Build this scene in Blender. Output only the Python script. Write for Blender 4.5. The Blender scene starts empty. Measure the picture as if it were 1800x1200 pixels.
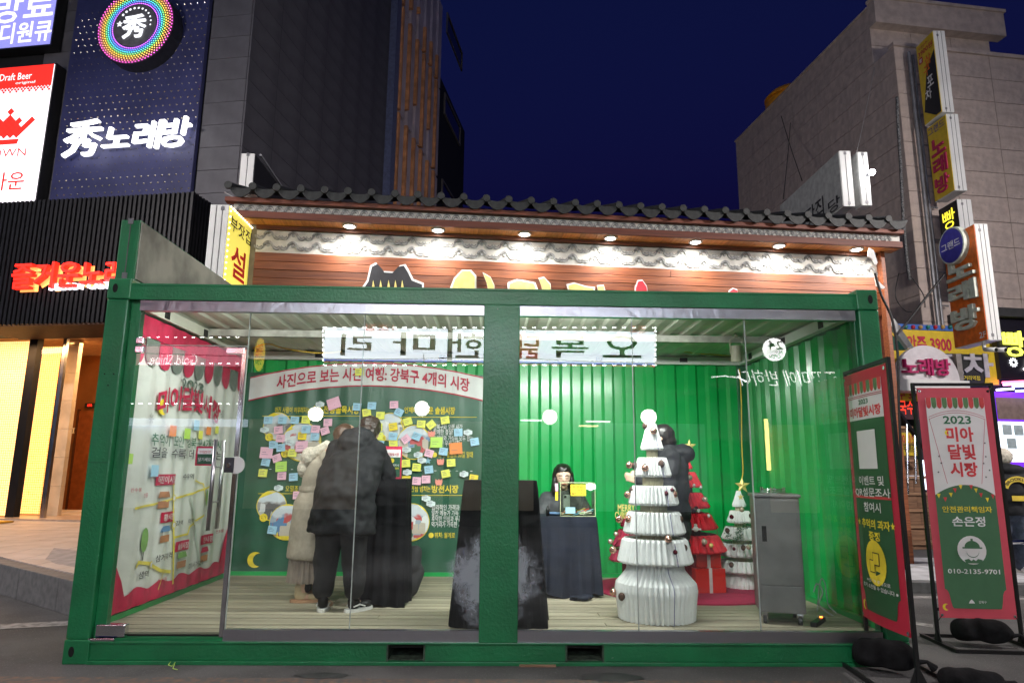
import bpy, bmesh, math, random
from mathutils import Vector, Matrix, noise
random.seed(7)
PI = math.pi
SC = bpy.context.scene
COL = SC.collection

# ------------------------------------------------------------------ camera, sky, exposure
CX, CY, CZ, YAW, PITCH, ROLL, FOC = 3.0215, -5.2157, 1.3608, -0.0232, 0.18773, 0.00916, 1200.0
_f = Vector((-math.sin(YAW) * math.cos(PITCH), math.cos(YAW) * math.cos(PITCH), math.sin(PITCH)))
_r = Vector((math.cos(YAW), math.sin(YAW), 0)); _u = _r.cross(_f)
CR = _r * math.cos(ROLL) + _u * math.sin(ROLL); CU = _u * math.cos(ROLL) - _r * math.sin(ROLL); CF = _f
CP = Vector((CX, CY, CZ))
cam = bpy.data.objects.new('camera', bpy.data.cameras.new('camera')); COL.objects.link(cam)
cam.data.sensor_width = 36; cam.data.lens = 24; cam.data.clip_start = .05; cam.data.clip_end = 2000
cam.matrix_world = Matrix(((CR.x, CU.x, -CF.x, CP.x), (CR.y, CU.y, -CF.y, CP.y), (CR.z, CU.z, -CF.z, CP.z), (0, 0, 0, 1)))
SC.camera = cam
w = bpy.data.worlds.new('World'); SC.world = w; w.use_nodes = True
wn = w.node_tree; bg = wn.nodes['Background']
sky = wn.nodes.new('ShaderNodeTexSky'); sky.sky_type = 'NISHITA'; sky.sun_disc = False
sky.sun_elevation = math.radians(-3.5); sky.sun_rotation = math.radians(200); sky.altitude = 50; sky.ozone_density = 6; sky.dust_density = .3
hs = wn.nodes.new('ShaderNodeMixRGB'); hs.blend_type = 'MULTIPLY'; hs.inputs[0].default_value = 1
hs.inputs[2].default_value = SKYTINT = (1.8, 4.2, 2.6, 1)
wn.links.new(sky.outputs[0], hs.inputs[1]); wn.links.new(hs.outputs[0], bg.inputs[0]); bg.inputs[1].default_value = 0.54
SC.view_settings.view_transform = 'Standard'; SC.view_settings.look = 'None'; SC.view_settings.gamma = 1
SC.view_settings.exposure = 0; SC.view_settings.use_curve_mapping = False
SC.cycles.use_denoising = True
try: SC.cycles.denoiser = 'OPENIMAGEDENOISE'
except Exception: pass
SC.cycles.max_bounces = 10; SC.cycles.transparent_max_bounces = 24; SC.cycles.glossy_bounces = 4
SC.cycles.sample_clamp_indirect = 6; SC.cycles.caustics_reflective = False; SC.cycles.caustics_refractive = False

def at(px, py, X=None, Y=None, Z=None, pl=None):
    """point of the place that lies behind a pixel of the photograph (1800 x 1200)"""
    d = CR * ((px - 900) / FOC) + CU * ((600 - py) / FOC) + CF
    if X is not None: t = (X - CP.x) / d.x
    elif Y is not None: t = (Y - CP.y) / d.y
    elif Z is not None: t = (Z - CP.z) / d.z
    else: t = (pl[1] - CP).dot(pl[0]) / d.dot(pl[0])
    return CP + d * t

# ------------------------------------------------------------------ materials
_m = {}
def mat(name, col=None, rough=.6, metal=0, var=.12, scale=9, bump=0, bscale=None, spec=.5, emit=None, es=0, trans=0, coat=0, col2=None, ramp=None):
    if name in _m: return _m[name]
    m = bpy.data.materials.new(name); m.use_nodes = True; nt = m.node_tree; b = nt.nodes['Principled BSDF']
    tc = nt.nodes.new('ShaderNodeTexCoord')
    n = nt.nodes.new('ShaderNodeTexNoise'); n.inputs['Scale'].default_value = scale; n.inputs['Detail'].default_value = 5
    nt.links.new(tc.outputs['Object'], n.inputs['Vector'])
    r = nt.nodes.new('ShaderNodeValToRGB')
    c2 = col2 or tuple(c * (1 - var * 1.6) for c in col); c1 = col if col2 else tuple(min(1, c * (1 + var)) for c in col)
    e = r.color_ramp.elements; lo, hi = ramp or (.35, .65)
    e[0].position = lo; e[0].color = (*c2, 1); e[1].position = hi; e[1].color = (*c1, 1)
    nt.links.new(n.outputs['Fac'], r.inputs[0]); nt.links.new(r.outputs[0], b.inputs['Base Color'])
    b.inputs['Roughness'].default_value = rough; b.inputs['Metallic'].default_value = metal
    b.inputs['Specular IOR Level'].default_value = spec
    if coat: b.inputs['Coat Weight'].default_value = coat; b.inputs['Coat Roughness'].default_value = .15
    if trans: b.inputs['Transmission Weight'].default_value = trans
    if bump:
        n2 = nt.nodes.new('ShaderNodeTexNoise'); n2.inputs['Scale'].default_value = bscale or scale * 6; n2.inputs['Detail'].default_value = 4
        nt.links.new(tc.outputs['Object'], n2.inputs['Vector'])
        bp = nt.nodes.new('ShaderNodeBump'); bp.inputs['Strength'].default_value = bump; bp.inputs['Distance'].default_value = .01
        nt.links.new(n2.outputs['Fac'], bp.inputs['Height']); nt.links.new(bp.outputs[0], b.inputs['Normal'])
    if emit:
        b.inputs['Emission Color'].default_value = (*emit, 1); b.inputs['Emission Strength'].default_value = es
    _m[name] = m; return m

def glow(name, col, s): return mat(name, col, .5, var=.02, emit=col, es=s)

def wood(name, c1, c2, axis=0, rough=.55, sc=1.0, bump=.25):
    if name in _m: return _m[name]
    m = mat(name, c1, rough); nt = m.node_tree; b = nt.nodes['Principled BSDF']
    tc = nt.nodes.new('ShaderNodeTexCoord'); mp = nt.nodes.new('ShaderNodeMapping')
    s = [26 * sc, 26 * sc, 26 * sc]; s[axis] = 1.3 * sc; mp.inputs['Scale'].default_value = s
    oi = nt.nodes.new('ShaderNodeObjectInfo'); ad = nt.nodes.new('ShaderNodeVectorMath'); ad.operation = 'ADD'
    mu = nt.nodes.new('ShaderNodeMath'); mu.operation = 'MULTIPLY'; mu.inputs[1].default_value = 37
    nt.links.new(oi.outputs['Random'], mu.inputs[0]); nt.links.new(mu.outputs[0], ad.inputs[1])
    nt.links.new(tc.outputs['Object'], ad.inputs[0]); nt.links.new(ad.outputs[0], mp.inputs[0])
    n = nt.nodes.new('ShaderNodeTexNoise'); n.inputs['Scale'].default_value = 1.5; n.inputs['Detail'].default_value = 8; n.inputs['Distortion'].default_value = .6
    nt.links.new(mp.outputs[0], n.inputs['Vector'])
    r = nt.nodes.new('ShaderNodeValToRGB'); e = r.color_ramp.elements
    e[0].position = .3; e[0].color = (*c2, 1); e[1].position = .68; e[1].color = (*c1, 1)
    hv = nt.nodes.new('ShaderNodeHueSaturation'); mr = nt.nodes.new('ShaderNodeMapRange')
    mr.inputs[3].default_value = .75; mr.inputs[4].default_value = 1.2
    nt.links.new(oi.outputs['Random'], mr.inputs[0]); nt.links.new(mr.outputs[0], hv.inputs['Value'])
    nt.links.new(n.outputs['Fac'], r.inputs[0]); nt.links.new(r.outputs[0], hv.inputs['Color']); nt.links.new(hv.outputs[0], b.inputs['Base Color'])
    bp = nt.nodes.new('ShaderNodeBump'); bp.inputs['Strength'].default_value = bump; bp.inputs['Distance'].default_value = .006
    nt.links.new(n.outputs['Fac'], bp.inputs['Height']); nt.links.new(bp.outputs[0], b.inputs['Normal'])
    return m

def glass(name, tint=(.95, .975, .96), k=1.9, rough=0.0, smear=0.0):
    if name in _m: return _m[name]
    m = bpy.data.materials.new(name); m.use_nodes = True; nt = m.node_tree; nt.nodes.clear()
    o = nt.nodes.new('ShaderNodeOutputMaterial'); mx = nt.nodes.new('ShaderNodeMixShader')
    t = nt.nodes.new('ShaderNodeBsdfTransparent'); t.inputs[0].default_value = (*tint, 1)
    g = nt.nodes.new('ShaderNodeBsdfGlossy'); g.inputs['Roughness'].default_value = rough
    fr = nt.nodes.new('ShaderNodeFresnel'); fr.inputs[0].default_value = 1.5
    mu = nt.nodes.new('ShaderNodeMath'); mu.operation = 'MULTIPLY'; mu.inputs[1].default_value = k; mu.use_clamp = True
    ge = nt.nodes.new('ShaderNodeNewGeometry'); inv = nt.nodes.new('ShaderNodeMath'); inv.operation = 'SUBTRACT'; inv.inputs[0].default_value = 1
    m2 = nt.nodes.new('ShaderNodeMath'); m2.operation = 'MULTIPLY'
    nt.links.new(fr.outputs[0], mu.inputs[0]); nt.links.new(ge.outputs['Backfacing'], inv.inputs[1])
    nt.links.new(mu.outputs[0], m2.inputs[0]); nt.links.new(inv.outputs[0], m2.inputs[1])
    nt.links.new(m2.outputs[0], mx.inputs[0]); nt.links.new(t.outputs[0], mx.inputs[1]); nt.links.new(g.outputs[0], mx.inputs[2])
    last = mx
    if smear:                                   # dust and wiped streaks on the pane
        tc = nt.nodes.new('ShaderNodeTexCoord'); mp = nt.nodes.new('ShaderNodeMapping'); mp.inputs['Scale'].default_value = (.6, 1, 2.6)
        n = nt.nodes.new('ShaderNodeTexNoise'); n.inputs['Scale'].default_value = 1.6; n.inputs['Detail'].default_value = 9; n.inputs['Roughness'].default_value = .7
        r = nt.nodes.new('ShaderNodeMapRange'); r.inputs[1].default_value = .45; r.inputs[2].default_value = .85; r.inputs[4].default_value = smear
        d = nt.nodes.new('ShaderNodeBsdfDiffuse'); d.inputs[0].default_value = (.7, .72, .72, 1); m3 = nt.nodes.new('ShaderNodeMixShader')
        nt.links.new(tc.outputs['Object'], mp.inputs[0]); nt.links.new(mp.outputs[0], n.inputs['Vector']); nt.links.new(n.outputs['Fac'], r.inputs[0])
        nt.links.new(r.outputs[0], m3.inputs[0]); nt.links.new(mx.outputs[0], m3.inputs[1]); nt.links.new(d.outputs[0], m3.inputs[2]); last = m3
    nt.links.new(last.outputs[0], o.inputs[0])
    _m[name] = m; return m

# ------------------------------------------------------------------ building helpers
def tag(o, label=None, cat=None, group=None, kind=None):
    if label: o['label'] = label
    if cat: o['category'] = cat
    if group: o['group'] = group
    if kind: o['kind'] = kind
    return o
def thing(name, label, cat, loc=(0, 0, 0), rz=0, group=None, kind=None):
    o = bpy.data.objects.new(name, None); COL.objects.link(o); o.location = loc; o.rotation_euler = (0, 0, rz); o.empty_display_size = .1
    return tag(o, label, cat, group, kind)
def root_of(o):
    while o.parent: o = o.parent
    return o
class B:
    def __init__(s): s.v = []; s.f = []; s.sm = False
    def add(s, vs, fs):
        n = len(s.v); s.v += [Vector(v) for v in vs]; s.f += [tuple(i + n for i in f) for f in fs]; return s
    def box(s, x0, x1, y0, y1, z0, z1):
        if x0 > x1: x0, x1 = x1, x0
        if y0 > y1: y0, y1 = y1, y0
        if z0 > z1: z0, z1 = z1, z0
        return s.add([(x0, y0, z0), (x1, y0, z0), (x1, y1, z0), (x0, y1, z0), (x0, y0, z1), (x1, y0, z1), (x1, y1, z1), (x0, y1, z1)],
                     [(0, 3, 2, 1), (4, 5, 6, 7), (0, 1, 5, 4), (1, 2, 6, 5), (2, 3, 7, 6), (3, 0, 4, 7)])
    def hexa(s, p): return s.add(p, [(0, 3, 2, 1), (4, 5, 6, 7), (0, 1, 5, 4), (1, 2, 6, 5), (2, 3, 7, 6), (3, 0, 4, 7)])
    def bar(s, a, b, w, h=None, up=(0, 0, 1)):
        a, b = Vector(a), Vector(b); h = h or w; d = (b - a).normalized(); up = Vector(up)
        if abs(d.dot(up)) > .98: up = Vector((0, 1, 0))
        x = d.cross(up).normalized() * w / 2; y = x.cross(d).normalized() * h / 2
        return s.hexa([a - x - y, a + x - y, b + x - y, b - x - y, a - x + y, a + x + y, b + x + y, b - x + y])
    def tube(s, pts, r, n=8, cap=True):
        pts = [Vector(p) for p in pts]; R = r if isinstance(r, (list, tuple)) else [r] * len(pts)
        base = len(s.v); prev = None
        for i, p in enumerate(pts):
            d = (pts[min(i + 1, len(pts) - 1)] - pts[max(i - 1, 0)]).normalized()
            x = prev - d * prev.dot(d) if prev else d.orthogonal()
            x.normalize(); prev = x; y = d.cross(x)
            for k in range(n): s.v.append(p + (x * math.cos(2 * PI * k / n) + y * math.sin(2 * PI * k / n)) * R[i])
        for i in range(len(pts) - 1):
            for k in range(n):
                a = base + i * n + k; b = base + i * n + (k + 1) % n; s.f.append((a, b, b + n, a + n))
        if cap:
            s.f.append(tuple(base + k for k in range(n))[::-1]); e = base + (len(pts) - 1) * n; s.f.append(tuple(e + k for k in range(n)))
        return s
    def lathe(s, prof, c=(0, 0, 0), n=16, fn=None, cap=True):
        base = len(s.v); c = Vector(c)
        for (r, z) in prof:
            for k in range(n):
                a = 2 * PI * k / n; rr = r * (fn(k, n, z) if fn else 1)
                s.v.append(c + Vector((rr * math.cos(a), rr * math.sin(a), z)))
        for i in range(len(prof) - 1):
            for k in range(n):
                a = base + i * n + k; b = base + i * n + (k + 1) % n; s.f.append((a, b, b + n, a + n))
        if cap:
            s.f.append(tuple(base + k for k in range(n))[::-1]); e = base + (len(prof) - 1) * n; s.f.append(tuple(e + k for k in range(n)))
        return s
    def ball(s, c, r, n=12, m=8, sc=(1, 1, 1)):
        prof = [(math.sin(PI * (i + .15) / (m + .3)) * r, -math.cos(PI * (i + .15) / (m + .3)) * r) for i in range(m + 1)]
        i0 = len(s.v); s.lathe(prof, (0, 0, 0), n)
        for i in range(i0, len(s.v)): v = s.v[i]; s.v[i] = Vector((v.x * sc[0], v.y * sc[1], v.z * sc[2])) + Vector(c)
        return s
    def prism(s, pts, off):          # closed polygon of 3D points pushed along off
        n = len(pts); off = Vector(off); pts = [Vector(p) for p in pts]
        return s.add(pts + [p + off for p in pts], [tuple(range(n)), tuple(range(n, 2 * n))[::-1]] + [(i, i + n, (i + 1) % n + n, (i + 1) % n) for i in range(n)])
    def grid(s, nu, nv, fn):
        base = len(s.v)
        for j in range(nv + 1):
            for i in range(nu + 1): s.v.append(Vector(fn(i / nu, j / nv)))
        for j in range(nv):
            for i in range(nu):
                a = base + j * (nu + 1) + i; s.f.append((a, a + 1, a + nu + 2, a + nu + 1))
        return s
    def build(s, name, m, parent=None, smooth=False, label=None, local=False, bevel=0, fix=False):
        me = bpy.data.meshes.new(name); vs = s.v; org = Vector((0, 0, 0))
        if parent and not local:
            inv = root_of(parent).matrix_basis.inverted(); vs = [inv @ v for v in vs]
        if not parent and not local and vs:
            org = Vector(((min(v.x for v in vs) + max(v.x for v in vs)) / 2, (min(v.y for v in vs) + max(v.y for v in vs)) / 2, min(v.z for v in vs)))
            vs = [v - org for v in vs]
        me.from_pydata([tuple(v) for v in vs], [], s.f)
        if fix or bevel:
            bm = bmesh.new(); bm.from_mesh(me)
            if fix: bmesh.ops.recalc_face_normals(bm, faces=bm.faces)
            if bevel: bmesh.ops.bevel(bm, geom=bm.edges[:], offset=bevel, segments=2, affect='EDGES', profile=.6, clamp_overlap=True)
            bm.to_mesh(me); bm.free()
        me.materials.append(m)
        if smooth: me.polygons.foreach_set('use_smooth', [True] * len(me.polygons))
        o = bpy.data.objects.new(name, me); COL.objects.link(o); o.location = org
        if parent: o.parent = parent
        if label: o['label'] = label
        return o
def struct(o): o['kind'] = 'structure'; return o
def inst(name, me, parent, loc=(0, 0, 0), rot=(0, 0, 0), sc=(1, 1, 1)):     # a further part that shares its mesh, placed in its thing's frame
    o = bpy.data.objects.new(name, me); COL.objects.link(o); o.parent = parent; o.location = loc; o.rotation_euler = rot; o.scale = sc; return o
def dup(o, loc=None, rz=None, label=None, parent=None):
    c = o.copy(); COL.objects.link(c)
    if parent: c.parent = parent
    if loc is not None: c.location = loc
    if rz is not None: c.rotation_euler = (0, 0, rz)
    if label: c['label'] = label
    for ch in list(o.children): dup(ch, parent=c)
    return c

class Pl:
    """an upright surface: origin (x, y), heading of its run, facing side"""
    def __init__(s, x, y, deg, flip=False):
        a = math.radians(deg); s.O = Vector((x, y, 0)); s.U = Vector((math.cos(a), math.sin(a), 0))
        s.N = Vector((math.sin(a), -math.cos(a), 0)) * (-1 if flip else 1)
    def P(s, u, z, off=0): return s.O + s.U * u + Vector((0, 0, z)) + s.N * off
    def sz(s, px, py, off=0):
        p = at(px, py, pl=(s.N, s.O + s.N * off)); return (p - s.O).dot(s.U), p.z
    def rect(s, x0, y0, x1, y1, off=0):
        ym = (y0 + y1) / 2; xm = (x0 + x1) / 2
        return s.sz(x0, ym, off)[0], s.sz(x1, ym, off)[0], s.sz(xm, y1, off)[1], s.sz(xm, y0, off)[1]
    def slab(s, b, u0, u1, z0, z1, o0, o1):
        P = s.P; return b.hexa([P(u0, z0, o1), P(u1, z0, o1), P(u1, z0, o0), P(u0, z0, o0), P(u0, z1, o1), P(u1, z1, o1), P(u1, z1, o0), P(u0, z1, o0)])
def plate(pl, u0, u1, z0, z1, o0, o1, name, m, parent=None, bevel=0, label=None):
    b = B(); pl.slab(b, min(u0, u1), max(u0, u1), min(z0, z1), max(z0, z1), o0, o1); return b.build(name, m, parent, bevel=bevel, label=label)

_t = {}
_keep = bpy.data.curves.new('keep', 'FONT'); _keep.body = '가'
_kob = bpy.data.objects.new('keep', _keep); _km = bpy.data.meshes.new_from_object(_kob)
def glyphs(s, bold, ext, res):
    k = (s, bold, ext, res)
    if k not in _t:
        cu = bpy.data.curves.new('t', 'FONT'); cu.body = s; cu.offset = bold * .45; cu.extrude = ext; cu.resolution_u = res; cu.align_x = 'CENTER'
        ob = bpy.data.objects.new('t', cu); me = bpy.data.meshes.new_from_object(ob)
        _t[k] = ([tuple(v.co) for v in me.vertices], [tuple(p.vertices) for p in me.polygons])
        bpy.data.objects.remove(ob); bpy.data.meshes.remove(me); bpy.data.curves.remove(cu)
    return _t[k]
def lettering(s, fn, m, parent, bold=.02, ext=0, res=2, name='lettering', label=None):
    """text stretched over the unit square of fn(u, v, w)"""
    vs, fs = glyphs(s, bold, 1 if ext else 0, res)
    if not vs: return None
    x0 = min(v[0] for v in vs); x1 = max(v[0] for v in vs); y0 = min(v[1] for v in vs); y1 = max(v[1] for v in vs)
    b = B(); b.v = [Vector(fn((v[0] - x0) / (x1 - x0), (v[1] - y0) / (y1 - y0), (v[2] * ext if ext else 0))) for v in vs]; b.f = list(fs)
    return b.build(name, m, parent, label=label)
def ptext(pl, s, u0, u1, z0, z1, off, m, parent, bold=.02, ext=0, res=2, skew=0, arc=0, name='lettering'):
    def fn(u, v, w): return pl.P(u0 + (u1 - u0) * u + skew * (v - .5), z0 + (z1 - z0) * v + arc * (1 - (2 * u - 1) ** 2), off + w)
    return lettering(s, fn, m, parent, bold, ext, res, name)
def poly(pl, pts, off, m, name, parent, thick=.0):
    b = B(); P = [pl.P(u, z, off) for u, z in pts]
    if thick: b.prism(P, pl.N * thick)
    else: b.add(P, [tuple(range(len(P)))])
    return b.build(name, m, parent, fix=bool(thick))
def circ(u, z, r, n=24, ry=None, a0=0, a1=2 * PI): return [(u + r * math.cos(a0 + (a1 - a0) * k / n), z + (ry or r) * math.sin(a0 + (a1 - a0) * k / n)) for k in range(n)]
def moon(u, z, r, open_deg=40, n=14, bite=.55):
    a = math.radians(open_deg); o = [(u + r * math.cos(t), z + r * math.sin(t)) for t in [a + (2 * PI - 2 * a) * k / n for k in range(n + 1)]]
    c = (u + r * bite, z); x1, y1 = o[-1]; x0, y0 = o[0]
    r2 = math.hypot(x0 - c[0], y0 - c[1]); b0 = math.atan2(y1 - c[1], x1 - c[0]) % (2 * PI); b1 = math.atan2(y0 - c[1], x0 - c[0]) % (2 * PI)
    return o + [(c[0] + r2 * math.cos(b0 + (b1 - b0) * k / n), c[1] + r2 * math.sin(b0 + (b1 - b0) * k / n)) for k in range(1, n)]
def star(u, z, r, n=5, k=.42, rot=PI / 2): return [(u + (r if i % 2 == 0 else r * k) * math.cos(rot + PI * i / n), z + (r if i % 2 == 0 else r * k) * math.sin(rot + PI * i / n)) for i in range(2 * n)]
def sweep(pl, pts, w, off, m, name, parent, n=1):      # flat printed line
    b = B()
    for (a, c) in zip(pts, pts[1:]):
        d = Vector((c[0] - a[0], c[1] - a[1])); 
        if d.length < 1e-6: continue
        q = Vector((-d.y, d.x)).normalized() * w / 2; e = d.normalized() * w * .2
        b.add([pl.P(a[0] - e.x - q.x, a[1] - e.y - q.y, off), pl.P(c[0] + e.x - q.x, c[1] + e.y - q.y, off), pl.P(c[0] + e.x + q.x, c[1] + e.y + q.y, off), pl.P(a[0] - e.x + q.x, a[1] - e.y + q.y, off)], [(0, 1, 2, 3)])
    return b.build(name, m, parent)

def remesh(b, name, m, parent, voxel=.012, smooth=4, disp=None, label=None):
    """melt overlapping primitives into one continuous surface; b holds coordinates in the thing's frame"""
    me = bpy.data.meshes.new('tmp'); me.from_pydata([tuple(v) for v in b.v], [], b.f)
    bm = bmesh.new(); bm.from_mesh(me); bmesh.ops.recalc_face_normals(bm, faces=bm.faces); bm.to_mesh(me); bm.free()
    o = bpy.data.objects.new('tmp', me); COL.objects.link(o)
    r = o.modifiers.new('r', 'REMESH'); r.mode = 'VOXEL'; r.voxel_size = voxel; r.use_smooth_shade = True
    if smooth: s = o.modifiers.new('s', 'SMOOTH'); s.iterations = smooth; s.factor = .5
    dg = bpy.context.evaluated_depsgraph_get(); dg.update(); me2 = bpy.data.meshes.new_from_object(o.evaluated_get(dg)); me2.name = name
    bpy.data.objects.remove(o); bpy.data.meshes.remove(me)
    if disp:
        cs = [(v.co.copy(), v.normal.copy()) for v in me2.vertices]; out = []
        for c_, n_ in cs: out += list(disp(c_, n_))
        me2.vertices.foreach_set('co', out); me2.update()
    me2.materials.clear(); me2.materials.append(m); me2.polygons.foreach_set('use_smooth', [True] * len(me2.polygons))
    o = bpy.data.objects.new(name, me2); COL.objects.link(o); o.parent = parent
    if label: o['label'] = label
    return o
def cap(b, p0, p1, r0, r1=None, n=12):
    r1 = r1 or r0; p0, p1 = Vector(p0), Vector(p1); b.ball(p0, r0, n, 8); b.ball(p1, r1, n, 8)
    return b.tube([p0, p1], [r0, r1], n)

# ------------------------------------------------------------------ palette
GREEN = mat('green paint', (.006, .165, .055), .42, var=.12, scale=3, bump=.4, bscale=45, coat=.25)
def wear(m, chip, grime, s=22, lo=.70):
    """paint chips and rubbed dirt over a finished material"""
    nt = m.node_tree; pb = nt.nodes['Principled BSDF']; src = pb.inputs['Base Color'].links[0].from_socket; N = nt.nodes.new; L = nt.links.new
    tc = N('ShaderNodeTexCoord'); a = N('ShaderNodeTexNoise'); a.inputs['Scale'].default_value = s; a.inputs['Detail'].default_value = 8; a.inputs['Roughness'].default_value = .65
    b_ = N('ShaderNodeTexNoise'); b_.inputs['Scale'].default_value = 2.2; b_.inputs['Detail'].default_value = 9; b_.inputs['Roughness'].default_value = .7
    r1 = N('ShaderNodeMapRange'); r1.inputs[1].default_value = lo; r1.inputs[2].default_value = lo + .02; r2 = N('ShaderNodeMapRange'); r2.inputs[1].default_value = .48; r2.inputs[2].default_value = .75; r2.inputs[4].default_value = .55
    m1 = N('ShaderNodeMixRGB'); m1.inputs[2].default_value = (*grime, 1); m2 = N('ShaderNodeMixRGB'); m2.inputs[2].default_value = (*chip, 1)
    L(tc.outputs['Object'], a.inputs[0]); L(tc.outputs['Object'], b_.inputs[0]); L(a.outputs[0], r1.inputs[0]); L(b_.outputs[0], r2.inputs[0])
    L(r2.outputs[0], m1.inputs[0]); L(src, m1.inputs[1]); L(r1.outputs[0], m2.inputs[0]); L(m1.outputs[0], m2.inputs[1]); L(m2.outputs[0], pb.inputs['Base Color'])
wear(GREEN, (.30, .32, .28), (.011, .115, .05))
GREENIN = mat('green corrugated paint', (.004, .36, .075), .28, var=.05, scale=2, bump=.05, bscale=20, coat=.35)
BLACKM = mat('black steel', (.012, .012, .013), .45, .3)
STEEL = mat('brushed steel', (.55, .55, .57), .28, 1, var=.15, scale=4, bump=.3, bscale=3)
CHROME = mat('polished steel', (.72, .72, .74), .12, 1, var=.05)
WHITEP = mat('white paint', (.72, .72, .70), .55, var=.06, scale=2)
CREAM = mat('ceiling cream', (.62, .62, .53), .7, var=.12, scale=1.5)
CLOTHB = mat('black cloth', (.007, .0075, .009), .9, spec=.15, bump=.1, bscale=120)
INK = mat('black ink', (.02, .02, .025), .6); REDI = mat('red ink', (.5, .02, .06), .6); WHI = mat('white ink', (.8, .8, .8), .6)
YEL = mat('yellow ink', (.85, .68, .04), .6); GRI = mat('green ink', (.03, .16, .07), .6); DKG = mat('deep green print', (.016, .085, .045), .5, var=.06)
FABW = mat('white banner fabric', (.70, .72, .68), .6, var=.03)
PINKR = mat('crimson print', (.55, .02, .075), .6)
GL = glass('clear pane', smear=.065)
# ------------------------------------------------------------------ ground
ASPH = mat('asphalt', (.095, .09, .09), .85, var=.22, scale=1.3, bump=.8, bscale=130); wear(ASPH, (.17, .165, .16), (.05, .048, .048), 60, .60)
GRAN = mat('granite kerb', (.13, .13, .132), .7, var=.15, scale=14, bump=.2, bscale=90)
PAVE = mat('plaza paving', (.38, .34, .33), .55, var=.1, scale=3, bump=.1)
PAVE2 = mat('grey sidewalk slab', (.5, .5, .52), .7, var=.15, scale=5, bump=.2)
b = B(); b.add([(-150, -150, 0), (150, -150, 0), (150, 150, 0), (-150, 150, 0)], [(0, 1, 2, 3)]); ground = struct(b.build('road', ASPH, local=True))
LINE = mat('worn road paint', (.34, .32, .31), .8, var=.5, scale=14, ramp=(.3, .6), col2=(.09, .085, .085))
for pts in ([(0, 1096), (215, 1086), (215, 1093), (0, 1105)], [(1585, 1046), (1800, 1050), (1800, 1054), (1585, 1050)], [(1560, 1084), (1640, 1097), (1640, 1102), (1552, 1088)]):
    b = B(); b.add([at(x, y, Z=.004) for x, y in pts], [(3, 2, 1, 0)]); b.build('painted_line', LINE, ground)
b = B(); b.add([at(x, y, Z=.003) for x, y in ((0, 1188), (900, 1193), (1480, 1196), (1480, 1215), (0, 1215))], [(4, 3, 2, 1, 0)]); b.build('painted_line', mat('worn yellow line', (.19, .11, .075), .8, var=.4, scale=20, col2=(.09, .083, .08), ramp=(.42, .7)), ground)
PATCH = mat('asphalt patch', (.035, .034, .034), .55, var=.3, scale=5)
b = B(); c0 = at(565, 1186, Z=.006); b.add([c0 + Vector((math.cos(k * .35) * .17 * (1 + .2 * math.sin(k * 1.7)), math.sin(k * .35) * .07, 0)) for k in range(18)], [tuple(range(18))]); b.build('oil_stain', PATCH, ground)
b = B(); c0 = at(1075, 1189, Z=.006); b.add([c0 + Vector((math.cos(k * .35) * .2 * (1 + .2 * math.sin(k * 2.7)), math.sin(k * .35) * .1, 0)) for k in range(18)], [tuple(range(18))]); b.build('oil_stain', PATCH, ground)

# left plaza with its kerb
k0 = at(0, 990, Z=.31); k1 = at(130, 1021, Z=.31); kd = (k1 - k0).normalized(); kn = Vector((-kd.y, kd.x, 0))
if kn.y < 0: kn = -kn
def KP(s, d, z): p = k0 + kd * s + kn * d; return Vector((p.x, p.y, z))
plaza = thing('plaza', None, None, (k0.x, k0.y, 0), kind='structure')
send = (-.07 - k0.x) / kd.x - .08
e1_ = KP(send, .18, .306); b = B(); gp = [KP(-14, .18, .306), e1_, (-.07, e1_.y + .02, .306), (-.07, 3.05, .31), (1.2, 3.4, .316), (1.2, 12.5, .5), (-16, 19, .52)]
n_ = len(gp); b.v = [Vector(p) for p in gp] + [Vector((p[0], p[1], 0)) for p in gp]; b.f = [tuple(range(n_))] + [(i, i + n_, (i + 1) % n_ + n_, (i + 1) % n_) for i in range(n_)]; b.build('paving_bed', mat('paving joint', (.30, .265, .255), .8), plaza)
for i in range(-11, 3):
    bb = B(); s0, s1 = .58 + i * 1.0, .58 + i * 1.0 + .992
    s1 = min(s1, send)
    if s1 - s0 < .05: continue
    bb.hexa([KP(s0, 0, 0), KP(s1, 0, 0), KP(s1, .178, 0), KP(s0, .178, 0), KP(s0, 0, .31), KP(s1, 0, .31), KP(s1, .178, .31), KP(s0, .178, .31)]); bb.build('kerb_stone', GRAN, plaza, bevel=.008)
sl = lambda y: .306 + max(0, y - 3) * .024
tl = []
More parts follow.
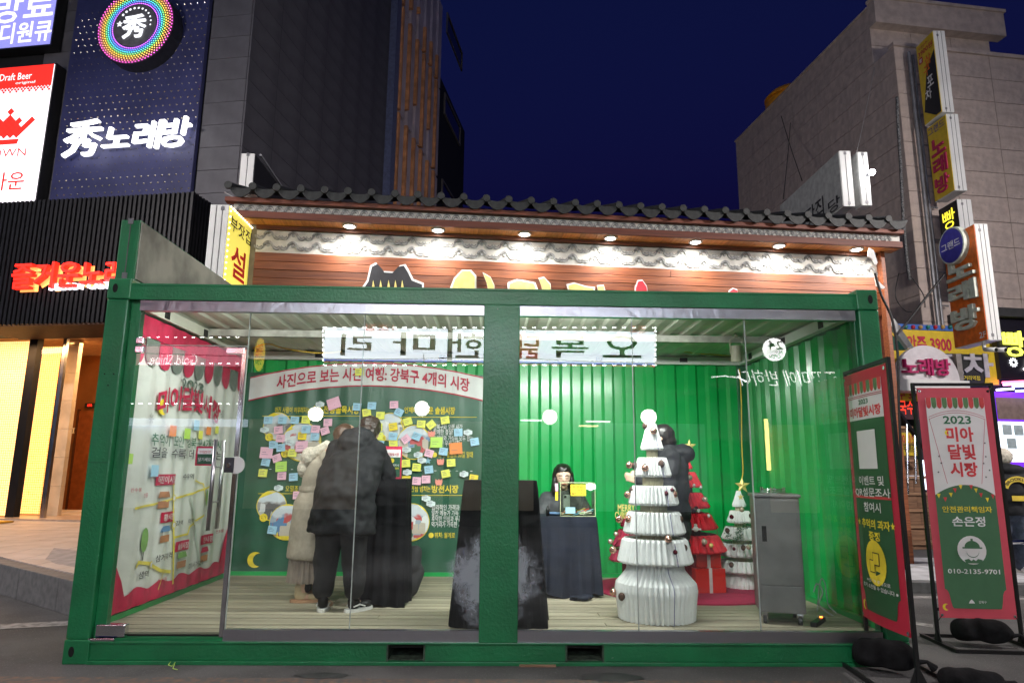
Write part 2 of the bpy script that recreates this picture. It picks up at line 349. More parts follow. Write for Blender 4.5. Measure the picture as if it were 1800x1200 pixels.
for i in range(22):
    for j in range(-1, 9):
        x0 = -6.9 + j * .9 + (.45 if i % 2 else 0); y0 = .59 + i * .42
        if x0 + .892 > -.08: continue
        if min((Vector((x0 + q, y0, 0)) - KP(0, .185, 0)).dot(kn) for q in (0, .892)) < 0.0:
            if max((Vector((x0 + q, y0 + .412, 0)) - KP(0, .185, 0)).dot(kn) for q in (0, .892)) < .06: continue
            bb = B(); P = [Vector((x0, y0, 0)), Vector((x0 + .892, y0, 0)), Vector((x0 + .892, y0 + .412, 0)), Vector((x0, y0 + .412, 0))]; cl = []
            for q in range(4):
                A_, C_ = P[q], P[(q + 1) % 4]; da, dc = (A_ - KP(0, .185, 0)).dot(kn), (C_ - KP(0, .185, 0)).dot(kn)
                if da >= 0: cl.append(A_)
                if (da < 0) != (dc < 0): cl.append(A_ + (C_ - A_) * (da / (da - dc)))
            if len(cl) > 2: bb.prism([(v.x, v.y, sl(v.y) + .001) for v in cl], (0, 0, .009)); bb.build('paving_slab', PAVE, plaza, fix=True)
            continue
        bb = B(); x1, y1 = x0 + .892, y0 + .412; z = random.uniform(0, .003) + .008
        bb.hexa([(x0, y0, sl(y0) - .02), (x1, y0, sl(y0) - .02), (x1, y1, sl(y1) - .02), (x0, y1, sl(y1) - .02), (x0, y0, sl(y0) + z), (x1, y0, sl(y0) + z), (x1, y1, sl(y1) + z), (x0, y1, sl(y1) + z)]); bb.build('paving_slab', PAVE, plaza)
# right pavement
ks = at(1590, 1041, Z=0); ke = at(1800, 1046, Z=0); rd = (ke - ks).normalized(); rn = Vector((-rd.y, rd.x, 0))
def RP(s, d, z): p = ks + rd * s + rn * d; return Vector((p.x, p.y, z))
pave = thing('pavement', None, None, (ks.x, ks.y, 0), kind='structure')
b = B(); b.hexa([RP(-.6, .16, 0), RP(14, .16, 0), RP(14, 9, 0), RP(-.6, 9, 0), RP(-.6, .16, .115), RP(14, .16, .115), RP(14, 9, .115), RP(-.6, 9, .115)]); b.build('paving_bed', mat('sidewalk joint', (.1, .1, .1), .8), pave)
for i in range(-1, 7):
    bb = B(); s0, s1 = i * 1.0, i * 1.0 + .99; bb.hexa([RP(s0, 0, 0), RP(s1, 0, 0), RP(s1, .158, 0), RP(s0, .158, 0), RP(s0, 0, .12), RP(s1, 0, .12), RP(s1, .158, .12), RP(s0, .158, .12)]); bb.build('kerb_stone', GRAN, pave, bevel=.006)
for i in range(4):
    for j in range(9):
        s0 = -.5 + j * .6 + (.3 if i % 2 else 0); d0 = .17 + i * .6; bb = B(); z = .122 + random.uniform(0, .004)
        bb.hexa([RP(s0, d0, .1), RP(s0 + .592, d0, .1), RP(s0 + .592, d0 + .592, .1), RP(s0, d0 + .592, .1), RP(s0, d0, z), RP(s0 + .592, d0, z), RP(s0 + .592, d0 + .592, z), RP(s0, d0 + .592, z)]); bb.build('paving_slab', PAVE2, pave)

# ------------------------------------------------------------------ left building
CLAD = mat('charcoal cladding', (.10, .096, .108), .6, var=.15, scale=2)
JOINT = mat('cladding joint', (.012, .012, .015), .8)
A1 = -9.86; LB = (-2.0, 7.3)
FL = Pl(*LB, A1); EL = Pl(*LB, 90 + A1)
bld = thing('corner_building', 'tall charcoal panelled building at the left with a dotted karaoke sign wall', 'building', (LB[0], LB[1], 0), math.radians(A1))
B().box(-14, -.03, 3.2, 19.4, 0, 18).box(-14, -.03, .03, 3.2, 4.6, 18).box(-14, -5.6, .03, 3.2, 0, 4.6).box(-1.62, -.03, .03, 3.2, 0, 4.6).build('wall', JOINT, bld, local=True)
pw, ph = 1.137, .48
me_e = None
for i in range(7):
    for j in range(27):
        if me_e is None: o = B().box(0, .03, .006, pw - .006, .005, ph - .005).build('panel', CLAD, bld, local=True); me_e = o.data
        else: o = inst('panel', me_e, bld)
        o.location = (-.03, i * pw, 4.2 + j * ph)
uL0 = FL.rect(97, 100, 140, 240)[0:2]; lp0 = FL.sz(120, 170)[0]; lp1 = FL.sz(357, 170)[0]
me_f = None
for (a, c) in ((lp0 - .72, lp0 - .03), (lp1 + .03, -.035)):
    for j in range(27):
        o = B().box(a + .005, c - .005, 0, .03, .005, ph - .005).build('panel', CLAD, bld, local=True) if j == 0 else inst('panel', me_f, bld)
        me_f = o.data; o.location = (0, 0, 4.2 + j * ph)
# pale bay with fins on the east side; their orange is painted reflected light
BAYM = mat('mauve metal panel', (.6, .5, .54), .55, var=.1, scale=2); FIN = mat('warm lit fin', (.72, .33, .14), .5, var=.2, scale=3); EDGE = mat('blue grey edge trim', (.14, .16, .27), .5)
s0, s1 = 7.98, 13.8; zst = EL.sz(668, 135, .25)[1]
B().box(-.03, .22, s0, s0 + .42, 0, 18).build('edge_trim', EDGE, bld, local=True)
bay_w = (s1 - s0 - .44) / 6
for i in range(6):
    y0 = s0 + .43 + i * bay_w
    for k in range(-3, 3):
        za, zb = zst + k * 3.9, zst + (k + 1) * 3.9 - .12
        if zb < 3 or za > 18: continue
        B().box(-.03, .18, y0 + .30, y0 + bay_w - .04, za, zb).build('bay_panel', BAYM, bld, local=True)
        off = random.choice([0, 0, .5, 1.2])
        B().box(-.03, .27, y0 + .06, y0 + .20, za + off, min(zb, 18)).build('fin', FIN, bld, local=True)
for k, (pa, pb) in enumerate((((768, -12), (800, 72)), ((766, 142), (797, 224)), ((762, 305), (790, 380)))):
    u0, u1 = 15.2, 18.3; z = EL.sz(782, (pa[1] + pb[1]) / 2)[1]
    f = B().box(-.03, .04, u0, u1, z - .5, z - .42).box(-.03, .04, u0, u1, z + .42, z + .5).box(-.03, .04, u0, u0 + .08, z - .42, z + .42).box(-.03, .04, u1 - .08, u1, z - .42, z + .42).build('window', mat('window frame', (.16, .14, .13), .5), bld, local=True)
    B().box(-.03, 0, u0 + .08, u1 - .08, z - .42, z + .42).build('pane', mat('dark pane', (.01, .01, .015), .1), f, local=True)
# dotted blue sign wall
zt, zb = 17.5, FL.sz(220, 345)[1] - .5
PANB = mat('navy perforated panel', (.035, .038, .115), .5, var=.12, scale=2)
wallp = thing('sign_wall', 'navy studded sign wall behind the white karaoke letters', 'sign', FL.P(lp0, zb), math.radians(A1))
plate(FL, lp0, lp1, zb, zt, 0, .10, 'panel', PANB, wallp)
b = B(); n = 0; rr = int((10.9 - zb) / .15)
for i in range(int((lp1 - lp0) / .15)):
    for j in range(rr):
        big = (j // 6) % 2 == 0; c = FL.P(lp0 + .09 + i * .15 + (.075 if j % 2 else 0), zb + .1 + j * .15, .10); r = .022 if big else .014
        P = [c + FL.U * r * math.cos(t) + Vector((0, 0, r * math.sin(t))) for t in [k * PI / 3 for k in range(6)]]; b.add(P + [c + FL.N * .02], [(k, (k + 1) % 6, 6) for k in range(6)])
tag(b.build('stud', mat('shiny stud', (.55, .5, .42), .2, .9), wallp), kind='stuff')
# round emblem
eu, ez = FL.sz(238, 46, .4); er = .845
emb = thing('ring_emblem', 'round emblem with a rainbow ring of lights and a white character on the navy wall', 'sign', FL.P(eu, ez - er, .3), math.radians(A1))
def disc(pl, u, z, r0, r1, o0, o1, name, m, parent, n=40):
    b = B()
    for r, o in ((r0, o0), (r1, o0), (r1, o1), (r0, o1)):
        for k in range(n): b.v.append(pl.P(u + r * math.cos(2 * PI * k / n), z + r * math.sin(2 * PI * k / n), o))
    for q in range(4):
        for k in range(n): b.f.append((q * n + k, q * n + (k + 1) % n, ((q + 1) % 4) * n + (k + 1) % n, ((q + 1) % 4) * n + k))
    return b.build(name, m, parent, fix=True)
disc(FL, eu, ez, .0, er, .1, .4, 'drum', mat('dark drum', (.02, .02, .025), .4), emb)
disc(FL, eu, ez, .0, .47, .4, .43, 'disc', mat('grey disc', (.12, .12, .13), .5), emb)
rc = [((.6, .15, 1), .50), ((.15, .3, 1), .545), ((.1, .75, .9), .59), ((.25, .9, .3), .635), ((1, .75, .1), .68), ((1, .5, .12), .725), ((1, .3, .35), .77), ((1, .12, .7), .812)]
for ci, (c, r) in enumerate(rc):
    b = B()
    for k in range(72):
        t = 2 * PI * (k + ci * .5) / 72; p = FL.P(eu + r * math.cos(t), ez + r * math.sin(t), .41); q = .014
        b.add([p + FL.U * q * math.cos(a) + Vector((0, 0, q * math.sin(a))) for a in [i * PI / 2.5 for i in range(5)]] + [p + FL.N * .014], [(i, (i + 1) % 5, 5) for i in range(5)])
    tag(b.build('light_ring', glow('ring glow %d' % ci, c, 3.0), emb), kind='stuff')
WGL = glow('white letter glow', (1, 1, 1), 1.8); WGL2 = glow('soft white glow', (.92, .94, 1), 1.2)
ptext(FL, '秀', eu - .25, eu + .27, ez - .30, ez + .22, .44, WGL2, emb, .02, .02)
poly(FL, star(eu - .33, ez + .05, .075), .435, WGL2, 'star', emb)
for k in range(11):
    a = PI * (.78 - k * .082); poly(FL, circ(eu + .36 * math.cos(a), ez + .02 + .36 * math.sin(a), .028 - .001 * k, 8), .435, WGL2, 'dot', emb)
# big white letters
t = thing('karaoke_letters', 'glowing white raised letters on the navy studded wall', 'sign', FL.P(*FL.sz(225, 270, .1), .1), math.radians(A1))
u0, u1, z0, z1 = FL.rect(114, 212, 178, 275, .3); ptext(FL, '秀', u0, u1, z0, z1, .3, WGL, t, .0, .04, skew=.08); 
for ch, (x0, y0, x1, y1) in zip('노래방', ((184, 224, 230, 258), (236, 214, 282, 262), (282, 207, 334, 258))):
    u0, u1, z0, z1 = FL.rect(x0, y0, x1, y1, .3); ptext(FL, ch, u0, u1, z0, z1, .3, WGL, t, .004, .04, skew=.06)
for x, y in ((135, 262), (160, 262), (205, 252), (245, 250), (268, 250), (305, 250)): b = B(); u, z = FL.sz(x, y, .2); FL.slab(b, u - .01, u + .01, z, z + .02, .1, .26); b.build('bracket', BLACKM, t)
# two light boxes at the left edge
LILAC = glow('lilac light face', (.30, .30, .86), 1.0); WFACE = glow('white light face', (1, .93, 1), 1.5); REDF = glow('red light face', (1, .03, .02), 1.0); WF2 = glow('white print lit', (1, .95, .95), 1.3)
u0, u1, z0, z1 = FL.rect(-130, -100, 101, 88, .3)
t = thing('light_box', 'lilac light box with white lettering at the top left corner', 'sign', FL.P((u0 + u1) / 2, z0, .1), math.radians(A1)); plate(FL, u0, u1, z0, z1, .03, .28, 'case', BLACKM, t); plate(FL, u0 + .03, u1 - .03, z0 + .03, z1 - .03, .28, .30, 'face', LILAC, t)
for s, r in (('내방료', (-62, -12, 94, 41)), ('한마디원큐', (-62, 42, 90, 78))): a = FL.rect(*r, .3); ptext(FL, s, a[0], a[1], a[2], a[3], .305, WF2, t, .03)
u0, u1, z0, z1 = FL.rect(-130, 121, 76, 400, .3)
t = thing('light_box', 'white and red crown light box at the left edge above the black ribbed canopy', 'sign', FL.P((u0 + u1) / 2, z0, .1), math.radians(A1)); plate(FL, u0, u1, z0, z1, .03, .28, 'case', BLACKM, t); plate(FL, u0 + .03, u1 - .03, z0 + .03, z1 - .03, .28, .30, 'face', WFACE, t)
zr = FL.sz(40, 153, .3)[1]; plate(FL, u0 + .03, u1 - .03, zr, z1 - .03, .30, .305, 'red_band', REDF, t)
a = FL.rect(-40, 131, 56, 143, .3); ptext(FL, 'Crown Draft Beer', a[0], a[1], a[2], a[3], .308, WF2, t, .005); a = FL.rect(28, 143, 62, 149, .3); ptext(FL, 'original', a[0], a[1], a[2], a[3], .308, WF2, t, .005)
b = B(); q = .035
for i in range(26):
    for j in range(3):
        if j == 2 and i % 2: continue
        c = FL.P(u1 - .06 - i * .075 - (.0375 if j % 2 else 0), zr - .01 - j * .045, .307); b.add([c + FL.U * q, c + Vector((0, 0, q)), c - FL.U * q, c - Vector((0, 0, q))], [(0, 1, 2, 3)])
tag(b.build('diamond_print', REDF, t), kind='stuff')
cu_, cz_ = FL.sz(15, 226, .3); q = .085; b = B()
rows = {3: [0], 2: [-.5 * 0], 1: [-2, 0, 2, 4], 0: [-3, -1, 1, 3]}
cells = [(-3, 0), (-1, 0), (1, 0), (3, 0), (-4, 1), (4, 1), (-2, 1), (2, 1), (0, 1), (-5, 2), (-3, 2), (-1, 2), (1, 2), (3, 2), (5, 2), (-2, 3), (0, 3), (2, 3), (-6, 3), (6, 3), (1, 4), (-1, 4), (-3, 4), (3, 4), (0, 5), (7, 4), (-7, 4), (0, 7)]
for (i, j) in cells:
    c = FL.P(cu_ + i * q * .86, cz_ + (j - 2) * q * .86, .307); b.add([c + FL.U * q, c + Vector((0, 0, q)), c - FL.U * q, c - Vector((0, 0, q))], [(0, 1, 2, 3)])
P0 = [(cu_ - 3 * q, cz_ - 4.2 * q), (cu_ + 3 * q, cz_ - 4.2 * q), (cu_ + 3.4 * q, cz_ - 2.9 * q), (cu_ - 3.4 * q, cz_ - 2.9 * q)]; b.add([FL.P(u, z, .307) for u, z in P0], [(0, 1, 2, 3)])
b.build('crown_print', REDF, t)
a = FL.rect(-44, 263, 46, 277, .3); ptext(FL, 'CROWN', a[0], a[1], a[2], a[3], .308, REDF, t, 0); a = FL.rect(-48, 304, 43, 336, .3); ptext(FL, '크라운', a[0], a[1], a[2], a[3], .308, REDF, t, .02)
# black ribbed canopy
co = 1.3; cr, _ = FL.sz(329, 450, co); ct = FL.sz(170, 346, co)[1]; cb = FL.sz(100, 566, co)[1]
can = thing('ribbed_canopy', 'black ribbed canopy box over the lit entrance at the left', 'canopy', FL.P(cr, cb, .7), math.radians(A1))
plate(FL, cr - 5.2, cr - .04, cb, ct, .04, co - .04, 'core', mat('matt black', (.008, .008, .01), .7), can)
BAT = mat('black batten', (.007, .007, .009), .5, var=.2, spec=.3)
for i in range(58): plate(FL, cr - i * .09 - .045, cr - i * .09, cb - .02, ct, co - .04, co, 'batten', BAT, can)
for i in range(14):
    b = B(); FL.slab(b, cr - .04, cr, cb - .02, ct + .001, .06 + i * .09, .105 + i * .09); b.build('batten', BAT, can)
for i in range(14): plate(FL, cr - 4.2, cr - .05, cb - .035, cb - .001, .08 + i * .085, .12 + i * .085, 'soffit_slat', mat('soffit slat', (.09, .045, .03), .6), can)
t = thing('entrance_letters', 'red and white lit lettering on the black ribbed canopy', 'sign', FL.P(*FL.sz(110, 505, co), co), math.radians(A1))
RG = glow('red letter glow', (1, .02, .01), 1.6); YG = glow('red letter halo', (1, .45, .12), 1.2)
a = FL.rect(24, 459, 262, 505, co + .1); ptext(FL, '즐거운노래성', a[0], a[1], a[2], a[3], co + .09, RG, t, .03, .05); 
a = FL.rect(27, 462, 264, 508, co + .1); ptext(FL, '즐거운노래성', a[0], a[1], a[2], a[3], co + .01, YG, t, .13)
a = FL.rect(86, 496, 206, 508, co + .08); ptext(FL, 'MELODY CASTLE', a[0], a[1], a[2], a[3], co + .05, WGL2, t, .02, .03)
# lit entrance
ent = thing('entrance', 'warm lit glass entrance with amber honeycomb panels and a lift', 'entrance', FL.P(-3.5, .45, 0), math.radians(A1))
HON = bpy.data.materials.new('amber honeycomb'); HON.use_nodes = True; nt = HON.node_tree; pb = nt.nodes['Principled BSDF']; v = nt.nodes.new('ShaderNodeTexVoronoi'); v.inputs['Scale'].default_value = 22; v.inputs['Randomness'].default_value = .12
tc = nt.nodes.new('ShaderNodeTexCoord'); r = nt.nodes.new('ShaderNodeValToRGB'); e = r.color_ramp.elements; e[0].position = .25; e[0].color = (1, .72, .30, 1); e[1].position = .62; e[1].color = (.95, .36, .06, 1)
nt.links.new(tc.outputs['Object'], v.inputs[0]); nt.links.new(v.outputs['Distance'], r.inputs[0]); nt.links.new(r.outputs[0], pb.inputs['Emission Color']); nt.links.new(r.outputs[0], pb.inputs['Base Color']); pb.inputs['Emission Strength'].default_value = 1.55
def ex(x, off=0): return FL.sz(x, 740, off)[0]
zf = .45; zc = cb + .05
plate(FL, ex(-70), ex(35), zf + .02, zc - .1, -.05, .0, 'light_panel', HON, ent)
plate(FL, ex(53, -.6), ex(90, -.6), zf + .02, zc - .1, -.62, -.6, 'light_panel', HON, ent)
plate(FL, ex(35) + .005, ex(50), zf, zc, -.1, .04, 'door_frame', BLACKM, ent); plate(FL, ex(93), ex(99), zf, zc, -.06, .0, 'door_frame', STEEL, ent)
plate(FL, ex(50) + .005, ex(93) - .005, zf + .02, zc - .05, -.035, -.023, 'glass_door', glass('door glass', (.98, .97, .95)), ent)
MARB = mat('cream marble', (.62, .50, .36), .35, var=.12, scale=3)
for k in range(7):
    zz = zf + k * .55; plate(FL, ex(101, -.5), ex(122, -.5), zz, min(zz + .545, zc), -.6, -.5, 'marble_slab', MARB, ent)
BRZ = mat('bronze metal wall', (.42, .17, .06), .3, .7, var=.2, scale=1.2)
plate(FL, ex(121, -2.4), -1.66, zf, zc + .4, -2.6, -2.4, 'lobby_wall', BRZ, ent)
plate(FL, -5.6, -1.64, zc + .02, zc + .1, -3.1, .0, 'lobby_ceiling', mat('lobby ceiling', (.5, .3, .16), .5), ent); plate(FL, -5.6, -1.64, zf - .15, zf, -3.1, .35, 'lobby_floor', mat('lobby floor', (.4, .32, .26), .3), ent)
ld = plate(FL, ex(138, -2.38), ex(172, -2.38), zf, FL.sz(150, 722, -2.38)[1], -2.4, -2.36, 'lift_door', mat('lift door bronze', (.30, .09, .03), .3, .6), ent)
plate(FL, ex(136, -2.36), ex(138, -2.36), zf, FL.sz(150, 719, -2.38)[1], -2.4, -2.32, 'lift_frame', mat('dark bronze', (.08, .03, .015), .4, .5), ent)
a = FL.rect(147, 708, 165, 716, -2.3); plate(FL, *a, -2.4, -2.33, 'floor_display', BLACKM, ent); a = FL.rect(152, 710, 160, 714, -2.3); ptext(FL, '0F8', *a, -2.325, glow('display red', (1, .02, .01), 3), ent, .01)
a = FL.rect(121, 751, 131, 761, -2.3); plate(FL, *a, -2.4, -2.38, 'wall_sign', mat('pale sign', (.7, .62, .5), .5), ent); ptext(FL, '1F', *FL.rect(122, 753, 130, 759, -2.3), -2.375, INK, ent, .01)
b = B(); FL.slab(b, -4.6, -1.9, zf + .001, zf + .006, .55, .85)
tag(plate(FL, -4.9, -3.2, sl(6.8) + .02, sl(6.8) + .05, .7, 1.0, 'tactile_strip', mat('yellow tactile', (.75, .42, .04), .6)), 'yellow tactile strip on the paving before the lit entrance', 'tactile strip')
def area(name, loc, tgt, sx, sy, e, col=(1, 1, 1), spread=PI):
    l = bpy.data.lights.new(name, 'AREA'); l.shape = 'RECTANGLE'; l.size = sx; l.size_y = sy; l.energy = e; l.color = col; l.spread = spread
    o = bpy.data.objects.new(name, l); COL.objects.link(o); o.location = loc; d = (Vector(tgt) - Vector(loc)); o.rotation_euler = d.to_track_quat('-Z', 'Y').to_euler(); return o
p = FL.P(-3.0, zc - .05, -1.2); area('lobby_lamp', p, p - Vector((0, 0, 1)), 1.5, 1.2, 150, (1, .55, .22))
p = FL.P(-4.0, cb - .12, .6); area('canopy_lamp', p, p - Vector((0, 0, 1)), 2.4, .5, 80, (1, .55, .25))

# ------------------------------------------------------------------ right building
STONE = mat('grey granite cladding', (.48, .39, .345), .65, var=.1, scale=5, bump=.1, bscale=60); wear(STONE, (.36, .31, .29), (.24, .21, .20), 9, .62); STJ = mat('stone joint', (.10, .088, .085), .8)
A2 = 6.9; c = at(1572, 92, Y=9.0); RB = (c.x, c.y); FS = Pl(*RB, A2); FW = Pl(*RB, 90 + A2, flip=True)
zl = FS.sz(1690, 94)[1]; zu = FS.sz(1650, 28, -.7)[1]; wd = (FW.sz(1297, 320)[0])
rb = thing('stone_building', 'granite clad building at the right with a stepped roofline', 'building', (RB[0], RB[1], 0), math.radians(A2))
ur = FS.sz(1740, 76, -.7)[0]
B().box(.03, 9, .03, wd, 3.3, zl - .02).box(.03, 9, 2.2, wd, 0, 3.3).box(.03, ur, .75, wd, zl - .02, zu - .02).build('wall', STJ, rb, local=True)
ph2 = .60; nr = int((zl - 3.3) / ph2) + 1; meS = meW = None
for j in range(nr):
    z0 = zl - (j + 1) * ph2
    for i in range(6):
        w_ = 1.25
        if meS is None: o = B().box(.006, w_ - .006, 0, .03, .006, ph2 - .006).build('stone_panel', STONE, rb, local=True); meS = o.data
        else: o = inst('stone_panel', meS, rb)
        o.location = (i * w_, 0, z0)
    for i in range(6):
        w_ = wd / 6
        if meW is None: o = B().box(0, .03, .006, w_ - .006, .006, ph2 - .006).build('stone_panel', STONE, rb, local=True); meW = o.data
        else: o = inst('stone_panel', meW, rb)
        o.location = (0, i * w_, z0)
h = (zu - zl) / 3
for j in range(3):
    for i in range(6):
        w_ = (wd - .72) / 6; B().box(0, .03, .72 + i * w_ + .006, .72 + (i + 1) * w_ - .006, zl + j * h + .006, zl + (j + 1) * h - .006).build('stone_panel', STONE, rb, local=True)
    for i in range(3):
        w_ = ur / 3; B().box(i * w_ + .006, (i + 1) * w_ - .006, .72, .75, zl + j * h + .006, zl + (j + 1) * h - .006).build('stone_panel', STONE, rb, local=True)
zc1 = FS.sz(1650, 58, -.6)[1]
B().box(-.03, ur + .25, .45, .72, zc1, zu + .08).box(-.06, ur + .28, .40, .72, zu + .08, zu + .16).build('cornice', STONE, rb, local=True, bevel=.01)
B().box(-.05, -.0, .72, wd, zu - .02, zu + .02).build('parapet_cap', STONE, rb, local=True)
B().box(-.04, 7.6, -.05, .15, zl, zl + .09).build('ledge', STONE, rb, local=True)
# pipes and cables
PIPE = mat('grey pipe', (.20, .20, .21), .4, .4)
u0, zt_ = FS.sz(1597, 92, .15); b = B(); b.tube([FS.P(u0, zt_, .15), FS.P(u0, 3.9, .15)], .04); pp = b.build('drain_pipe', PIPE); tag(pp, 'grey drain pipe running down the granite corner', 'pipe')
u0, zt_ = FS.sz(1606, 96, .15)
t = thing('cable_tray', 'dark cable tray with crossbars beside the drain pipe', 'cable tray', FS.P(u0, 3.9, .1), math.radians(A2)); b = B(); b.tube([FS.P(u0, zt_, .12), FS.P(u0, 3.9, .12)], .03); b.build('rail', PIPE, t)
for k in range(9): plate(FS, u0, u0 + .2, 4.2 + k * .75, 4.23 + k * .75, .1, .13, 'crossbar', PIPE, t)
def wire(pts, r, lab, name='cable', m=BLACKM, n=5):
    P = [Vector(p) for p in pts]; q = []
    for i in range(len(P) - 1):
        p0, p1, p2, p3 = P[max(i - 1, 0)], P[i], P[i + 1], P[min(i + 2, len(P) - 1)]
        for k in range(6):
            t_ = k / 6; q.append(.5 * ((2 * p1) + (p2 - p0) * t_ + (2 * p0 - 5 * p1 + 4 * p2 - p3) * t_ * t_ + (3 * p1 - p0 - 3 * p2 + p3) * t_ ** 3))
    q.append(P[-1]); b = B(); b.tube(q, r, n); return tag(b.build(name, m, smooth=True), lab, 'cable')
wrap = mat('taped bundle', (.16, .16, .16), .7, var=.6, scale=30)
wire([at(x, y, Y=8.7) for x, y in ((1577, 171), (1579, 220), (1584, 300), (1588, 385), (1596, 470), (1600, 492))], .035, 'thick taped cable bundle hanging on the granite corner', m=wrap)
wire([at(x, y, Y=8.6) for x, y in ((1600, 485), (1612, 500), (1624, 520), (1626, 540))], .012, 'thin black cable looping below the taped bundle')
wire([at(x, y, Y=8.6) for x, y in ((1580, 480), (1574, 520), (1590, 545), (1603, 548))], .01, 'thin black cable drooping from the end of the taped bundle')
wire([at(1538, 118, Y=9.5), at(1521, 200, Y=8.5), at(1506, 268, Y=7.2)], .006, 'thin pale stay wire from the rooftop sign to the granite roof', m=mat('wire grey', (.35, .34, .33), .5))
wire([at(1372, 200, Y=14), at(1390, 260, Y=12), at(1410, 318, Y=10)], .01, 'dark overhead wire slanting right across the granite side wall')
wire([at(1393, 170, Y=15), at(1386, 260, Y=12), at(1377, 350, Y=9)], .01, 'dark overhead wire hanging almost upright by the granite side wall')
# roof tank
p = at(1388, 158, Y=16); r_ = .82; t = thing('water_tank', 'yellow round water tank on the roof of the granite building', 'tank', (p.x, p.y, zu))
YT = mat('yellow tank', (.85, .33, .01), .45, var=.1); h = p.z - zu
B().lathe([(r_, .0), (r_, h * .70), (r_ * .96, h * .76)], n=28).build('barrel', YT, t, local=True, smooth=True); B().lathe([(r_ * 1.02, h * .76), (r_ * 1.02, h * .80), (r_ * .8, h * .92), (r_ * .35, h * .99), (0.01, h)], n=28).build('lid', YT, t, local=True, smooth=True); B().lathe([(r_ * 1.02, h * .4), (r_ * 1.04, h * .42), (r_ * 1.02, h * .44)], n=28).build('hoop', YT, t, local=True)

# projecting sign boxes (broad faces look west, narrow white edge looks at the street)
def signbox(lab, pt, pb_, Yn, pxfar, tw, face, name='projecting_sign', edge=WHITEP, seams=2, west=True, group=None):
    """pt, pb_: pixels of the near upper / lower corner on the west (or east) face; pxfar: pixel column of its far edge; tw: thickness"""
    a = at(*pt, Y=Yn); z1 = a.z; X = a.x; z0 = at(*pb_, X=X).z
    L = 0
    for k in range(400):
        L = k * .01; q = Vector((X, Yn + L, z1)) - CP; x_ = 900 + FOC * q.dot(CR) / q.dot(CF)
        if (x_ <= pxfar) == west: break
    t = thing(name, lab, 'sign', (X, Yn, z0)); x1 = X + (tw if west else -tw)
    b = B(); b.box(X, x1, Yn, Yn + L, z0, z1); b.build('case', edge, t, bevel=.006)
    for k in range(seams): xs = X + (x1 - X) * (k + 1) / (seams + 1); b = B(); b.box(xs - .004, xs + .004, Yn - .004, Yn + .001, z0 + .01, z1 - .01); b.build('seam', mat('seam', (.1, .1, .1), .8), t)
    for q in (.03, .93):
        zz = z0 + (z1 - z0) * q; b = B(); xs = X + (x1 - X) / (seams + 1); b.box(xs - .02, xs + .02, Yn - .008, Yn + .001, zz, zz + .05); b.build('latch', PIPE, t)
    pl = Pl(X, Yn + L, -90) if west else Pl(X, Yn, 90)
    plate(pl, .01, L - .01, z0 + .015, z1 - .015, .0, .012, 'face', face, t)
    return t, pl, L, z0, z1
YF = mat('yellow sign face', (.68, .48, .03), .5, var=.06); ORF = mat('orange print', (.72, .17, .03), .5)
t, pl, L, z0, z1 = signbox('topmost yellow and black projecting sign high on the granite front', (1640, 54), (1658, 196), 8.1, 1611, .26, YF); H = z1 - z0
poly(pl, [(L * .45, z0 + H * .62), (L * .98, z0 + H * .78), (L * .98, z0 + .03), (L * .7, z0 + .03), (L * .1, z0 + H * .15)], .016, INK, 'black_print', t)
ptext(pl, '무한안주~', L * .15, L * .75, z0 + H * .915, z0 + H * .95, .02, REDI, t, .02); ptext(pl, '3900원', L * .1, L * .92, z0 + H * .83, z0 + H * .905, .02, REDI, t, .03)
poly(pl, [(L * .1, z0 + H * .74), (L * .32, z0 + H * .74), (L * .32, z0 + H * .82), (L * .1, z0 + H * .82)], .019, REDI, 'red_print', t)
for ch, a, c, m in (('왕', .13, .755, WHI), ('삼', .42, .66, ORF), ('구', .3, .54, ORF), ('포', .42, .39, WHI), ('차', .25, .25, WHI)): s_ = .16 if ch == '왕' else .36; ptext(pl, ch, L * a, L * (a + s_), z0 + H * c, z0 + H * (c + (.05 if ch == '왕' else .13)), .022, m, t, .05)
t, pl, L, z0, z1 = signbox('second yellow projecting sign from the top with crimson letters', (1663, 200), (1677, 336), 8.1, 1630, .26, YF); H = z1 - z0
ptext(pl, '그랜드', L * .06, L * .9, z0 + H * .87, z0 + H * .97, .016, mat('navy ink', (.06, .06, .25), .6), t, .03)
for ch, c in (('노', .56), ('래', .31), ('방', .06)): ptext(pl, ch, L * .15, L * .85, z0 + H * c, z0 + H * (c + .22), .03, mat('magenta ink', (.48, .02, .10), .6), t, .06, .01)
t, pl, L, z0, z1 = signbox('black projecting sign with lit yellow letters below the two yellow ones', (1682, 350), (1690, 500), 8.1, 1650, .30, mat('black sign face', (.012, .012, .012), .4)); H = z1 - z0
YLG = glow('yellow letter glow', (1, .85, .05), 1.7)
ptext(pl, '빵', L * .2, L * .85, z0 + H * .70, z0 + H * .93, .02, YLG, t, .0); ptext(pl, '야', L * .25, L * .9, z0 + H * .44, z0 + H * .66, .02, YLG, t, .01); poly(pl, circ(L * .45, z0 + H * .55, .05), .025, glow('orange dot', (1, .12, .01), 1.5), 'dot', t); poly(pl, star(L * .12, z0 + H * .63, .07, 8, .6), .02, WHI, 'gear_print', t)
ORG = mat('orange sign face', (.80, .17, .02), .45); LET = mat('pale raised letter', (.62, .68, .58), .5)
t, pl, L, z0, z1 = signbox('big orange projecting sign with raised pale letters and a blue oval', (1713, 393), (1736, 598), 5.6, 1658, .22, ORG); H = z1 - z0
disc(pl, L * .42, z0 + H * .885, 0.001, L * .40, .012, .11, 'oval_drum', LET, t, 28); 
for o in list(t.children):
    if o.name.startswith('oval_drum'): pass
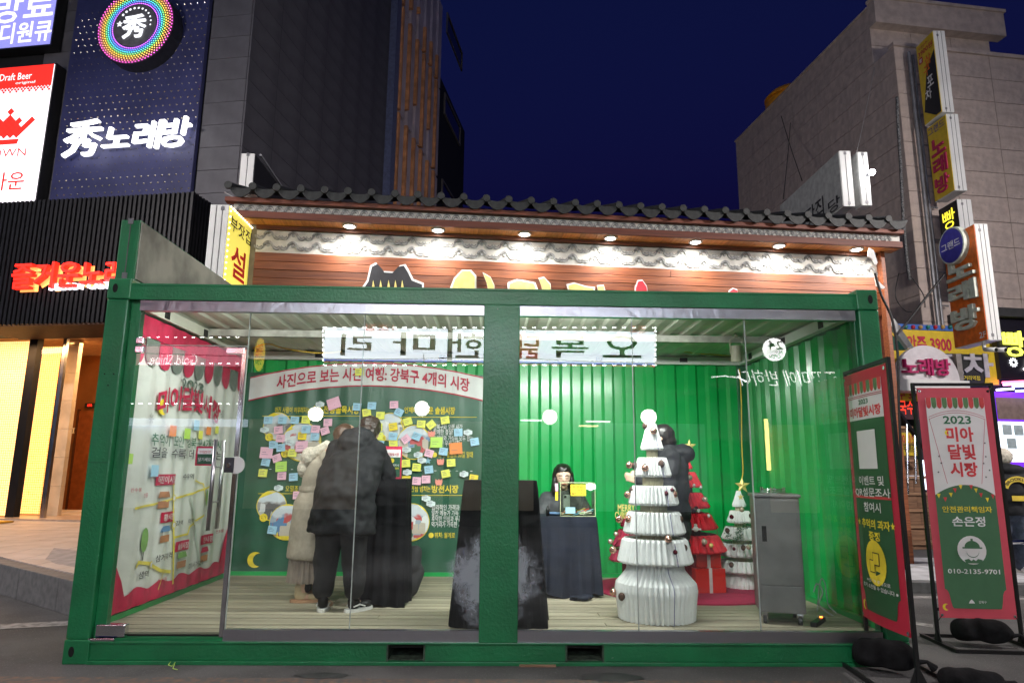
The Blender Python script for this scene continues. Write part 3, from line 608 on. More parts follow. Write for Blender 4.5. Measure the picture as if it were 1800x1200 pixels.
disc(pl, L * .42, z0 + H * .885, 0.001, L * .365, .11, .118, 'oval_face', mat('blue oval', (.06, .055, .38), .45), t, 28); ptext(pl, '그랜드', L * .12, L * .72, z0 + H * .855, z0 + H * .925, .122, WHI, t, .03)
for ch, c, h_ in (('노', .58, .17), ('래', .375, .17), ('방', .13, .20)): ptext(pl, ch, L * .08, L * .9, z0 + H * c, z0 + H * (c + h_), .045, LET, t, .07, .03)
ptext(pl, '2F', L * .78, L * .97, z0 + H * .03, z0 + H * .08, .018, WHI, t, .03)
# bracket, lamps beneath it
xx, yy = pl.O.x, pl.O.y - L / 2; t = thing('security_camera', 'small white cameras hung beneath the big orange sign', 'camera', (xx + .1, yy, z0 - .25)); b = B()
for k in range(3): b.tube([(xx + .02 + k * .07, 5.75 + k * .1, z0), (xx + .02 + k * .07, 5.75 + k * .1, z0 - .1)], .025)
b.build('mount', WHITEP, t)
for k in range(2): b = B(); b.tube([(xx + .02 + k * .16, 5.75, z0 - .13), (xx + .06 + k * .16, 5.55, z0 - .17)], [.035, .04], 10); o = b.build('housing', WHITEP, t, smooth=True); b = B(); b.tube([(xx + .06 + k * .16, 5.549, z0 - .17), (xx + .062 + k * .16, 5.54, z0 - .172)], .032, 10); b.build('lens', BLACKM, o)

# shop fronts under the granite wall
Q = Pl(FS.P(0, 0, .5).x, FS.P(0, 0, .5).y, A2)
def qsign(lab, r, m, off=0, th=.12, cat='sign', name='shop_sign'):
    a = Q.rect(*r, off); t = thing(name, lab, cat, Q.P((a[0] + a[1]) / 2, a[2], off), math.radians(A2)); plate(Q, *a, off - th, off, 'board', m, t); return t, a
DARKW = mat('dark shopfront', (.02, .02, .022), .6)
t = thing('shop_building', 'dark shopfront wall under the granite cladding', 'building', Q.P(3, 0, -.4), math.radians(A2)); plate(Q, -.6, 8.5, 0.1, 4.4, -1.7, -.25, 'wall', DARKW, t)
plate(Q, .6, 8.6, Q.sz(1700, 560)[1], Q.sz(1700, 545)[1], -.5, .35, 'ledge', mat('dark ledge', (.035, .035, .035), .5), t)
t, a = qsign('long yellow shop sign with crimson price lettering', (1560, 582, 1760, 640), YF); ptext(Q, '안주 3900', *Q.rect(1594, 590, 1672, 618), .01, REDI, t, .06)
for k in range(12): u, z = Q.sz(1578 + k * 13, 575); p = Q.P(u, z, .02); b = B(); b.ball(p, .045, 8, 5); b.build('bulb', [mat('amber bulb', (.5, .3, .08), .3), mat('teal bulb', (.02, .2, .18), .3), mat('red bulb', (.4, .01, .03), .3)][k % 3], t, smooth=True)
plate(Q, a[0], a[1], a[3] + .01, a[3] + .12, -.1, .0, 'strip', mat('blue strip', (.05, .15, .5), .5), t)
t, a = qsign('black and yellow pub sign behind the round topped sign', (1640, 622, 1755, 676), mat('dark print', (.03, .03, .03), .5), .08)
poly(Q, [Q.sz(1730, 676, .09), Q.sz(1755, 676, .09), Q.sz(1755, 618, .09), Q.sz(1738, 618, .09)], .10, YF, 'yellow_print', t); ptext(Q, '포차', *Q.rect(1640, 620, 1745, 662, .1), .11, mat('grey letter', (.5, .47, .5), .5), t, .06, .01); ptext(Q, '거리역점', *Q.rect(1694, 660, 1722, 668, .1), .11, YEL, t, .02)
a = Q.rect(1573, 607, 1684, 668, .55); t = thing('arched_sign', 'white half round sign with crimson raised letters', 'sign', Q.P((a[0] + a[1]) / 2, a[2], .5), math.radians(A2))
um, rx = (a[0] + a[1]) / 2, (a[1] - a[0]) / 2; hh = (a[3] - a[2])
poly(Q, circ(um, a[2], rx, 24, ry=hh, a1=PI * 24 / 23), .45, mat('white sign board', (.66, .62, .64), .5, var=.05), 'board', t, .1)
ptext(Q, '노래방', *Q.rect(1584, 630, 1668, 660, .6), .62, mat('magenta letter', (.45, .015, .12), .5), t, .05, .03); ptext(Q, '노래방', *Q.rect(1582, 628, 1669, 662, .56), .57, WHI, t, .08)
t2 = plate(Q, *Q.rect(1573, 668, 1700, 688, .55), .2, .62, 'awning_beam', WHITEP); tag(t2, 'pale beam under the half round sign', 'beam')
t2 = plate(Q, *Q.rect(1683, 622, 1692, 668, .3), .2, .3, 'timber_post', mat('weathered timber', (.28, .25, .24), .8)); tag(t2, 'weathered timber post between the round sign and the pub sign', 'post')
t, a = qsign('small yellow price sign half hidden between the two banners', (1560, 680, 1614, 736), mat('dark maroon print', (.06, .02, .03), .5), .1); plate(Q, a[0], a[1], a[3] - .28, a[3], .1, .11, 'yellow_band', YF, t); ptext(Q, '안주 39', *Q.rect(1563, 684, 1610, 702, .1), .115, REDI, t, .05); ptext(Q, '국수', *Q.rect(1580, 704, 1606, 728, .1), .115, glow('red dots', (1, .05, .02), 1), t, .02)
# black bakery sign with lit yellow letters and the violet shop under it
t, a = qsign('black shop sign with lit yellow letters at the right edge', (1754, 562, 1900, 668), mat('black board', (.012, .01, .016), .35), .2)
ptext(Q, '빵', *Q.rect(1762, 582, 1799, 627, .2), .23, glow('bright yellow glow', (.95, 1, .12), 1.5), t, .01, .02); poly(Q, star(*Q.sz(1780, 637, .2), .11, 11, .7), .22, WGL2, 'gear', t); poly(Q, circ(*Q.sz(1780, 637, .2), .035), .225, INK, 'gear_hole', t); ptext(Q, '사', *Q.rect(1796, 628, 1830, 658, .2), .23, WGL, t, .06, .02)
VIO = glow('violet lit fascia', (.18, .03, .75), .9); t, a = qsign('violet lit shop window with neon strips behind the right banner', (1735, 690, 1900, 990), VIO, .12, .1, 'shop window', 'shop_window')
for x0, x1, y, c in ((1700, 1742, 688, (.3, .4, 1)), (1752, 1782, 685, (.7, .6, 1)), (1786, 1830, 687, (.4, .5, 1)), (1762, 1800, 672, (1, .1, .2)), (1764, 1800, 676, (1, .3, .6)), (1780, 1830, 679, (.3, .3, 1))):
    b = B(); b.tube([Q.P(*Q.sz(x0, y, .25), .25), Q.P(*Q.sz(x1, y - 2, .25), .25)], .022, 6); b.build('neon_tube', glow('neon %.1f%.1f%.1f' % c, c, 6), t)
WW = glow('lit white window', (.85, .92, 1), 1.6); plate(Q, *Q.rect(1752, 742, 1900, 812, .12), .12, .13, 'window_pane', WW, t); plate(Q, *Q.rect(1752, 700, 1900, 738, .12), .12, .13, 'fascia', mat('warm fascia', (.25, .18, .15), .5), t)
for k, (x, y) in enumerate(((1762, 746), (1782, 747), (1770, 770))): plate(Q, *Q.rect(x, y, x + 16, y + 18, .13), .132, .14, 'menu_sheet', mat('menu sheet', (.5, .6, .62), .5), t)
plate(Q, *Q.rect(1752, 900, 1830, 935, .12), .12, .16, 'lower_panel', mat('pink counter', (.55, .25, .5), .4), t); plate(Q, *Q.rect(1735, 935, 1830, 985, .12), .12, .17, 'base', PAVE2, t)
t, a = qsign('navy menu board with orange bars behind the right banner', (1712, 742, 1738, 900), mat('navy board', (.03, .03, .2), .5), .7, .05)
for k in range(7): r_ = Q.rect(1716, 750 + k * 20, 1736, 762 + k * 20, .7); plate(Q, *r_, .7, .71, 'print', [ORF, WHI, mat('sky print', (.2, .4, .7), .5)][k % 3], t)
t, a = qsign('tall narrow yellow flag sign by the menu board', (1739, 752, 1747, 850), YF, .75, .03)
t, a = qsign('yellow poster with red writing beside the stair', (1562, 760, 1612, 800), YF, .3); ptext(Q, '0011!', *Q.rect(1580, 764, 1604, 778, .3), .31, REDI, t, .03); ptext(Q, '새우튀김', *Q.rect(1580, 780, 1608, 794, .3), .31, INK, t, .03)
t, a = qsign('bright white lit window behind the wooden stair', (1590, 808, 1634, 860), glow('pale window', (.75, .85, 1), 1.6), -.2)
# wooden stair
WST = wood('stair timber', (.27, .15, .085), (.10, .052, .03), 0, .6)
st = thing('wooden_stair', 'brown wooden stair climbing behind the banners', 'stair', Q.P(.3, .12, 1.2), math.radians(A2))
hs_ = []
for k in range(8):
    zt_ = Q.sz(1600, 952 - k * 29, 1.6 - k * .22)[1]
    z0_ = .12 if k == 0 else hs_[-1] + .004
    o1 = 1.6 - k * .22; u0 = Q.sz(1560, 900, o1)[0] - .1; u1 = Q.sz(1652 - k * 5, 900, o1)[0]
    n_ = 4
    for q in range(n_): plate(Q, u0 + (u1 - u0) * q / n_ + .003, u0 + (u1 - u0) * (q + 1) / n_ - .003, z0_, zt_ - .05, o1 - .30, o1 - .02, 'riser_board', WST, st)
    plate(Q, u0 - .02, u1 + .02, zt_ - .048, zt_, o1 - .31, o1 + .02, 'tread', wood('tread timber', (.42, .25, .14), (.22, .12, .07), 0, .6), st); hs_.append(zt_)
b = B(); b.bar(Q.P(*Q.sz(1572, 715, 1.3), 1.3), Q.P(*Q.sz(1634, 800, .9), .9), .06); b.build('handrail', BLACKM, st)
for x, y0_, y1_ in ((1577, 722, 890), (1594, 745, 868), (1608, 765, 850)): b = B(); b.tube([Q.P(*Q.sz(x, y0_, 1.2), 1.2), Q.P(*Q.sz(x + 2, y1_, 1.2), 1.2)], .02); b.build('baluster', CHROME, st)
# steel rail by the person at the right
b = B(); a0, a1 = at(1738, 952, Y=3.6), at(1812, 952, Y=3.6); b.tube([a0, a1], .03, 10); b.tube([a0 + Vector((.05, 0, 0)), (a0.x + .05, a0.y, .12)], .025, 8); b.tube([a1, (a1.x, a1.y, .12)], .025, 8); tag(b.build('steel_rail', CHROME, smooth=True), 'low polished steel barrier rail at the right edge', 'railing')
# slanted white awning edge and green awning behind the restaurant corner
b = B(); b.prism([at(x, y, Y=7.2) for x, y in ((1562, 565), (1572, 560), (1606, 610), (1596, 612))], (0, .1, 0)); tag(b.build('awning_edge', WHITEP, fix=True), 'white slanted awning edge at the restaurant corner', 'awning')
b = B(); b.prism([at(x, y, Y=7.3) for x, y in ((1556, 580), (1566, 586), (1596, 614), (1556, 614))], (0, .1, 0)); tag(b.build('green_awning', mat('green awning', (.03, .16, .12), .6), fix=True), 'green awning flap below the white awning edge', 'awning')
# ------------------------------------------------------------------ restaurant with tiled eave
RT = Pl(-1.05, 4.0, 4.8); OE = .34
def rz(y, off=0): return RT.sz(925, y, off)[1]
ul = RT.sz(449, 440)[0]; ur_ = RT.sz(1545, 440)[0]; el = RT.sz(396, 360, OE)[0]; er_ = RT.sz(1583, 385, OE)[0]
BRN = wood('brown timber', (.30, .095, .035), (.13, .036, .016), 0, .5); BRN2 = wood('red brown timber', (.22, .06, .03), (.12, .03, .017), 0, .6)
rest = thing('restaurant', 'low timber restaurant front with a dark tiled eave and downlights', 'building', RT.P((ul + ur_) / 2, 0), math.radians(4.8))
plate(RT, el + .1, er_ - .15, 0, rz(352, OE), -6, -.06, 'wall', mat('plain wall', (.22, .2, .18), .8), rest)
zs = [rz(416), rz(425), rz(463), rz(478), rz(492), rz(506), rz(520), rz(535)]
plate(RT, ul, ur_, zs[1] + .004, zs[0] + .05, -.06, .05, 'beam', BRN, rest)
PLAS = mat('white plaster', (.66, .64, .58), .8, var=.12, scale=6, bump=.2); plate(RT, ul, ur_, zs[2] + .004, zs[1], -.06, .0, 'plaster_band', PLAS, rest)
for k in range(2, 7):
    for (a_, c_) in ((ul, ul + (ur_ - ul) * (.3 + .17 * (k % 3))), (ul + (ur_ - ul) * (.3 + .17 * (k % 3)), ur_)):
        plate(RT, a_ + .002, c_ - .002, zs[k + 1] + .006, zs[k], -.06, .02 + .004 * (k % 2), 'plank', BRN, rest, bevel=.004)
plate(RT, ul, ur_, 0, zs[7], -.06, .0, 'lower_wall', BRN2, rest)
plate(RT, ur_ + .002, RT.sz(1553, 500, .12)[0], 0, zs[0] + .05, -.06, .12, 'corner_post', BRN, rest, bevel=.006)
# soffit boards, lamps
zso = rz(404, OE)
n_ = 40
for k in range(n_): plate(RT, el + (er_ - el) * k / n_ + .002, el + (er_ - el) * (k + 1) / n_ - .002, zso, zso + .03, .052, OE - .03, 'soffit_board', wood('soffit pine', (.85, .36, .10), (.60, .22, .06), 1, .5), rest)
zb_ = rz(393, OE + .02); plate(RT, el + .05, er_ - .02, zso - .01, zb_, OE - .03, OE + .02, 'eave_beam', BRN2, rest, bevel=.006)
zd = rz(381, OE); plate(RT, el + .1, er_ - .02, zb_ + .003, zd, OE - .10, OE - .04, 'arch_band', PLAS, rest)
zf_ = rz(371, OE + .05); plate(RT, el, er_, zd + .003, zf_, OE - .08, OE + .05, 'fascia_board', BRN2, rest, bevel=.006)
plate(RT, el + .1, er_ - .1, zb_, zf_ + .03, -5.9, OE - .11, 'roof_core', mat('roof underlay', (.03, .03, .03), .8), rest)
# small double arches
RELM = mat('grey relief tile', (.34, .34, .33), .8, var=.3, scale=20)
def arcmesh(b, r0, r1, a0, a1, th, n=8, cx=0, cz=0):
    for k in range(n):
        t0, t1 = a0 + (a1 - a0) * k / n, a0 + (a1 - a0) * (k + 1) / n
        c = lambda r, t, y: (cx + r * math.cos(t), y, cz + r * math.sin(t))
        b.hexa([c(r0, t0, -th), c(r1, t0, -th), c(r1, t0, 0), c(r0, t0, 0), c(r0, t1, -th), c(r1, t1, -th), c(r1, t1, 0), c(r0, t1, 0)])
loc = rest.matrix_basis.inverted()
def rl(u, z, off): return loc @ RT.P(u, z, off)
me = None; k = 0; u = el + .2; st_ = .128; h_ = zd - zb_
while u < er_ - .15:
    if me is None:
        b = B(); arcmesh(b, .052, .064, .15, PI - .15, .02, 7); arcmesh(b, .032, .043, .1, PI - .1, .02, 6)
        for i, v in enumerate(b.v): b.v[i] = Vector((v.x, v.y, v.z * h_ / .075))
        o = b.build('arch_tile', RELM, rest, local=True); me = o.data
    else: o = inst('arch_tile', me, rest)
    o.location = rl(u, zb_ + .01, OE - .04); u += st_
# wave relief tiles
me = None; hb = zs[1] - zs[2]; pitch = .335; nn = int((ur_ - ul) / pitch)
for row in range(2):
    for k in range(nn):
        if me is None:
            b = B(); r = .078
            arcmesh(b, r * .52, r * .95, .12, PI * .93, .022, 10); arcmesh(b, r * .70, r * .98, PI * 1.06, PI * 1.97, .016, 10, -.122, .016); arcmesh(b, r * .70, r * .98, PI * 1.03, PI * 1.94, .016, 10, .122, .016); arcmesh(b, r * .34, r * .50, PI * 1.05, PI * 1.9, .012, 6, -.118, .012); arcmesh(b, r * .34, r * .50, PI * 1.1, PI * 1.95, .012, 6, .118, .012); arcmesh(b, 0, r * .3, 0, PI * 2, .018, 6, 0, .01)
            o = b.build('wave_tile', RELM, rest, local=True, smooth=False); me = o.data
        else: o = inst('wave_tile', me, rest)
        o.location = rl(ul + pitch * (k + .5), zs[2] + hb * (.30 + .46 * row), .0)
# downlights
LAMP = glow('lamp white', (1, .97, .92), 26)
for k, x in enumerate((614, 770, 922, 1073, 1222, 1368, 1503)):
    u = RT.sz(x, 402, .2)[0]; o = B().lathe([(.085, 0), (.10, .0), (.10, -.022), (.075, -.022)], n=18, cap=False).build('downlight', WHITEP, rest, local=True); o.location = rl(u, zso - .001, .19)
    b = B(); b.lathe([(.0, -.03), (.05, -.028), (.074, -.014), (.074, .0)], n=16, cap=False); g = b.build('lamp_glass', LAMP, o, local=True, smooth=True)
    l = bpy.data.lights.new('downlight_lamp', 'SPOT'); l.energy = 120; l.spot_size = math.radians(168); l.spot_blend = 1; l.shadow_soft_size = .09; l.color = (1, .97, .92)
    lo = bpy.data.objects.new('downlight_lamp', l); COL.objects.link(lo); lo.location = RT.P(u, zso - .05, .26)
# roof tiles: round cover ends, scalloped pans and barrels running back
TIL = mat('dark roof tile', (.022, .024, .023), .6, var=.3, scale=14, bump=.3, bscale=40)
zt0 = rz(366, OE + .1); tp = .318; nT = int((er_ - el) / tp); mc = mp_ = mb = None
for k in range(nT):
    u = el + .06 + k * tp
    if mc is None:
        b = B(); b.tube([(0, -.03, 0), (0, 0, 0)], [.052, .055], 14); b.tube([(0, .001, 0), (0, 1.0, .34)], .048, 10); o = b.build('cover_tile', TIL, rest, local=True); mc = o.data
        b = B(); n_ = 10
        pr_ = []
        for i in range(n_ + 1):
            t_ = -1 + 2 * i / n_; xx = t_ * tp * .52; lo_ = -.15 * (1 - abs(t_) ** 2.2) - .012; hi_ = -.035 * (1 - t_ * t_); pr_.append((xx, lo_, hi_))
        for i in range(n_):
            a_, c_ = pr_[i], pr_[i + 1]; b.hexa([(a_[0], -.02, a_[1]), (c_[0], -.02, c_[1]), (c_[0], .0, c_[1]), (a_[0], .0, a_[1]), (a_[0], -.02, a_[2]), (c_[0], -.02, c_[2]), (c_[0], .0, c_[2]), (a_[0], .0, a_[2])])
            b.hexa([(a_[0], .0, a_[2] - .02), (c_[0], .0, c_[2] - .02), (c_[0], 1.0, c_[2] + .32), (a_[0], 1.0, a_[2] + .32), (a_[0], .0, a_[2]), (c_[0], .0, c_[2]), (c_[0], 1.0, c_[2] + .34), (a_[0], 1.0, a_[2] + .34)])
        o2 = b.build('pan_tile', TIL, rest, local=True); mp_ = o2.data
    else: o = inst('cover_tile', mc, rest); o2 = inst('pan_tile', mp_, rest)
    o.location = rl(u, zt0 + .105, OE + .12); o.rotation_euler = (0, random.uniform(-.1, .1), random.uniform(-.03, .03)); o2.location = rl(u + tp / 2, zt0 + .11 + random.uniform(-.006, .006), OE + .10)
plate(RT, el + .1, er_ - .1, zf_ + .03, zt0 + .42, -5, -.9, 'roof_ridge', TIL, rest)
# facade letters whose tops show above the container
sg = thing('facade_letters', 'cut out signboard letters on the timber wall just above the green booth', 'sign', RT.P(RT.sz(900, 530)[0], rz(530), .05), math.radians(4.8))
def rp(pts, off): return [RT.sz(x, y, off) for x, y in pts]
CY_ = mat('cream letter', (.80, .68, .22), .5)
hat = [(637, 512), (648, 496), (654, 470), (664, 465), (672, 474), (676, 480), (690, 481), (700, 470), (710, 468), (716, 478), (724, 494), (742, 501), (742, 530), (637, 530)]
poly(RT, rp([(x + (-3 if x < 690 else 3), y - 3) for x, y in hat], .03), .03, WHI, 'halo', sg, .02); poly(RT, rp(hat, .05), .055, INK, 'roof_emblem', sg, .03)
for x in (655, 668, 682, 694, 706): poly(RT, rp([(x - 3, 516), (x + 1, 492), (x + 6, 516)], .09), .09, CY_, 'cream_stripe', sg, .004)
for pts, m in (([(793, 512), (800, 492), (812, 478), (826, 478), (834, 488), (834, 530), (793, 530)], CY_), ([(850, 482), (862, 490), (868, 505), (868, 525), (860, 525), (856, 500)], CY_), ([(896, 500), (910, 494), (938, 500), (942, 512), (942, 525), (896, 525)], CY_), ([(948, 492), (956, 490), (966, 502), (968, 525), (956, 525), (952, 505)], CY_), ([(999, 503), (1010, 500), (1028, 506), (1042, 508), (1042, 525), (1004, 525)], CY_), ([(1050, 505), (1060, 504), (1064, 520), (1052, 520)], CY_), ([(1117, 508), (1121, 496), (1128, 495), (1135, 506), (1137, 525), (1117, 525)], mat('coral letter', (.75, .04, .06), .5)), ([(1281, 514), (1287, 509), (1294, 512), (1296, 525), (1281, 525)], mat('coral letter'))):
    poly(RT, rp([(x, y) for x, y in pts], .04), .055, m, 'letter', sg, .03); cx_ = sum(p[0] for p in pts) / len(pts); poly(RT, rp([(cx_ + (x - cx_) * 1.16, y - 3) for x, y in pts], .03), .03, WHI, 'halo', sg, .02)
# yellow lightbox at the left end of the restaurant
YLB = glow('yellow lit face', (.85, .72, .12), .75)
t, pl, L, z0, z1 = signbox('yellow lightbox with black and red brush letters left of the tiled eave', (403, 360), (395, 505), 3.3, 449, .24, YLB, west=False, seams=2); H = z1 - z0
ptext(pl, '부잣집', L * .05, L * .80, z0 + H * .72, z0 + H * .90, .02, INK, t, .03, skew=0); ptext(pl, '설', L * .16, L * .68, z0 + H * .18, z0 + H * .58, .02, mat('brush red', (.65, .02, .02), .5), t, .04)
LED = glow('led dots', (1, .85, .55), 5)
for k in range(14):
    for (uu, zz) in ((L * k / 14 + .02, z1 - .02), (.02, z0 + H * k / 14), (L - .02, z0 + H * k / 14)):
        b = B(); b.ball(pl.P(uu, zz, .02), .012, 6, 4); b.build('led', LED, t)
# rooftop signs
t, pl, L, z0, z1 = signbox('dark backed rooftop sign on the left end of the tiled roof', (448, 270), (441, 334), 4.5, 552, .20, mat('black back', (.012, .012, .014), .6), west=False, seams=1)
b = B(); b.bar(pl.P(.15, z1 + .05, .03), pl.P(L - .1, z1 - .1, .03), .03); b.build('stay', mat('grey angle iron', (.3, .3, .32), .5), t)
GRF = mat('grey unlit face', (.36, .37, .36), .6)
t, pl, L, z0, z1 = signbox('grey rooftop sign with black brush letters at the right end of the roof', (1475, 265), (1484, 362), 5.4, 1372, .19, GRF, seams=1); H = z1 - z0
ptext(pl, '부잣집', L * .30, L * .74, z0 + H * .10, z0 + H * .46, .02, INK, t, .03); ptext(pl, '당', L * .80, L * .97, z0 + H * .02, z0 + H * .26, .02, INK, t, .03)
t, pl, L, z0, z1 = signbox('narrow white rooftop sign beside the glaring lamp', (1507, 267), (1514, 362), 5.4, 1495, .17, GRF, seams=1)
p = at(1533, 303, Y=5.3); t = thing('flood_lamp', 'small glaring white flood lamp beside the rooftop sign', 'lamp', p); b = B(); b.ball(p, .05, 12, 8); b.build('bulb', glow('glare', (.95, .97, 1), 60), t, smooth=True); b = B(); b.tube([p + Vector((0, .05, 0)), p + Vector((-.08, .2, -.02))], .03); b.build('socket', PIPE, t)
l = bpy.data.lights.new('flood_bulb', 'POINT'); l.energy = 4; l.shadow_soft_size = .05; lo = bpy.data.objects.new('flood_bulb', l); COL.objects.link(lo); lo.location = p + Vector((0, -.08, 0))
# torn white tape and drooping cables at the right end
b = B(); P = [at(x, y, Y=4.4) for x, y in ((1528, 435), (1536, 440), (1543, 462), (1540, 466), (1533, 455), (1526, 450))]; b.prism(P, (0, .02, 0)); tag(b.build('torn_tape', WHITEP, fix=True), 'torn white plastic strip at the right end of the relief band', 'tape')
b = B(); P = [at(x, y, Y=4.4) for x, y in ((1538, 488), (1556, 505), (1552, 508), (1541, 503))]; b.prism(P, (0, .02, 0)); tag(b.build('torn_tape', WHITEP, fix=True), 'white plastic scrap hanging above the booth corner', 'tape')
wire([at(x, y, Y=3.9) for x, y in ((1538, 480), (1550, 520), (1568, 560), (1578, 620), (1580, 700), (1586, 860), (1590, 1000))], .018, 'black cable falling past the right corner of the booth')
wire([at(x, y, Y=6.0) for x, y in ((1662, 480), (1630, 520), (1600, 560), (1576, 588))], .02, 'thick black cable running to the big orange sign')
wire([at(x, y, Y=4.4) for x, y in ((395, 338), (420, 350), (440, 342), (452, 336))], .008, 'pale wire curling over the left end of the tiles', m=mat('wire grey'))

# ------------------------------------------------------------------ the street behind the camera, seen mirrored in the glass
OP = Pl(7.2, -12, 180)        # u runs to the left as one faces it; here u = 7.2 - x
def mx(px, py): p = at(px, py, Y=12); return 7.2 - p.x, p.z
opp = thing('opposite_building', 'dark shop building across the street, mirrored in the booth glass', 'building', (3, -12.3, 0))
B().box(-14, 20, -14, -12.25, 0, 9).build('wall', mat('dark facade', (.012, .012, .013), .7, var=.4), opp)
for k in range(7): B().box(-12 + k * 4.4, -9.2 + k * 4.4, -12.245, -12.2, .4, 2.6).build('shop_window', glow('dim shop window %d' % (k % 3), [(.9, .8, .6), (.7, .8, 1), (1, .75, .5)][k % 3], [.35, .25, .15][k % 3]), opp)
def mrect(x0, y0, x1, y1): a = mx(x0, (y0 + y1) / 2); c = mx(x1, (y0 + y1) / 2); t_ = mx((x0 + x1) / 2, y0); b_ = mx((x0 + x1) / 2, y1); return c[0], a[0], b_[1], t_[1]
def osign(lab, r, m, name='mirrored_sign'): a = mrect(*r); t = thing(name, lab, 'sign', (7.2 - (a[0] + a[1]) / 2, -12, a[2])); plate(OP, a[0], a[1], a[2], a[3], -.15, 0, 'board', m, t); return t, a
OW = glow('lit white board', (.82, .92, 1), 14)
t, a = osign('long lit white restaurant sign mirrored in the glass under the ceiling', (568, 578, 1152, 638), OW)
DK = mat('dark sign letter', (.10, .10, .05), .6)
for ch, r in (('오', (1060, 588, 1128, 628)), ('복', (970, 590, 1035, 628)), ('한', (795, 585, 850, 628)), ('마', (690, 583, 765, 624)), ('리', (598, 586, 652, 624))): ptext(OP, ch, *mrect(*r), .01, DK, t, .03)
RD = glow('red sign letter', (1, .08, .03), 2.5); ptext(OP, '닭', *mrect(905, 586, 948, 630), .01, RD, t, .03)
ptext(OP, '1호점', *mrect(642, 568, 692, 580), .01, RD, t, .02); ptext(OP, '원조', *mrect(1108, 570, 1136, 584), .01, RD, t, .02)
aa = mrect(568, 632, 1152, 637); plate(OP, aa[0], aa[1], aa[2], aa[3], 0, .008, 'blue_stripe', glow('blue stripe', (.02, .1, 1), 5), t)
aa = mrect(568, 637, 1152, 639); plate(OP, aa[0], aa[1], aa[2] - .02, aa[3], 0, .008, 'red_stripe', glow('red stripe', (.7, .02, .1), 4), t)
LEDW = glow('led row', (.95, .97, 1), 34)
b = B()
for k in range(34):
    for y in (575, 641): u, z = mx(570 + k * 17.6, y); b.add([OP.P(u - .05, z - .016, .03), OP.P(u + .05, z - .016, .03), OP.P(u + .05, z + .016, .03), OP.P(u - .05, z + .016, .03)], [(0, 1, 2, 3)])
for k in range(7):
    for x in (567, 1153): u, z = mx(x, 580 + k * 8.5); b.add([OP.P(u - .02, z - .04, .03), OP.P(u + .02, z - .04, .03), OP.P(u + .02, z + .04, .03), OP.P(u - .02, z + .04, .03)], [(0, 1, 2, 3)])
b.build('led_row', LEDW, t)
t, a = osign('pink lit shop fascia mirrored in the door glass', (216, 608, 428, 640), glow('pink fascia', (.85, .36, .45), 4.5)); ptext(OP, 'Gold Shine', *mrect(262, 621, 345, 641), .02, glow('script white', (1, .95, .95), 11), t, .0)
t, a = osign('lower white lit shop window mirrored in the door glass', (216, 735, 430, 748), glow('pale lit window', (.7, .8, 1), 4.5), 'mirrored_window')
b = B()
for y in (592, 638, 709):
    for k in range(13):
        u, z = mx(230 + k * 15.5, y)
        for q in range(3): b.add([OP.P(u - .04 + q * .03, z - .015, .04), OP.P(u - .02 + q * .03, z - .015, .04), OP.P(u - .02 + q * .03, z + .015, .04), OP.P(u - .04 + q * .03, z + .015, .04)], [(0, 1, 2, 3)])
tag(b.build('led_string', LEDW), 'dotted white led strings mirrored in the door glass', 'lights')
u, z = mx(1364, 613); t = thing('round_sign', 'white round always open sign mirrored at the upper right of the glass', 'sign', (7.2 - u, -12, z - .3)); OWB = glow('round lit board', (1, 1, 1), 16)
poly(OP, circ(u, z, .30, 32), 0, OWB, 'board', t, -.05)
for s, r in (('24', (1352, 598, 1378, 613)), ('ALWAYS', (1350, 614, 1378, 621)), ('OPEN', (1354, 622, 1374, 629))): ptext(OP, s, *mrect(*r), .02, DK, t, .03)
t = thing('script_sign', 'white handwritten neon script mirrored at the upper right of the glass', 'sign', (7.2 - u, -12, 2.9)); SW = glow('script neon', (1, 1, 1), 11)
ptext(OP, '주꾸미에 반하다', *mrect(1298, 650, 1475, 678), .02, SW, t, -.004, skew=.1); sweep(OP, [mx(1252, 662), mx(1275, 660), mx(1300, 663), mx(1318, 672)], .03, .02, SW, 'flourish', t)
# warm upright window light mirrored on the right pane
u0_, z0_ = mx(1353, 826); u1_, z1_ = mx(1359, 736); t = thing('upright_light', 'thin upright yellow light mirrored on the right pane', 'light', (7.2 - u0_, -12, z0_)); b = B(); b.box(7.2 - u0_ - .03, 7.2 - u0_ + .05, -12.02, -11.95, z0_, z1_); b.build('tube', glow('warm tube', (1, .75, .25), 22), t)
for k, (x0, x1, y, c) in enumerate(((915, 953, 738, (1, 1, 1)), (1030, 1073, 740, (1, .95, .9)), (1018, 1052, 748, (1, .6, .4)))):
    p0, p1 = mx(x0, y), mx(x1, y); b = B(); b.box(7.2 - p0[0], 7.2 - p1[0], -12.0, -11.95, p0[1] - .02, p0[1] + .02); tag(b.build('strip_light', glow('strip %d' % k, c, 16)), ['left', 'upper right', 'lower right, orange'][k] + ' of three thin strip lights mirrored above the seated woman', 'light')
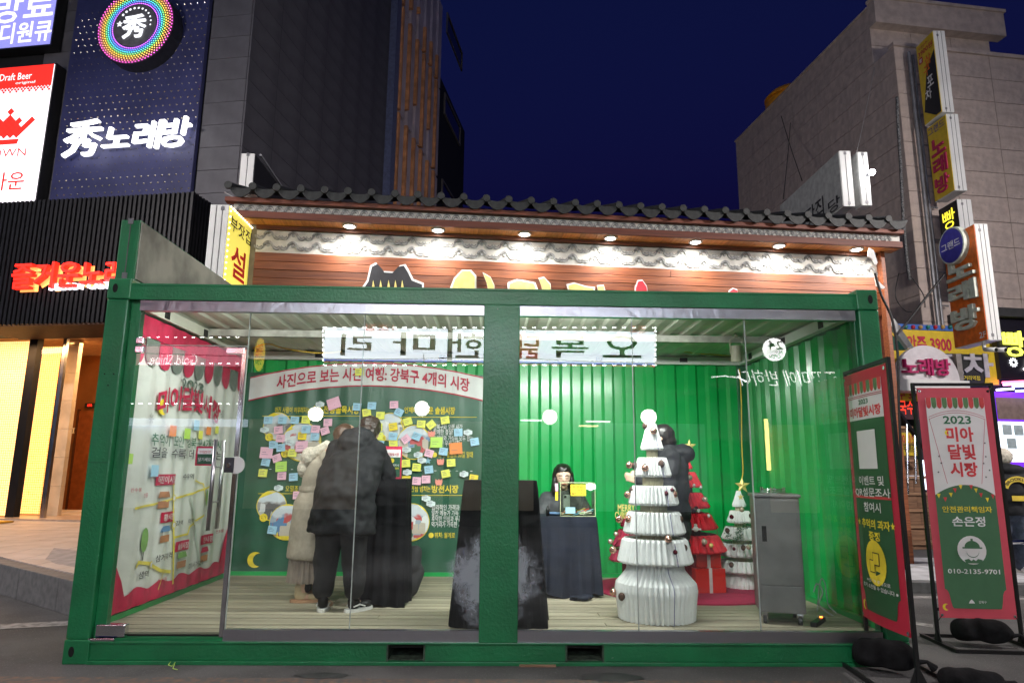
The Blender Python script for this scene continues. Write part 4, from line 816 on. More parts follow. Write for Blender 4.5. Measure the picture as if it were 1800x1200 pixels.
# four globe lamps on a wire (their mirror images float in the glass)
GLO = glow('globe glass', (1, .96, .88), 22)
gl = []
ys = -8.0
for k, (x, y) in enumerate(((553, 727), (741, 717), (967, 732), (1142, 732))):
    p = at(x, y, Y=8.0); t = thing('globe_lamp', ['leftmost', 'second', 'third', 'rightmost'][k] + ' of the four white globe lamps mirrored in the glass', 'lamp', (p.x, ys, p.z), group='globe lamps mirrored in the glass')
    b = B(); b.ball((0, 0, 0), .145 if k != 3 else .155, 36, 22); b.build('globe', GLO, t, local=True, smooth=True); B().lathe([(.03, .14), (.03, .2), (.012, .22), (.006, 1.1)], n=8).build('stem', BLACKM, t, local=True)
wire([(-6, ys, 3.6), (-.4, ys, 3.5), (3, ys, 3.55), (6, ys, 3.5), (10, ys, 3.6)], .01, 'dark wire that carries the globe lamps')
# unseen street lamps added to light the street side
for k, (x, y, e_) in enumerate(((-6.2, -.8, 700), (13.2, -1.6, 880), (2.0, -9.5, 430))):
    t = thing('added_street_lamp', ['unseen grey street lamp added beyond the left end of the booth', 'unseen grey street lamp added beyond the right end of the booth', 'unseen grey street lamp added across the street'][k], 'street lamp', (x, y, 0)); B().lathe([(.09, 0), (.07, .4), (.045, 7)], n=10).build('pole', PIPE, t, local=True, smooth=True); B().box(-.1, .1, -.05, .9, 6.95, 7.08).build('arm', PIPE, t, local=True); B().box(-.09, .09, .3, .88, 6.93, 6.949).build('lamp_panel', glow('street led', (1, .97, .93), 20), t, local=True)
    area('added_street_light', (x, y + .6, 6.9), ((-1, 6, 2), (8.5, 6, 2), (2.6, 0, .5))[k], .6, .3, e_, (1, .93, .9))
# ------------------------------------------------------------------ the glazed green booth
BW, BH, BD = 6.058, 2.811, 2.95
bo = thing('glass_booth', 'green steel container booth with a glass front on the street', 'booth', (0, 0, 0))
for x0, x1, y0, y1 in ((0, .165, 0, .16), (BW - .165, BW, 0, .16), (0, .165, BD - .16, BD), (BW - .165, BW, BD - .16, BD)):
    B().box(x0, x1, y0, y1, .165, BH - .165).build('corner_post', GREEN, bo, bevel=.012)
HOLE = mat('dark hole', (.004, .004, .004), .9)
for x_, y_ in ((184, 657), (200, 657), (190, 677)):
    p = at(x_, y_, Y=-.0); b = B(); b.prism([(p.x + .006 * math.cos(t), -.0015, p.z + .006 * math.sin(t)) for t in [2 * PI * k / 8 for k in range(8)]], (0, .004, 0)); b.build('bolt_hole', HOLE, bo)
p = at(175, 813, Y=0); B().box(.012, .153, -.0012, .01, p.z, p.z + .004).build('weld_seam', mat('seam green', (.004, .05, .02), .7), bo)
for x0 in (0, BW - .178):
    for z0 in (0, BH - .165):
        for y0 in (-.006, BD - .172):
            c = B().box(x0 - (.004 if x0 == 0 else -.006), x0 + .176, y0, y0 + .178, z0, z0 + .165).build('corner_casting', GREEN, bo, bevel=.01)
            if y0 < 0: b = B(); hx = x0 + (.055 if x0 == 0 else .115); b.prism([(hx + .02 * math.cos(t), y0 - .0015, z0 + .085 + .036 * math.sin(t)) for t in [2 * PI * k / 14 for k in range(14)]], (0, .01, 0)); b.build('slot', HOLE, c)
b = B().box(.172, BW - .172, .0, .06, 2.644, 2.755).box(.172, BW - .172, .0, .10, 2.755, 2.775); b.build('top_rail', GREEN, bo, bevel=.004)
B().box(.172, BW - .172, BD - .06, BD, 2.62, 2.775).build('top_rail', GREEN, bo); 
for x0 in (0, BW - .06): B().box(x0, x0 + .06, .172, BD - .172, 2.62, 2.775).build('top_rail', GREEN, bo)
b = B()
for x0, x1 in ((.172, 2.275), (2.534, 3.555), (3.817, BW - .172)): b.box(x0, x1, .012, .03, .025, .139)
b.box(.172, BW - .172, -.004, .06, .139, .152).box(.172, BW - .172, -.012, .05, .0, .025); b.build('bottom_rail', GREEN, bo, bevel=.003)
for x0, x1 in ((2.275, 2.534), (3.555, 3.817)): B().box(x0 - .008, x0 + .004, .0, .4, .025, .139).box(x1 - .004, x1 + .008, .0, .4, .025, .139).box(x0, x1, .03, .4, .026, .034).build('fork_pocket', mat('rusty green', (.05, .075, .05), .8, var=.5, scale=25), bo)
for x0 in (0.0, BW - .05): B().box(x0, x0 + .05, .172, BD - .172, .0, .16).build('bottom_rail', GREEN, bo)
B().box(.172, BW - .172, BD - .05, BD, .0, .16).build('bottom_rail', GREEN, bo)
B().box(2.923, 3.202, -.008, .12, .153, 2.643).build('centre_post', GREEN, bo, bevel=.006)
for x0, x1 in ((.166, .246), (5.878, BW - .166)): B().box(x0, x1, .05, .11, .153, 2.643).build('jamb', GREEN, bo, bevel=.004)
BRSH = bpy.data.materials.new('scuffed steel strip'); BRSH.use_nodes = True; nt = BRSH.node_tree; pb = nt.nodes['Principled BSDF']; pb.inputs['Metallic'].default_value = 1; pb.inputs['Roughness'].default_value = .30; pb.inputs['Base Color'].default_value = (.42, .42, .46, 1)
tc = nt.nodes.new('ShaderNodeTexCoord'); wv = nt.nodes.new('ShaderNodeTexNoise'); wv.inputs['Scale'].default_value = 5; wv.inputs['Distortion'].default_value = 2; bp = nt.nodes.new('ShaderNodeBump'); bp.inputs['Strength'].default_value = .6; bp.inputs['Distance'].default_value = .006
nt.links.new(tc.outputs['Object'], wv.inputs[0]); nt.links.new(wv.outputs[0], bp.inputs['Height']); nt.links.new(bp.outputs[0], pb.inputs['Normal'])
for x0, x1 in ((.247, 2.922), (3.203, 5.877)): B().box(x0, x1, .02, .075, 2.562, 2.643).build('header_strip', BRSH, bo)
for x0, x1 in ((1.095, 2.922), (3.203, 5.877)): B().box(x0, x1, .02, .075, .153, .228).build('sill_strip', BRSH, bo)
B().box(.247, 1.094, .02, .075, .153, .172).build('door_sill', GREEN, bo)
B().box(.06, BW - .06, .076, BD - .05, .10, .185).build('floor_base', mat('dark floor base', (.015, .013, .012), .9), bo)
DECK = wood('grey deck timber', (.40, .365, .27), (.27, .24, .17), 0, .75, .45, .3)
yy = .08; k = 0
while yy < 2.78:
    xj = random.choice([1.6, 2.1, 3.0, 3.9, 4.4]); z = .2 + random.uniform(-.0015, .0015); w_ = .112
    for x0, x1 in ((.07, xj - .003), (xj + .003, BW - .07)): B().box(x0, x1, yy, yy + w_, .186, z).build('deck_plank', DECK, bo)
    yy += w_ + .013
# corrugated walls
def corr(L_, per=.25, dep=.036, fl=.36, sl_=.14):
    """(distance along the wall, depth) knots of a pressed steel profile"""
    out = [(0, 0)]; x = 0
    while x < L_:
        for dx, y in ((per * fl, 0), (per * sl_, dep), (per * fl, dep), (per * sl_, 0)):
            x += dx; out.append((min(x, L_), y))
            if x >= L_: break
    return out
def wallmesh(fn, z0, z1, prof):
    b = B(); vs = [fn(s, d, z) for s, d in prof for z in (z0, z1)]; b.add(vs, [(2 * i, 2 * i + 2, 2 * i + 3, 2 * i + 1) for i in range(len(prof) - 1)]); return b
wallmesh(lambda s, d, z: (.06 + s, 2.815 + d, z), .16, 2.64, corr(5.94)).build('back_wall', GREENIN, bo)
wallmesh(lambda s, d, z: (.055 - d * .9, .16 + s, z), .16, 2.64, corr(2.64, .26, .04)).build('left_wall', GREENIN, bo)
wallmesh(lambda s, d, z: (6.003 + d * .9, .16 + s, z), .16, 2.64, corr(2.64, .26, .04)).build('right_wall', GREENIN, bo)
wallmesh(lambda s, d, z: (.06 + s, z, 2.725 + d * .6), .11, 2.88, corr(5.94, .21, .03)).build('ceiling_sheet', CREAM, bo)
B().box(.02, BW - .02, .10, BD - .02, 2.78, 2.80).build('roof', GREEN, bo)
B().box(.12, BW - .12, 1.50, 1.56, 2.655, 2.722).build('ceiling_beam', mat('grey ceiling beam', (.40, .40, .35), .6, var=.2), bo)
B().box(.10, BW - .10, 2.74, 2.81, 2.625, 2.715).build('cable_trunking', WHITEP, bo)
B().box(.09, .16, .17, 2.735, 2.62, 2.715).build('cable_trunking', CREAM, bo); B().box(BW - .16, BW - .09, .17, 2.735, 2.62, 2.715).build('cable_trunking', WHITEP, bo)
for x in (.9, 2.35, 4.2, 5.2): B().box(x, x + .09, 2.728, 2.742, 2.65, 2.70).build('vent_plug', BLACKM, bo)
for y in (.6, 1.4, 2.3): B().box(.158, .168, y, y + .08, 2.63, 2.70).build('vent_plug', BLACKM, bo); B().box(BW - .168, BW - .158, y, y + .08, 2.63, 2.70).build('vent_plug', BLACKM, bo)
B().box(.07, BW - .07, 2.775, 2.81, .2, .245).build('skirting', GREENIN, bo); B().box(.062, .10, .17, 2.77, .2, .245).build('skirting', GREENIN, bo); B().box(BW - .10, BW - .062, .17, 2.77, .2, .245).build('skirting', GREENIN, bo)
# glass
zd_ = at(300, 607, Y=.05).z
for x0, x1 in ((1.098, 1.984), (1.990, 2.922), (3.203, 4.086), (4.092, 4.986), (4.992, 5.877)): B().box(x0, x1, .042, .054, .229, 2.561).build('glass_pane', GL, bo)
B().box(.247, 1.094, .042, .054, zd_ + .004, 2.561).build('glass_pane', GL, bo)
SEAL = mat('pane edge', (.45, .50, .48), .25)
for x in (1.987, 4.089, 4.989): B().box(x - .0028, x + .0028, .040, .056, .229, 2.561).build('pane_joint', SEAL, bo)
B().box(1.0945, 1.0975, .036, .060, .174, 2.561).build('pane_joint', SEAL, bo); B().box(.247, 1.094, .042, .054, zd_ - .001, zd_ + .003).build('pane_joint', SEAL, bo)
dr = B().box(.252, 1.088, .042, .054, .19, zd_ - .004).build('glass_door', GL, bo)
B().box(1.06, 1.090, .034, .062, .178, zd_ - .03).build('door_edge_strip', CHROME, dr)
for r in ((217, 593, 253, 603, zd_ + .006), (217, 608, 252, 619, None)):
    p0, p1 = at(r[0], r[3], Y=.03), at(r[2], r[1], Y=.03); B().box(max(.24, p0.x), p1.x, .028, .068, p0.z, p1.z).build('patch_fitting', CHROME, dr, bevel=.004)
p0, p1 = at(397, 621, Y=.03), at(430, 611, Y=.03); B().box(p0.x, p1.x, .028, .068, p0.z, p1.z).build('patch_fitting', CHROME, dr, bevel=.004)
B().box(.19, .40, .02, .078, .176, .262).build('patch_fitting', CHROME, dr, bevel=.008); B().box(.16, .34, .0, .06, .1535, .172).build('floor_hinge', CHROME, dr, bevel=.003)
for yv in (-.035, .125): b = B(); a0, a1 = at(380, 772, Y=-.03), at(371, 932, Y=-.03); b.tube([(a0.x + .0, yv, a1.z), (a0.x, yv, a0.z)], .015, 12); b.build('door_handle', STEEL, dr, smooth=True)
b = B(); [b.tube([(a0.x, -.035, z), (a0.x, .125, z)], .007, 8) for z in (a1.z + .2, a0.z - .2)]; b.build('handle_stud', STEEL, dr)
lk = at(411, 817, Y=.03); b = B(); b.prism([(lk.x + .065 * math.cos(t) + .015, .024, lk.z + .065 * math.sin(t)) for t in [2 * PI * k / 24 for k in range(24)]], (0, .012, 0)); b.build('lock_rose', WHITEP, dr); b = B(); b.box(lk.x - .065, lk.x + .005, .012, .023, lk.z - .055, lk.z + .055); lo_ = b.build('lock_body', mat('dark lock', (.06, .06, .07), .4, .6), dr, bevel=.005)
b = B(); b.tube([(lk.x - .03, .012, lk.z), (lk.x - .03, .002, lk.z)], .016, 12); b.build('lock_cylinder', CHROME, lo_)
# cloudy reflection painted on the panes each side of the centre post
REFL = bpy.data.materials.new('painted reflection'); REFL.use_nodes = True; nt = REFL.node_tree; nt.nodes.clear(); N = nt.nodes.new
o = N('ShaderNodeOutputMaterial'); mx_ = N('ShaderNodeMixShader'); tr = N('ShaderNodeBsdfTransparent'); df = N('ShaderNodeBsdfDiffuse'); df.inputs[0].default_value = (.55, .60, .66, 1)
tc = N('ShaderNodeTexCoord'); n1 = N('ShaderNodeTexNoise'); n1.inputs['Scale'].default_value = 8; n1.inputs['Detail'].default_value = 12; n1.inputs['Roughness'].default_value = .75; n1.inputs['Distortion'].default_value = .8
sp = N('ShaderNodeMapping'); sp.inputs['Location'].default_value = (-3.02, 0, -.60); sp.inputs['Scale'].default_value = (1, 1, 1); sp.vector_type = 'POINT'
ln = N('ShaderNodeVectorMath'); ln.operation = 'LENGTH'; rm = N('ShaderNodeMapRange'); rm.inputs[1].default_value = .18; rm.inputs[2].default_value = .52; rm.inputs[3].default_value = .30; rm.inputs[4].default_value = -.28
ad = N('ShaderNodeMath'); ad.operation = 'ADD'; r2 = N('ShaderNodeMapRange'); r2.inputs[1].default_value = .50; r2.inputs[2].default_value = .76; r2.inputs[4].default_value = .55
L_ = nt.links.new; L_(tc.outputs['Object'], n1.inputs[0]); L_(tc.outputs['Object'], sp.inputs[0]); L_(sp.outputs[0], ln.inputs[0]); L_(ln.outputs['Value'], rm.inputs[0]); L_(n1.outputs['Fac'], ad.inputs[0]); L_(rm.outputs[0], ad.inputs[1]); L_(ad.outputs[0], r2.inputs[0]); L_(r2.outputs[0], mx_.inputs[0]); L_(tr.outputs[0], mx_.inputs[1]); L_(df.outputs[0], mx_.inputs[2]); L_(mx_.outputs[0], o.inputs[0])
for x0, x1 in ((2.3, 2.92), (3.205, 3.6)): b = B(); b.add([(x0, .038, .23), (x1, .038, .23), (x1, .038, 1.15), (x0, .038, 1.15)], [(0, 1, 2, 3)]); b.build('reflection_patch', REFL, bo)
# sign box standing on the left end of the roof
CANV = mat('dirty grey canvas', (.40, .39, .33), .8, var=.25, scale=3)
t, pl, L, z0, z1 = signbox('green framed canvas panel standing on the left end of the booth roof', (248, 387), (243, 497), .25, 436, .16, CANV, edge=GREEN, west=False, seams=1, name='roof_panel')
# interior lamps (tubes under the front header, a row of flood lamps on the beam)
for k, x in enumerate((.95, 2.15, 3.65, 4.40)):
    t = thing('ceiling_light', ['first', 'second', 'third', 'fourth'][k] + ' white tube lamp from the left, behind the booth header', 'lamp', (x, .26, 2.69)); B().box(-.45, .45, -.05, .05, 0, .03).build('batten', WHITEP, t, local=True); b = B(); b.tube([(-.43, 0, -.016), (.43, 0, -.016)], .014, 8); b.build('tube', glow('tube white', (1, 1, .97), 10), t, local=True)
    area('tube_light', (x, .26, 2.655), (x - (0, 0, .1, .5)[k], 1.9, .9), .9, .07, (20, 20, 62, 26)[k], (1, 1, .96), math.radians((180, 180, 165, 125)[k]))
sp_ = at(1294, 620, Y=1.45); t = thing('spot_lamp', 'beige cylindrical spot lamp hanging under the ceiling beside the yellow cord', 'lamp', (sp_.x, 1.45, sp_.z - .11)); TAN = mat('beige lamp', (.34, .33, .25), .5)
b = B(); b.tube([(0, 0, .02), (0, -.02, .18)], .055, 16); b.build('housing', TAN, t, local=True, smooth=False); b = B(); b.tube([(-.062, -.01, .1), (-.062, -.01, .24), (0, -.01, .27), (.062, -.01, .24), (.062, -.01, .1)], .006, 6); b.build('bracket', TAN, t, local=True); b = B(); b.tube([(0, -.01, .27), (0, 0, .36)], .012, 6); b.build('stem', TAN, t, local=True)
YCO = mat('yellow cord', (.75, .50, .05), .5)
wire([at(x, y, Y=2.4) for x, y in ((1300, 648), (1303, 700), (1304, 780), (1306, 830), (1300, 852))], .007, 'yellow cord hanging from the spot lamp to the star of the white tree', m=YCO)
wire([at(x, y, Y=2.55) for x, y in ((1050, 612), (1150, 614), (1240, 622), (1285, 625))], .007, 'yellow cord running along the ceiling to the spot lamp', m=YCO)
wire([at(x, y, Y=2.3) for x, y in ((445, 612), (470, 604), (500, 612), (555, 620), (600, 618))], .007, 'orange cord looping under the ceiling at the left end', m=YCO)
wire([at(x, y, Y=2.2) for x, y in ((1368, 660), (1372, 760), (1378, 860))], .005, 'thin black wire dropping to the steel cabinet')

# ------------------------------------------------------------------ printed banners inside
BKP = Pl(0, 2.785, 0); BKP.wv = lambda u: .006 * math.sin(2 * PI * u / .25)
LFP = Pl(.115, 0, 90); LFP.wv = lambda u: .007 * math.sin(2 * PI * u / .26 + 1)
_P = Pl.P
def Pw(s, u, z, off=0): return _P(s, u, z, off + (s.wv(u) if hasattr(s, 'wv') else 0))
Pl.P = Pw
u0, _ = BKP.sz(421, 840); u1 = 2.95; z0 = BKP.sz(600, 1008)[1]; z1 = BKP.sz(600, 656)[1]
gb = thing('market_banner', 'large dark green banner about four markets on the back wall', 'banner', (u0 + .1, 2.76, z0))
b = B(); b.grid(160, 1, lambda u, v: BKP.P(u0 + (u1 - u0) * u, z0 + (z1 - z0) * v, 0)); b.build('cloth', mat('green banner cloth', (.022, .105, .060), .35, var=.06, scale=2), gb)
a = BKP.rect(421, 660, 850, 700); rb0 = B()
def rib(u, v, o=.012): 
    x = a[0] + .12 + (a[1] - a[0]) * u; c = 1 - (2 * u - 1) ** 2; return BKP.P(x, BKP.sz(440, 705)[1] + .0 + .19 * c + (v * .28), o)
b = B(); b.grid(120, 1, rib); b.build('ribbon_print', mat('ribbon white', (.72, .74, .74), .5, var=.03), gb)
for v in (.02, .97): b = B(); b.grid(40, 1, lambda u, q: rib(u, v + (q - .5) * .05, .014)); b.build('ribbon_line', REDI, gb)
def onrib(s, m, ua, ub, va, vb): lettering(s, lambda u, v, w: rib(ua + (ub - ua) * u, va + (vb - va) * v, .024), m, gb, .05)
onrib('사진으로 보는 시간 여행: 강북구 4개의 시장', REDI, .11, .90, .22, .80)
def bt(s, r, m, bold=.02): ptext(BKP, s, *BKP.rect(*r), .014, m, gb, bold)
for s, r, m, bd in (('어진 사람이 어우러지는', (484, 715, 546, 726), YEL, .02), ('수유전통골목시장', (548, 713, 632, 727), YEL, .05), ('언제나', (711, 715, 734, 726), YEL, .02), ('정겨운 솔샘시장', (736, 715, 800, 728), YEL, .05), ('강북구와 오랜 시간', (762, 745, 813, 755), WHI, .02), ('함께한 결실!', (762, 754, 796, 764), WHI, .02), ('가성비와 가심비 모두 잡는', (762, 765, 832, 775), WHI, .02), ('활기찬 우리 시장', (762, 774, 808, 784), WHI, .02), ('위치: 솔샘로 50길 일대', (770, 793, 831, 804), YEL, .02), ('오밀조밀 정다운', (502, 853, 560, 864), YEL, .02), ('친절하고 인심 넘치는', (694, 853, 757, 864), YEL, .02), ('방천시장', (759, 852, 806, 866), YEL, .05), ('합리적인 가격과', (759, 886, 808, 896), WHI, .02), ('알찬 메뉴가 가득', (759, 896, 806, 906), WHI, .02), ('후덕한 인심과 푸근한', (759, 906, 818, 916), WHI, .02), ('먹거리가 가득한 시장', (759, 916, 818, 926), WHI, .02), ('위치: 월계로', (764, 935, 800, 945), YEL, .02)): bt(s, r, m, bd)
for y, x0, x1 in ((731, 462, 634), (733, 690, 838), (867, 455, 560), (870, 694, 830)): sweep(BKP, [BKP.sz(x0 + (x1 - x0) * k / 24, y) for k in range(25)], .006, .012, YEL, 'rule_line', gb)
for k in range(60):
    if k % 2: sweep(BKP, [BKP.sz(455 + k * 6.3, 824 + k * .06), BKP.sz(458.5 + k * 6.3, 824 + k * .06)], .006, .012, WHI, 'dash', gb)
for x, y in ((764, 799), (758, 940)): poly(BKP, circ(*BKP.sz(x, y), .03, 10), .012, YEL, 'pin_print', gb)
poly(BKP, moon(*BKP.sz(449, 983), .085, 55), .012, YEL, 'moon_print', gb)
for x, y in ((437, 976), (462, 1000)): pass
# round street pictures, printed: generic blocks of sky, houses and road
def streetpic(name, gray):
    m = bpy.data.materials.new(name); m.use_nodes = True; nt = m.node_tree; pb = nt.nodes['Principled BSDF']; pb.inputs['Roughness'].default_value = .5; N = nt.nodes.new; L = nt.links.new
    tc = N('ShaderNodeTexCoord'); mp = N('ShaderNodeMapping'); mp.inputs['Scale'].default_value = (1, 1, .7); v = N('ShaderNodeTexVoronoi'); v.distance = 'CHEBYCHEV'; v.inputs['Scale'].default_value = 13; r = N('ShaderNodeValToRGB'); r.color_ramp.interpolation = 'CONSTANT'
    cols = [(.5, .52, .5), (.12, .12, .13), (.7, .72, .74), (.3, .3, .3), (.85, .87, .88)] if gray else [(.35, .42, .5), (.55, .1, .1), (.75, .78, .8), (.12, .25, .45), (.55, .5, .42), (.08, .18, .1)]
    e = r.color_ramp.elements; e[0].color = (*cols[0], 1); e[0].position = 0; e[1].position = .9; e[1].color = (*cols[-1], 1)
    for i, c in enumerate(cols[1:-1]): q = e.new((i + 1) / len(cols)); q.color = (*c, 1)
    sx = N('ShaderNodeSeparateXYZ'); mr = N('ShaderNodeMapRange'); mr.inputs[1].default_value = .62; mr.inputs[2].default_value = .68; mm = N('ShaderNodeMixRGB'); mm.inputs[2].default_value = (.62, .68, .74, 1)
    L(tc.outputs['Generated'], sx.inputs[0]); L(sx.outputs['Z'], mr.inputs[0]); L(tc.outputs['Object'], mp.inputs[0]); L(mp.outputs[0], v.inputs[0]); sc = N('ShaderNodeSeparateColor'); L(v.outputs['Color'], sc.inputs[0]); L(sc.outputs[0], r.inputs[0]); nz = N('ShaderNodeTexNoise'); nz.inputs['Scale'].default_value = 7; ad = N('ShaderNodeMath'); ad.operation = 'ADD'
    m3 = N('ShaderNodeMath'); m3.operation = 'MULTIPLY'; m3.inputs[1].default_value = .5; s3 = N('ShaderNodeMath'); s3.operation = 'SUBTRACT'; s3.inputs[1].default_value = .25
    L(tc.outputs['Object'], nz.inputs[0]); L(nz.outputs[0], m3.inputs[0]); L(m3.outputs[0], s3.inputs[0]); L(s3.outputs[0], ad.inputs[0]); L(sx.outputs['Z'], ad.inputs[1]); L(ad.outputs[0], mr.inputs[0]); L(mr.outputs[0], mm.inputs[0]); L(r.outputs[0], mm.inputs[1]); L(mm.outputs[0], pb.inputs['Base Color']); return m
SG, SCO = streetpic('grey street print', True), streetpic('colour street print', False)
for x, y, r, m, o_ in ((488, 749, .155, SG, .0), (531, 776, .215, SCO, .002), (686, 750, .155, SG, 0), (728, 777, .19, SCO, .002), (478, 888, .16, SG, 0), (505, 917, .19, SCO, .002), (723, 917, .20, SCO, 0)):
    u, z = BKP.sz(x, y); poly(BKP, circ(u, z, r + .008, 36), .0135 + o_, YEL, 'yellow_ring', gb); poly(BKP, circ(u, z, r, 36), .0145 + o_, m, 'picture_print', gb)
for x, y in ((474, 768), (502, 797), (464, 909), (494, 939), (672, 770)): poly(BKP, circ(*BKP.sz(x, y), .045, 16), .019, YEL, 'yellow_tag', gb); ptext(BKP, '현재' if x in (502, 494) else '과거', *BKP.rect(x - 4, y - 3, x + 4, y + 3), .021, INK, gb, .01)
# left banner
lb0, lb1 = .19, 2.70; lz0, lz1 = .26, 2.60
wb = thing('map_banner', 'white banner with a market map and crimson awning on the left wall', 'banner', (.1, 1.4, lz0))
b = B(); b.grid(160, 1, lambda u, v: LFP.P(lb0 + (lb1 - lb0) * u, lz0 + (lz1 - lz0) * v, 0)); b.build('cloth', mat('white banner cloth', (.74, .76, .72), .4, var=.03), wb)
def lpoly(pts, off, m, name):
    b = B(); P = []
    for (a_, c_) in zip(pts, pts[1:] + pts[:1]):
        for k in range(6): P.append(LFP.P(a_[0] + (c_[0] - a_[0]) * k / 6, a_[1] + (c_[1] - a_[1]) * k / 6, off))
    b.add(P, [tuple(range(len(P)))]); b.build(name, m, wb)
zt_ = 2.43; b = B(); b.grid(50, 1, lambda u, v: LFP.P(lb0 + (lb1 - lb0) * u, zt_ + (lz1 - zt_) * v, .014)); b.build('awning_print', PINKR, wb)
nS = 11
for k in range(nS):
    uA = lb0 + (lb1 - lb0) * k / nS; uB = lb0 + (lb1 - lb0) * (k + 1) / nS; r = (uB - uA) / 2
    pts = [(uA + .008, zt_ - .004), (uA + .008, zt_ - .12)] + [(uA + r + (r - .008) * math.cos(PI + PI * q / 8), zt_ - .12 + r * math.sin(PI + PI * q / 8)) for q in range(1, 8)] + [(uB - .008, zt_ - .12), (uB - .008, zt_ - .004)]
    b = B(); b.add([LFP.P(u, z, .014) for u, z in pts], [tuple(range(len(pts)))]); b.build('scallop_print', [PINKR, mat('grey green print', (.16, .20, .17), .6)][k % 2], wb)
b = B(); b.grid(50, 1, lambda u, v: LFP.P(lb0 + (lb1 - lb0) * u, (lz0 if v == 0 else lz0 + .13 + .02 * math.sin(u * 40) + (.28 * max(0, (.12 - u) / .12) ** .5) + (.55 * max(0, (u - .86) / .14) ** .8)), .012)); b.build('crimson_hem', PINKR, wb)
def lt(s, r, m, bold=.03, arc=0): ptext(LFP, s, *LFP.rect(*r), .026, m, wb, bold, arc=arc)
lt('2023', (314, 668, 353, 688), mat('grey green ink', (.08, .13, .10), .6), .05); lt('미아달빛시장', (272, 698, 384, 741), PINKR, .07, .10)
poly(LFP, moon(*LFP.sz(282, 715), .07, 50), .022, YEL, 'moon_print', wb)
lt('추억이 모인 강북구 4개의 시장', (262, 767, 392, 787), GRI, .02); lt('걸을 수록 더욱 빛나는', (262, 789, 385, 806), INK, .02)
for s, r in (('어진이시장', (272, 836, 305, 849)), ('황시장', (283, 902, 302, 914)), ('솔샘시장', (307, 953, 326, 964)), ('천시장', (352, 942, 369, 952))):
    a = LFP.rect(r[0] - 2, r[1] - 3, r[2] + 2, r[3] + 3); b = B(); b.grid(10, 1, lambda u, v: LFP.P(a[0] + (a[1] - a[0]) * u, a[2] + (a[3] - a[2]) * v, .013)); b.build('map_bubble', PINKR, wb); lt(s, r, WHI, .02)
for s, r, m in (('수유역', (316, 832, 336, 842), INK), ('인수동', (226, 857, 242, 864), REDI), ('번동', (248, 866, 256, 874), REDI), ('강역', (304, 914, 316, 923), INK), ('미역', (327, 911, 334, 919), INK), ('삼거리역', (270, 972, 298, 984), INK), ('미아사거리역', (326, 986, 352, 997), INK), ('샘역', (240, 1003, 254, 1015), INK), ('번3동', (376, 930, 388, 936), REDI), ('수산동', (270, 1015, 290, 1024), REDI)): lt(s, r, m, .02)
def lline(pp, w_, m):
    q = [LFP.sz(x, y) for x, y in pp]; fine = []
    for a_, c_ in zip(q, q[1:]): fine += [(a_[0] + (c_[0] - a_[0]) * k / 10, a_[1] + (c_[1] - a_[1]) * k / 10) for k in range(10)]
    sweep(LFP, fine + [q[-1]], w_, .014, m, 'map_line', wb)
MY = mat('map yellow', (.78, .66, .10), .6); MG = mat('map grey', (.55, .62, .55), .6)
lline([(304, 850), (303, 945), (300, 1025)], .022, MY); lline([(234, 893), (270, 885), (335, 867), (372, 853)], .018, MY); lline([(238, 996), (242, 988), (262, 990), (278, 1002), (297, 1004)], .028, MY); lline([(303, 944), (327, 938), (330, 925), (355, 905)], .018, MY); lline([(332, 875), (340, 915), (347, 990)], .03, MG); lline([(284, 1004), (274, 1035)], .012, MY); lline([(340, 844), (355, 850), (358, 880)], .012, MY)
for x, y in ((304, 875), (262, 992), (339, 918), (303, 922)): poly(LFP, circ(*LFP.sz(x, y), .032, 16), .018, MY, 'station_ring', wb); poly(LFP, circ(*LFP.sz(x, y), .022, 16), .020, WHI, 'station_dot', wb)
LG = mat('leaf print', (.22, .42, .12), .6); BRP = mat('stall print', (.50, .22, .10), .6)
for x, y, s_ in ((251, 955, 1), (361, 880, .8)): u, z = LFP.sz(x, y); poly(LFP, circ(u, z + .03, .045 * s_, 12, ry=.10 * s_), .014, LG, 'tree_print', wb); sweep(LFP, [(u, z - .13 * s_), (u, z - .04)], .012, .014, INK, 'trunk_print', wb)
for x, y, c in ((288, 940, mat('sky print', (.2, .4, .7), .5)), (316, 985, LG), (356, 975, PINKR), (285, 880, BRP)):
    u, z = LFP.sz(x, y); poly(LFP, [(u - .09, z - .06), (u + .09, z - .06), (u + .09, z), (u - .09, z)], .014, BRP, 'stall_print', wb); poly(LFP, [(u - .10, z + .03), (u + .10, z + .03), (u + .07, z + .08), (u - .07, z + .08)], .015, c, 'stall_roof_print', wb); sweep(LFP, [(u - .07, z), (u - .07, z + .04)], .008, .014, INK, 'pole_print', wb)
for x, y in ((264, 736), (389, 728)): u, z = LFP.sz(x, y); b = B(); [b.add([LFP.P(u, z, .013), LFP.P(u + .05 * math.cos(t), z + .05 * math.sin(t), .013), LFP.P(u + .05 * math.cos(t + .15), z + .05 * math.sin(t + .15), .013)], [(0, 1, 2)]) for t in [k * PI / 4 for k in range(8)]]; b.build('burst_print', INK, wb)

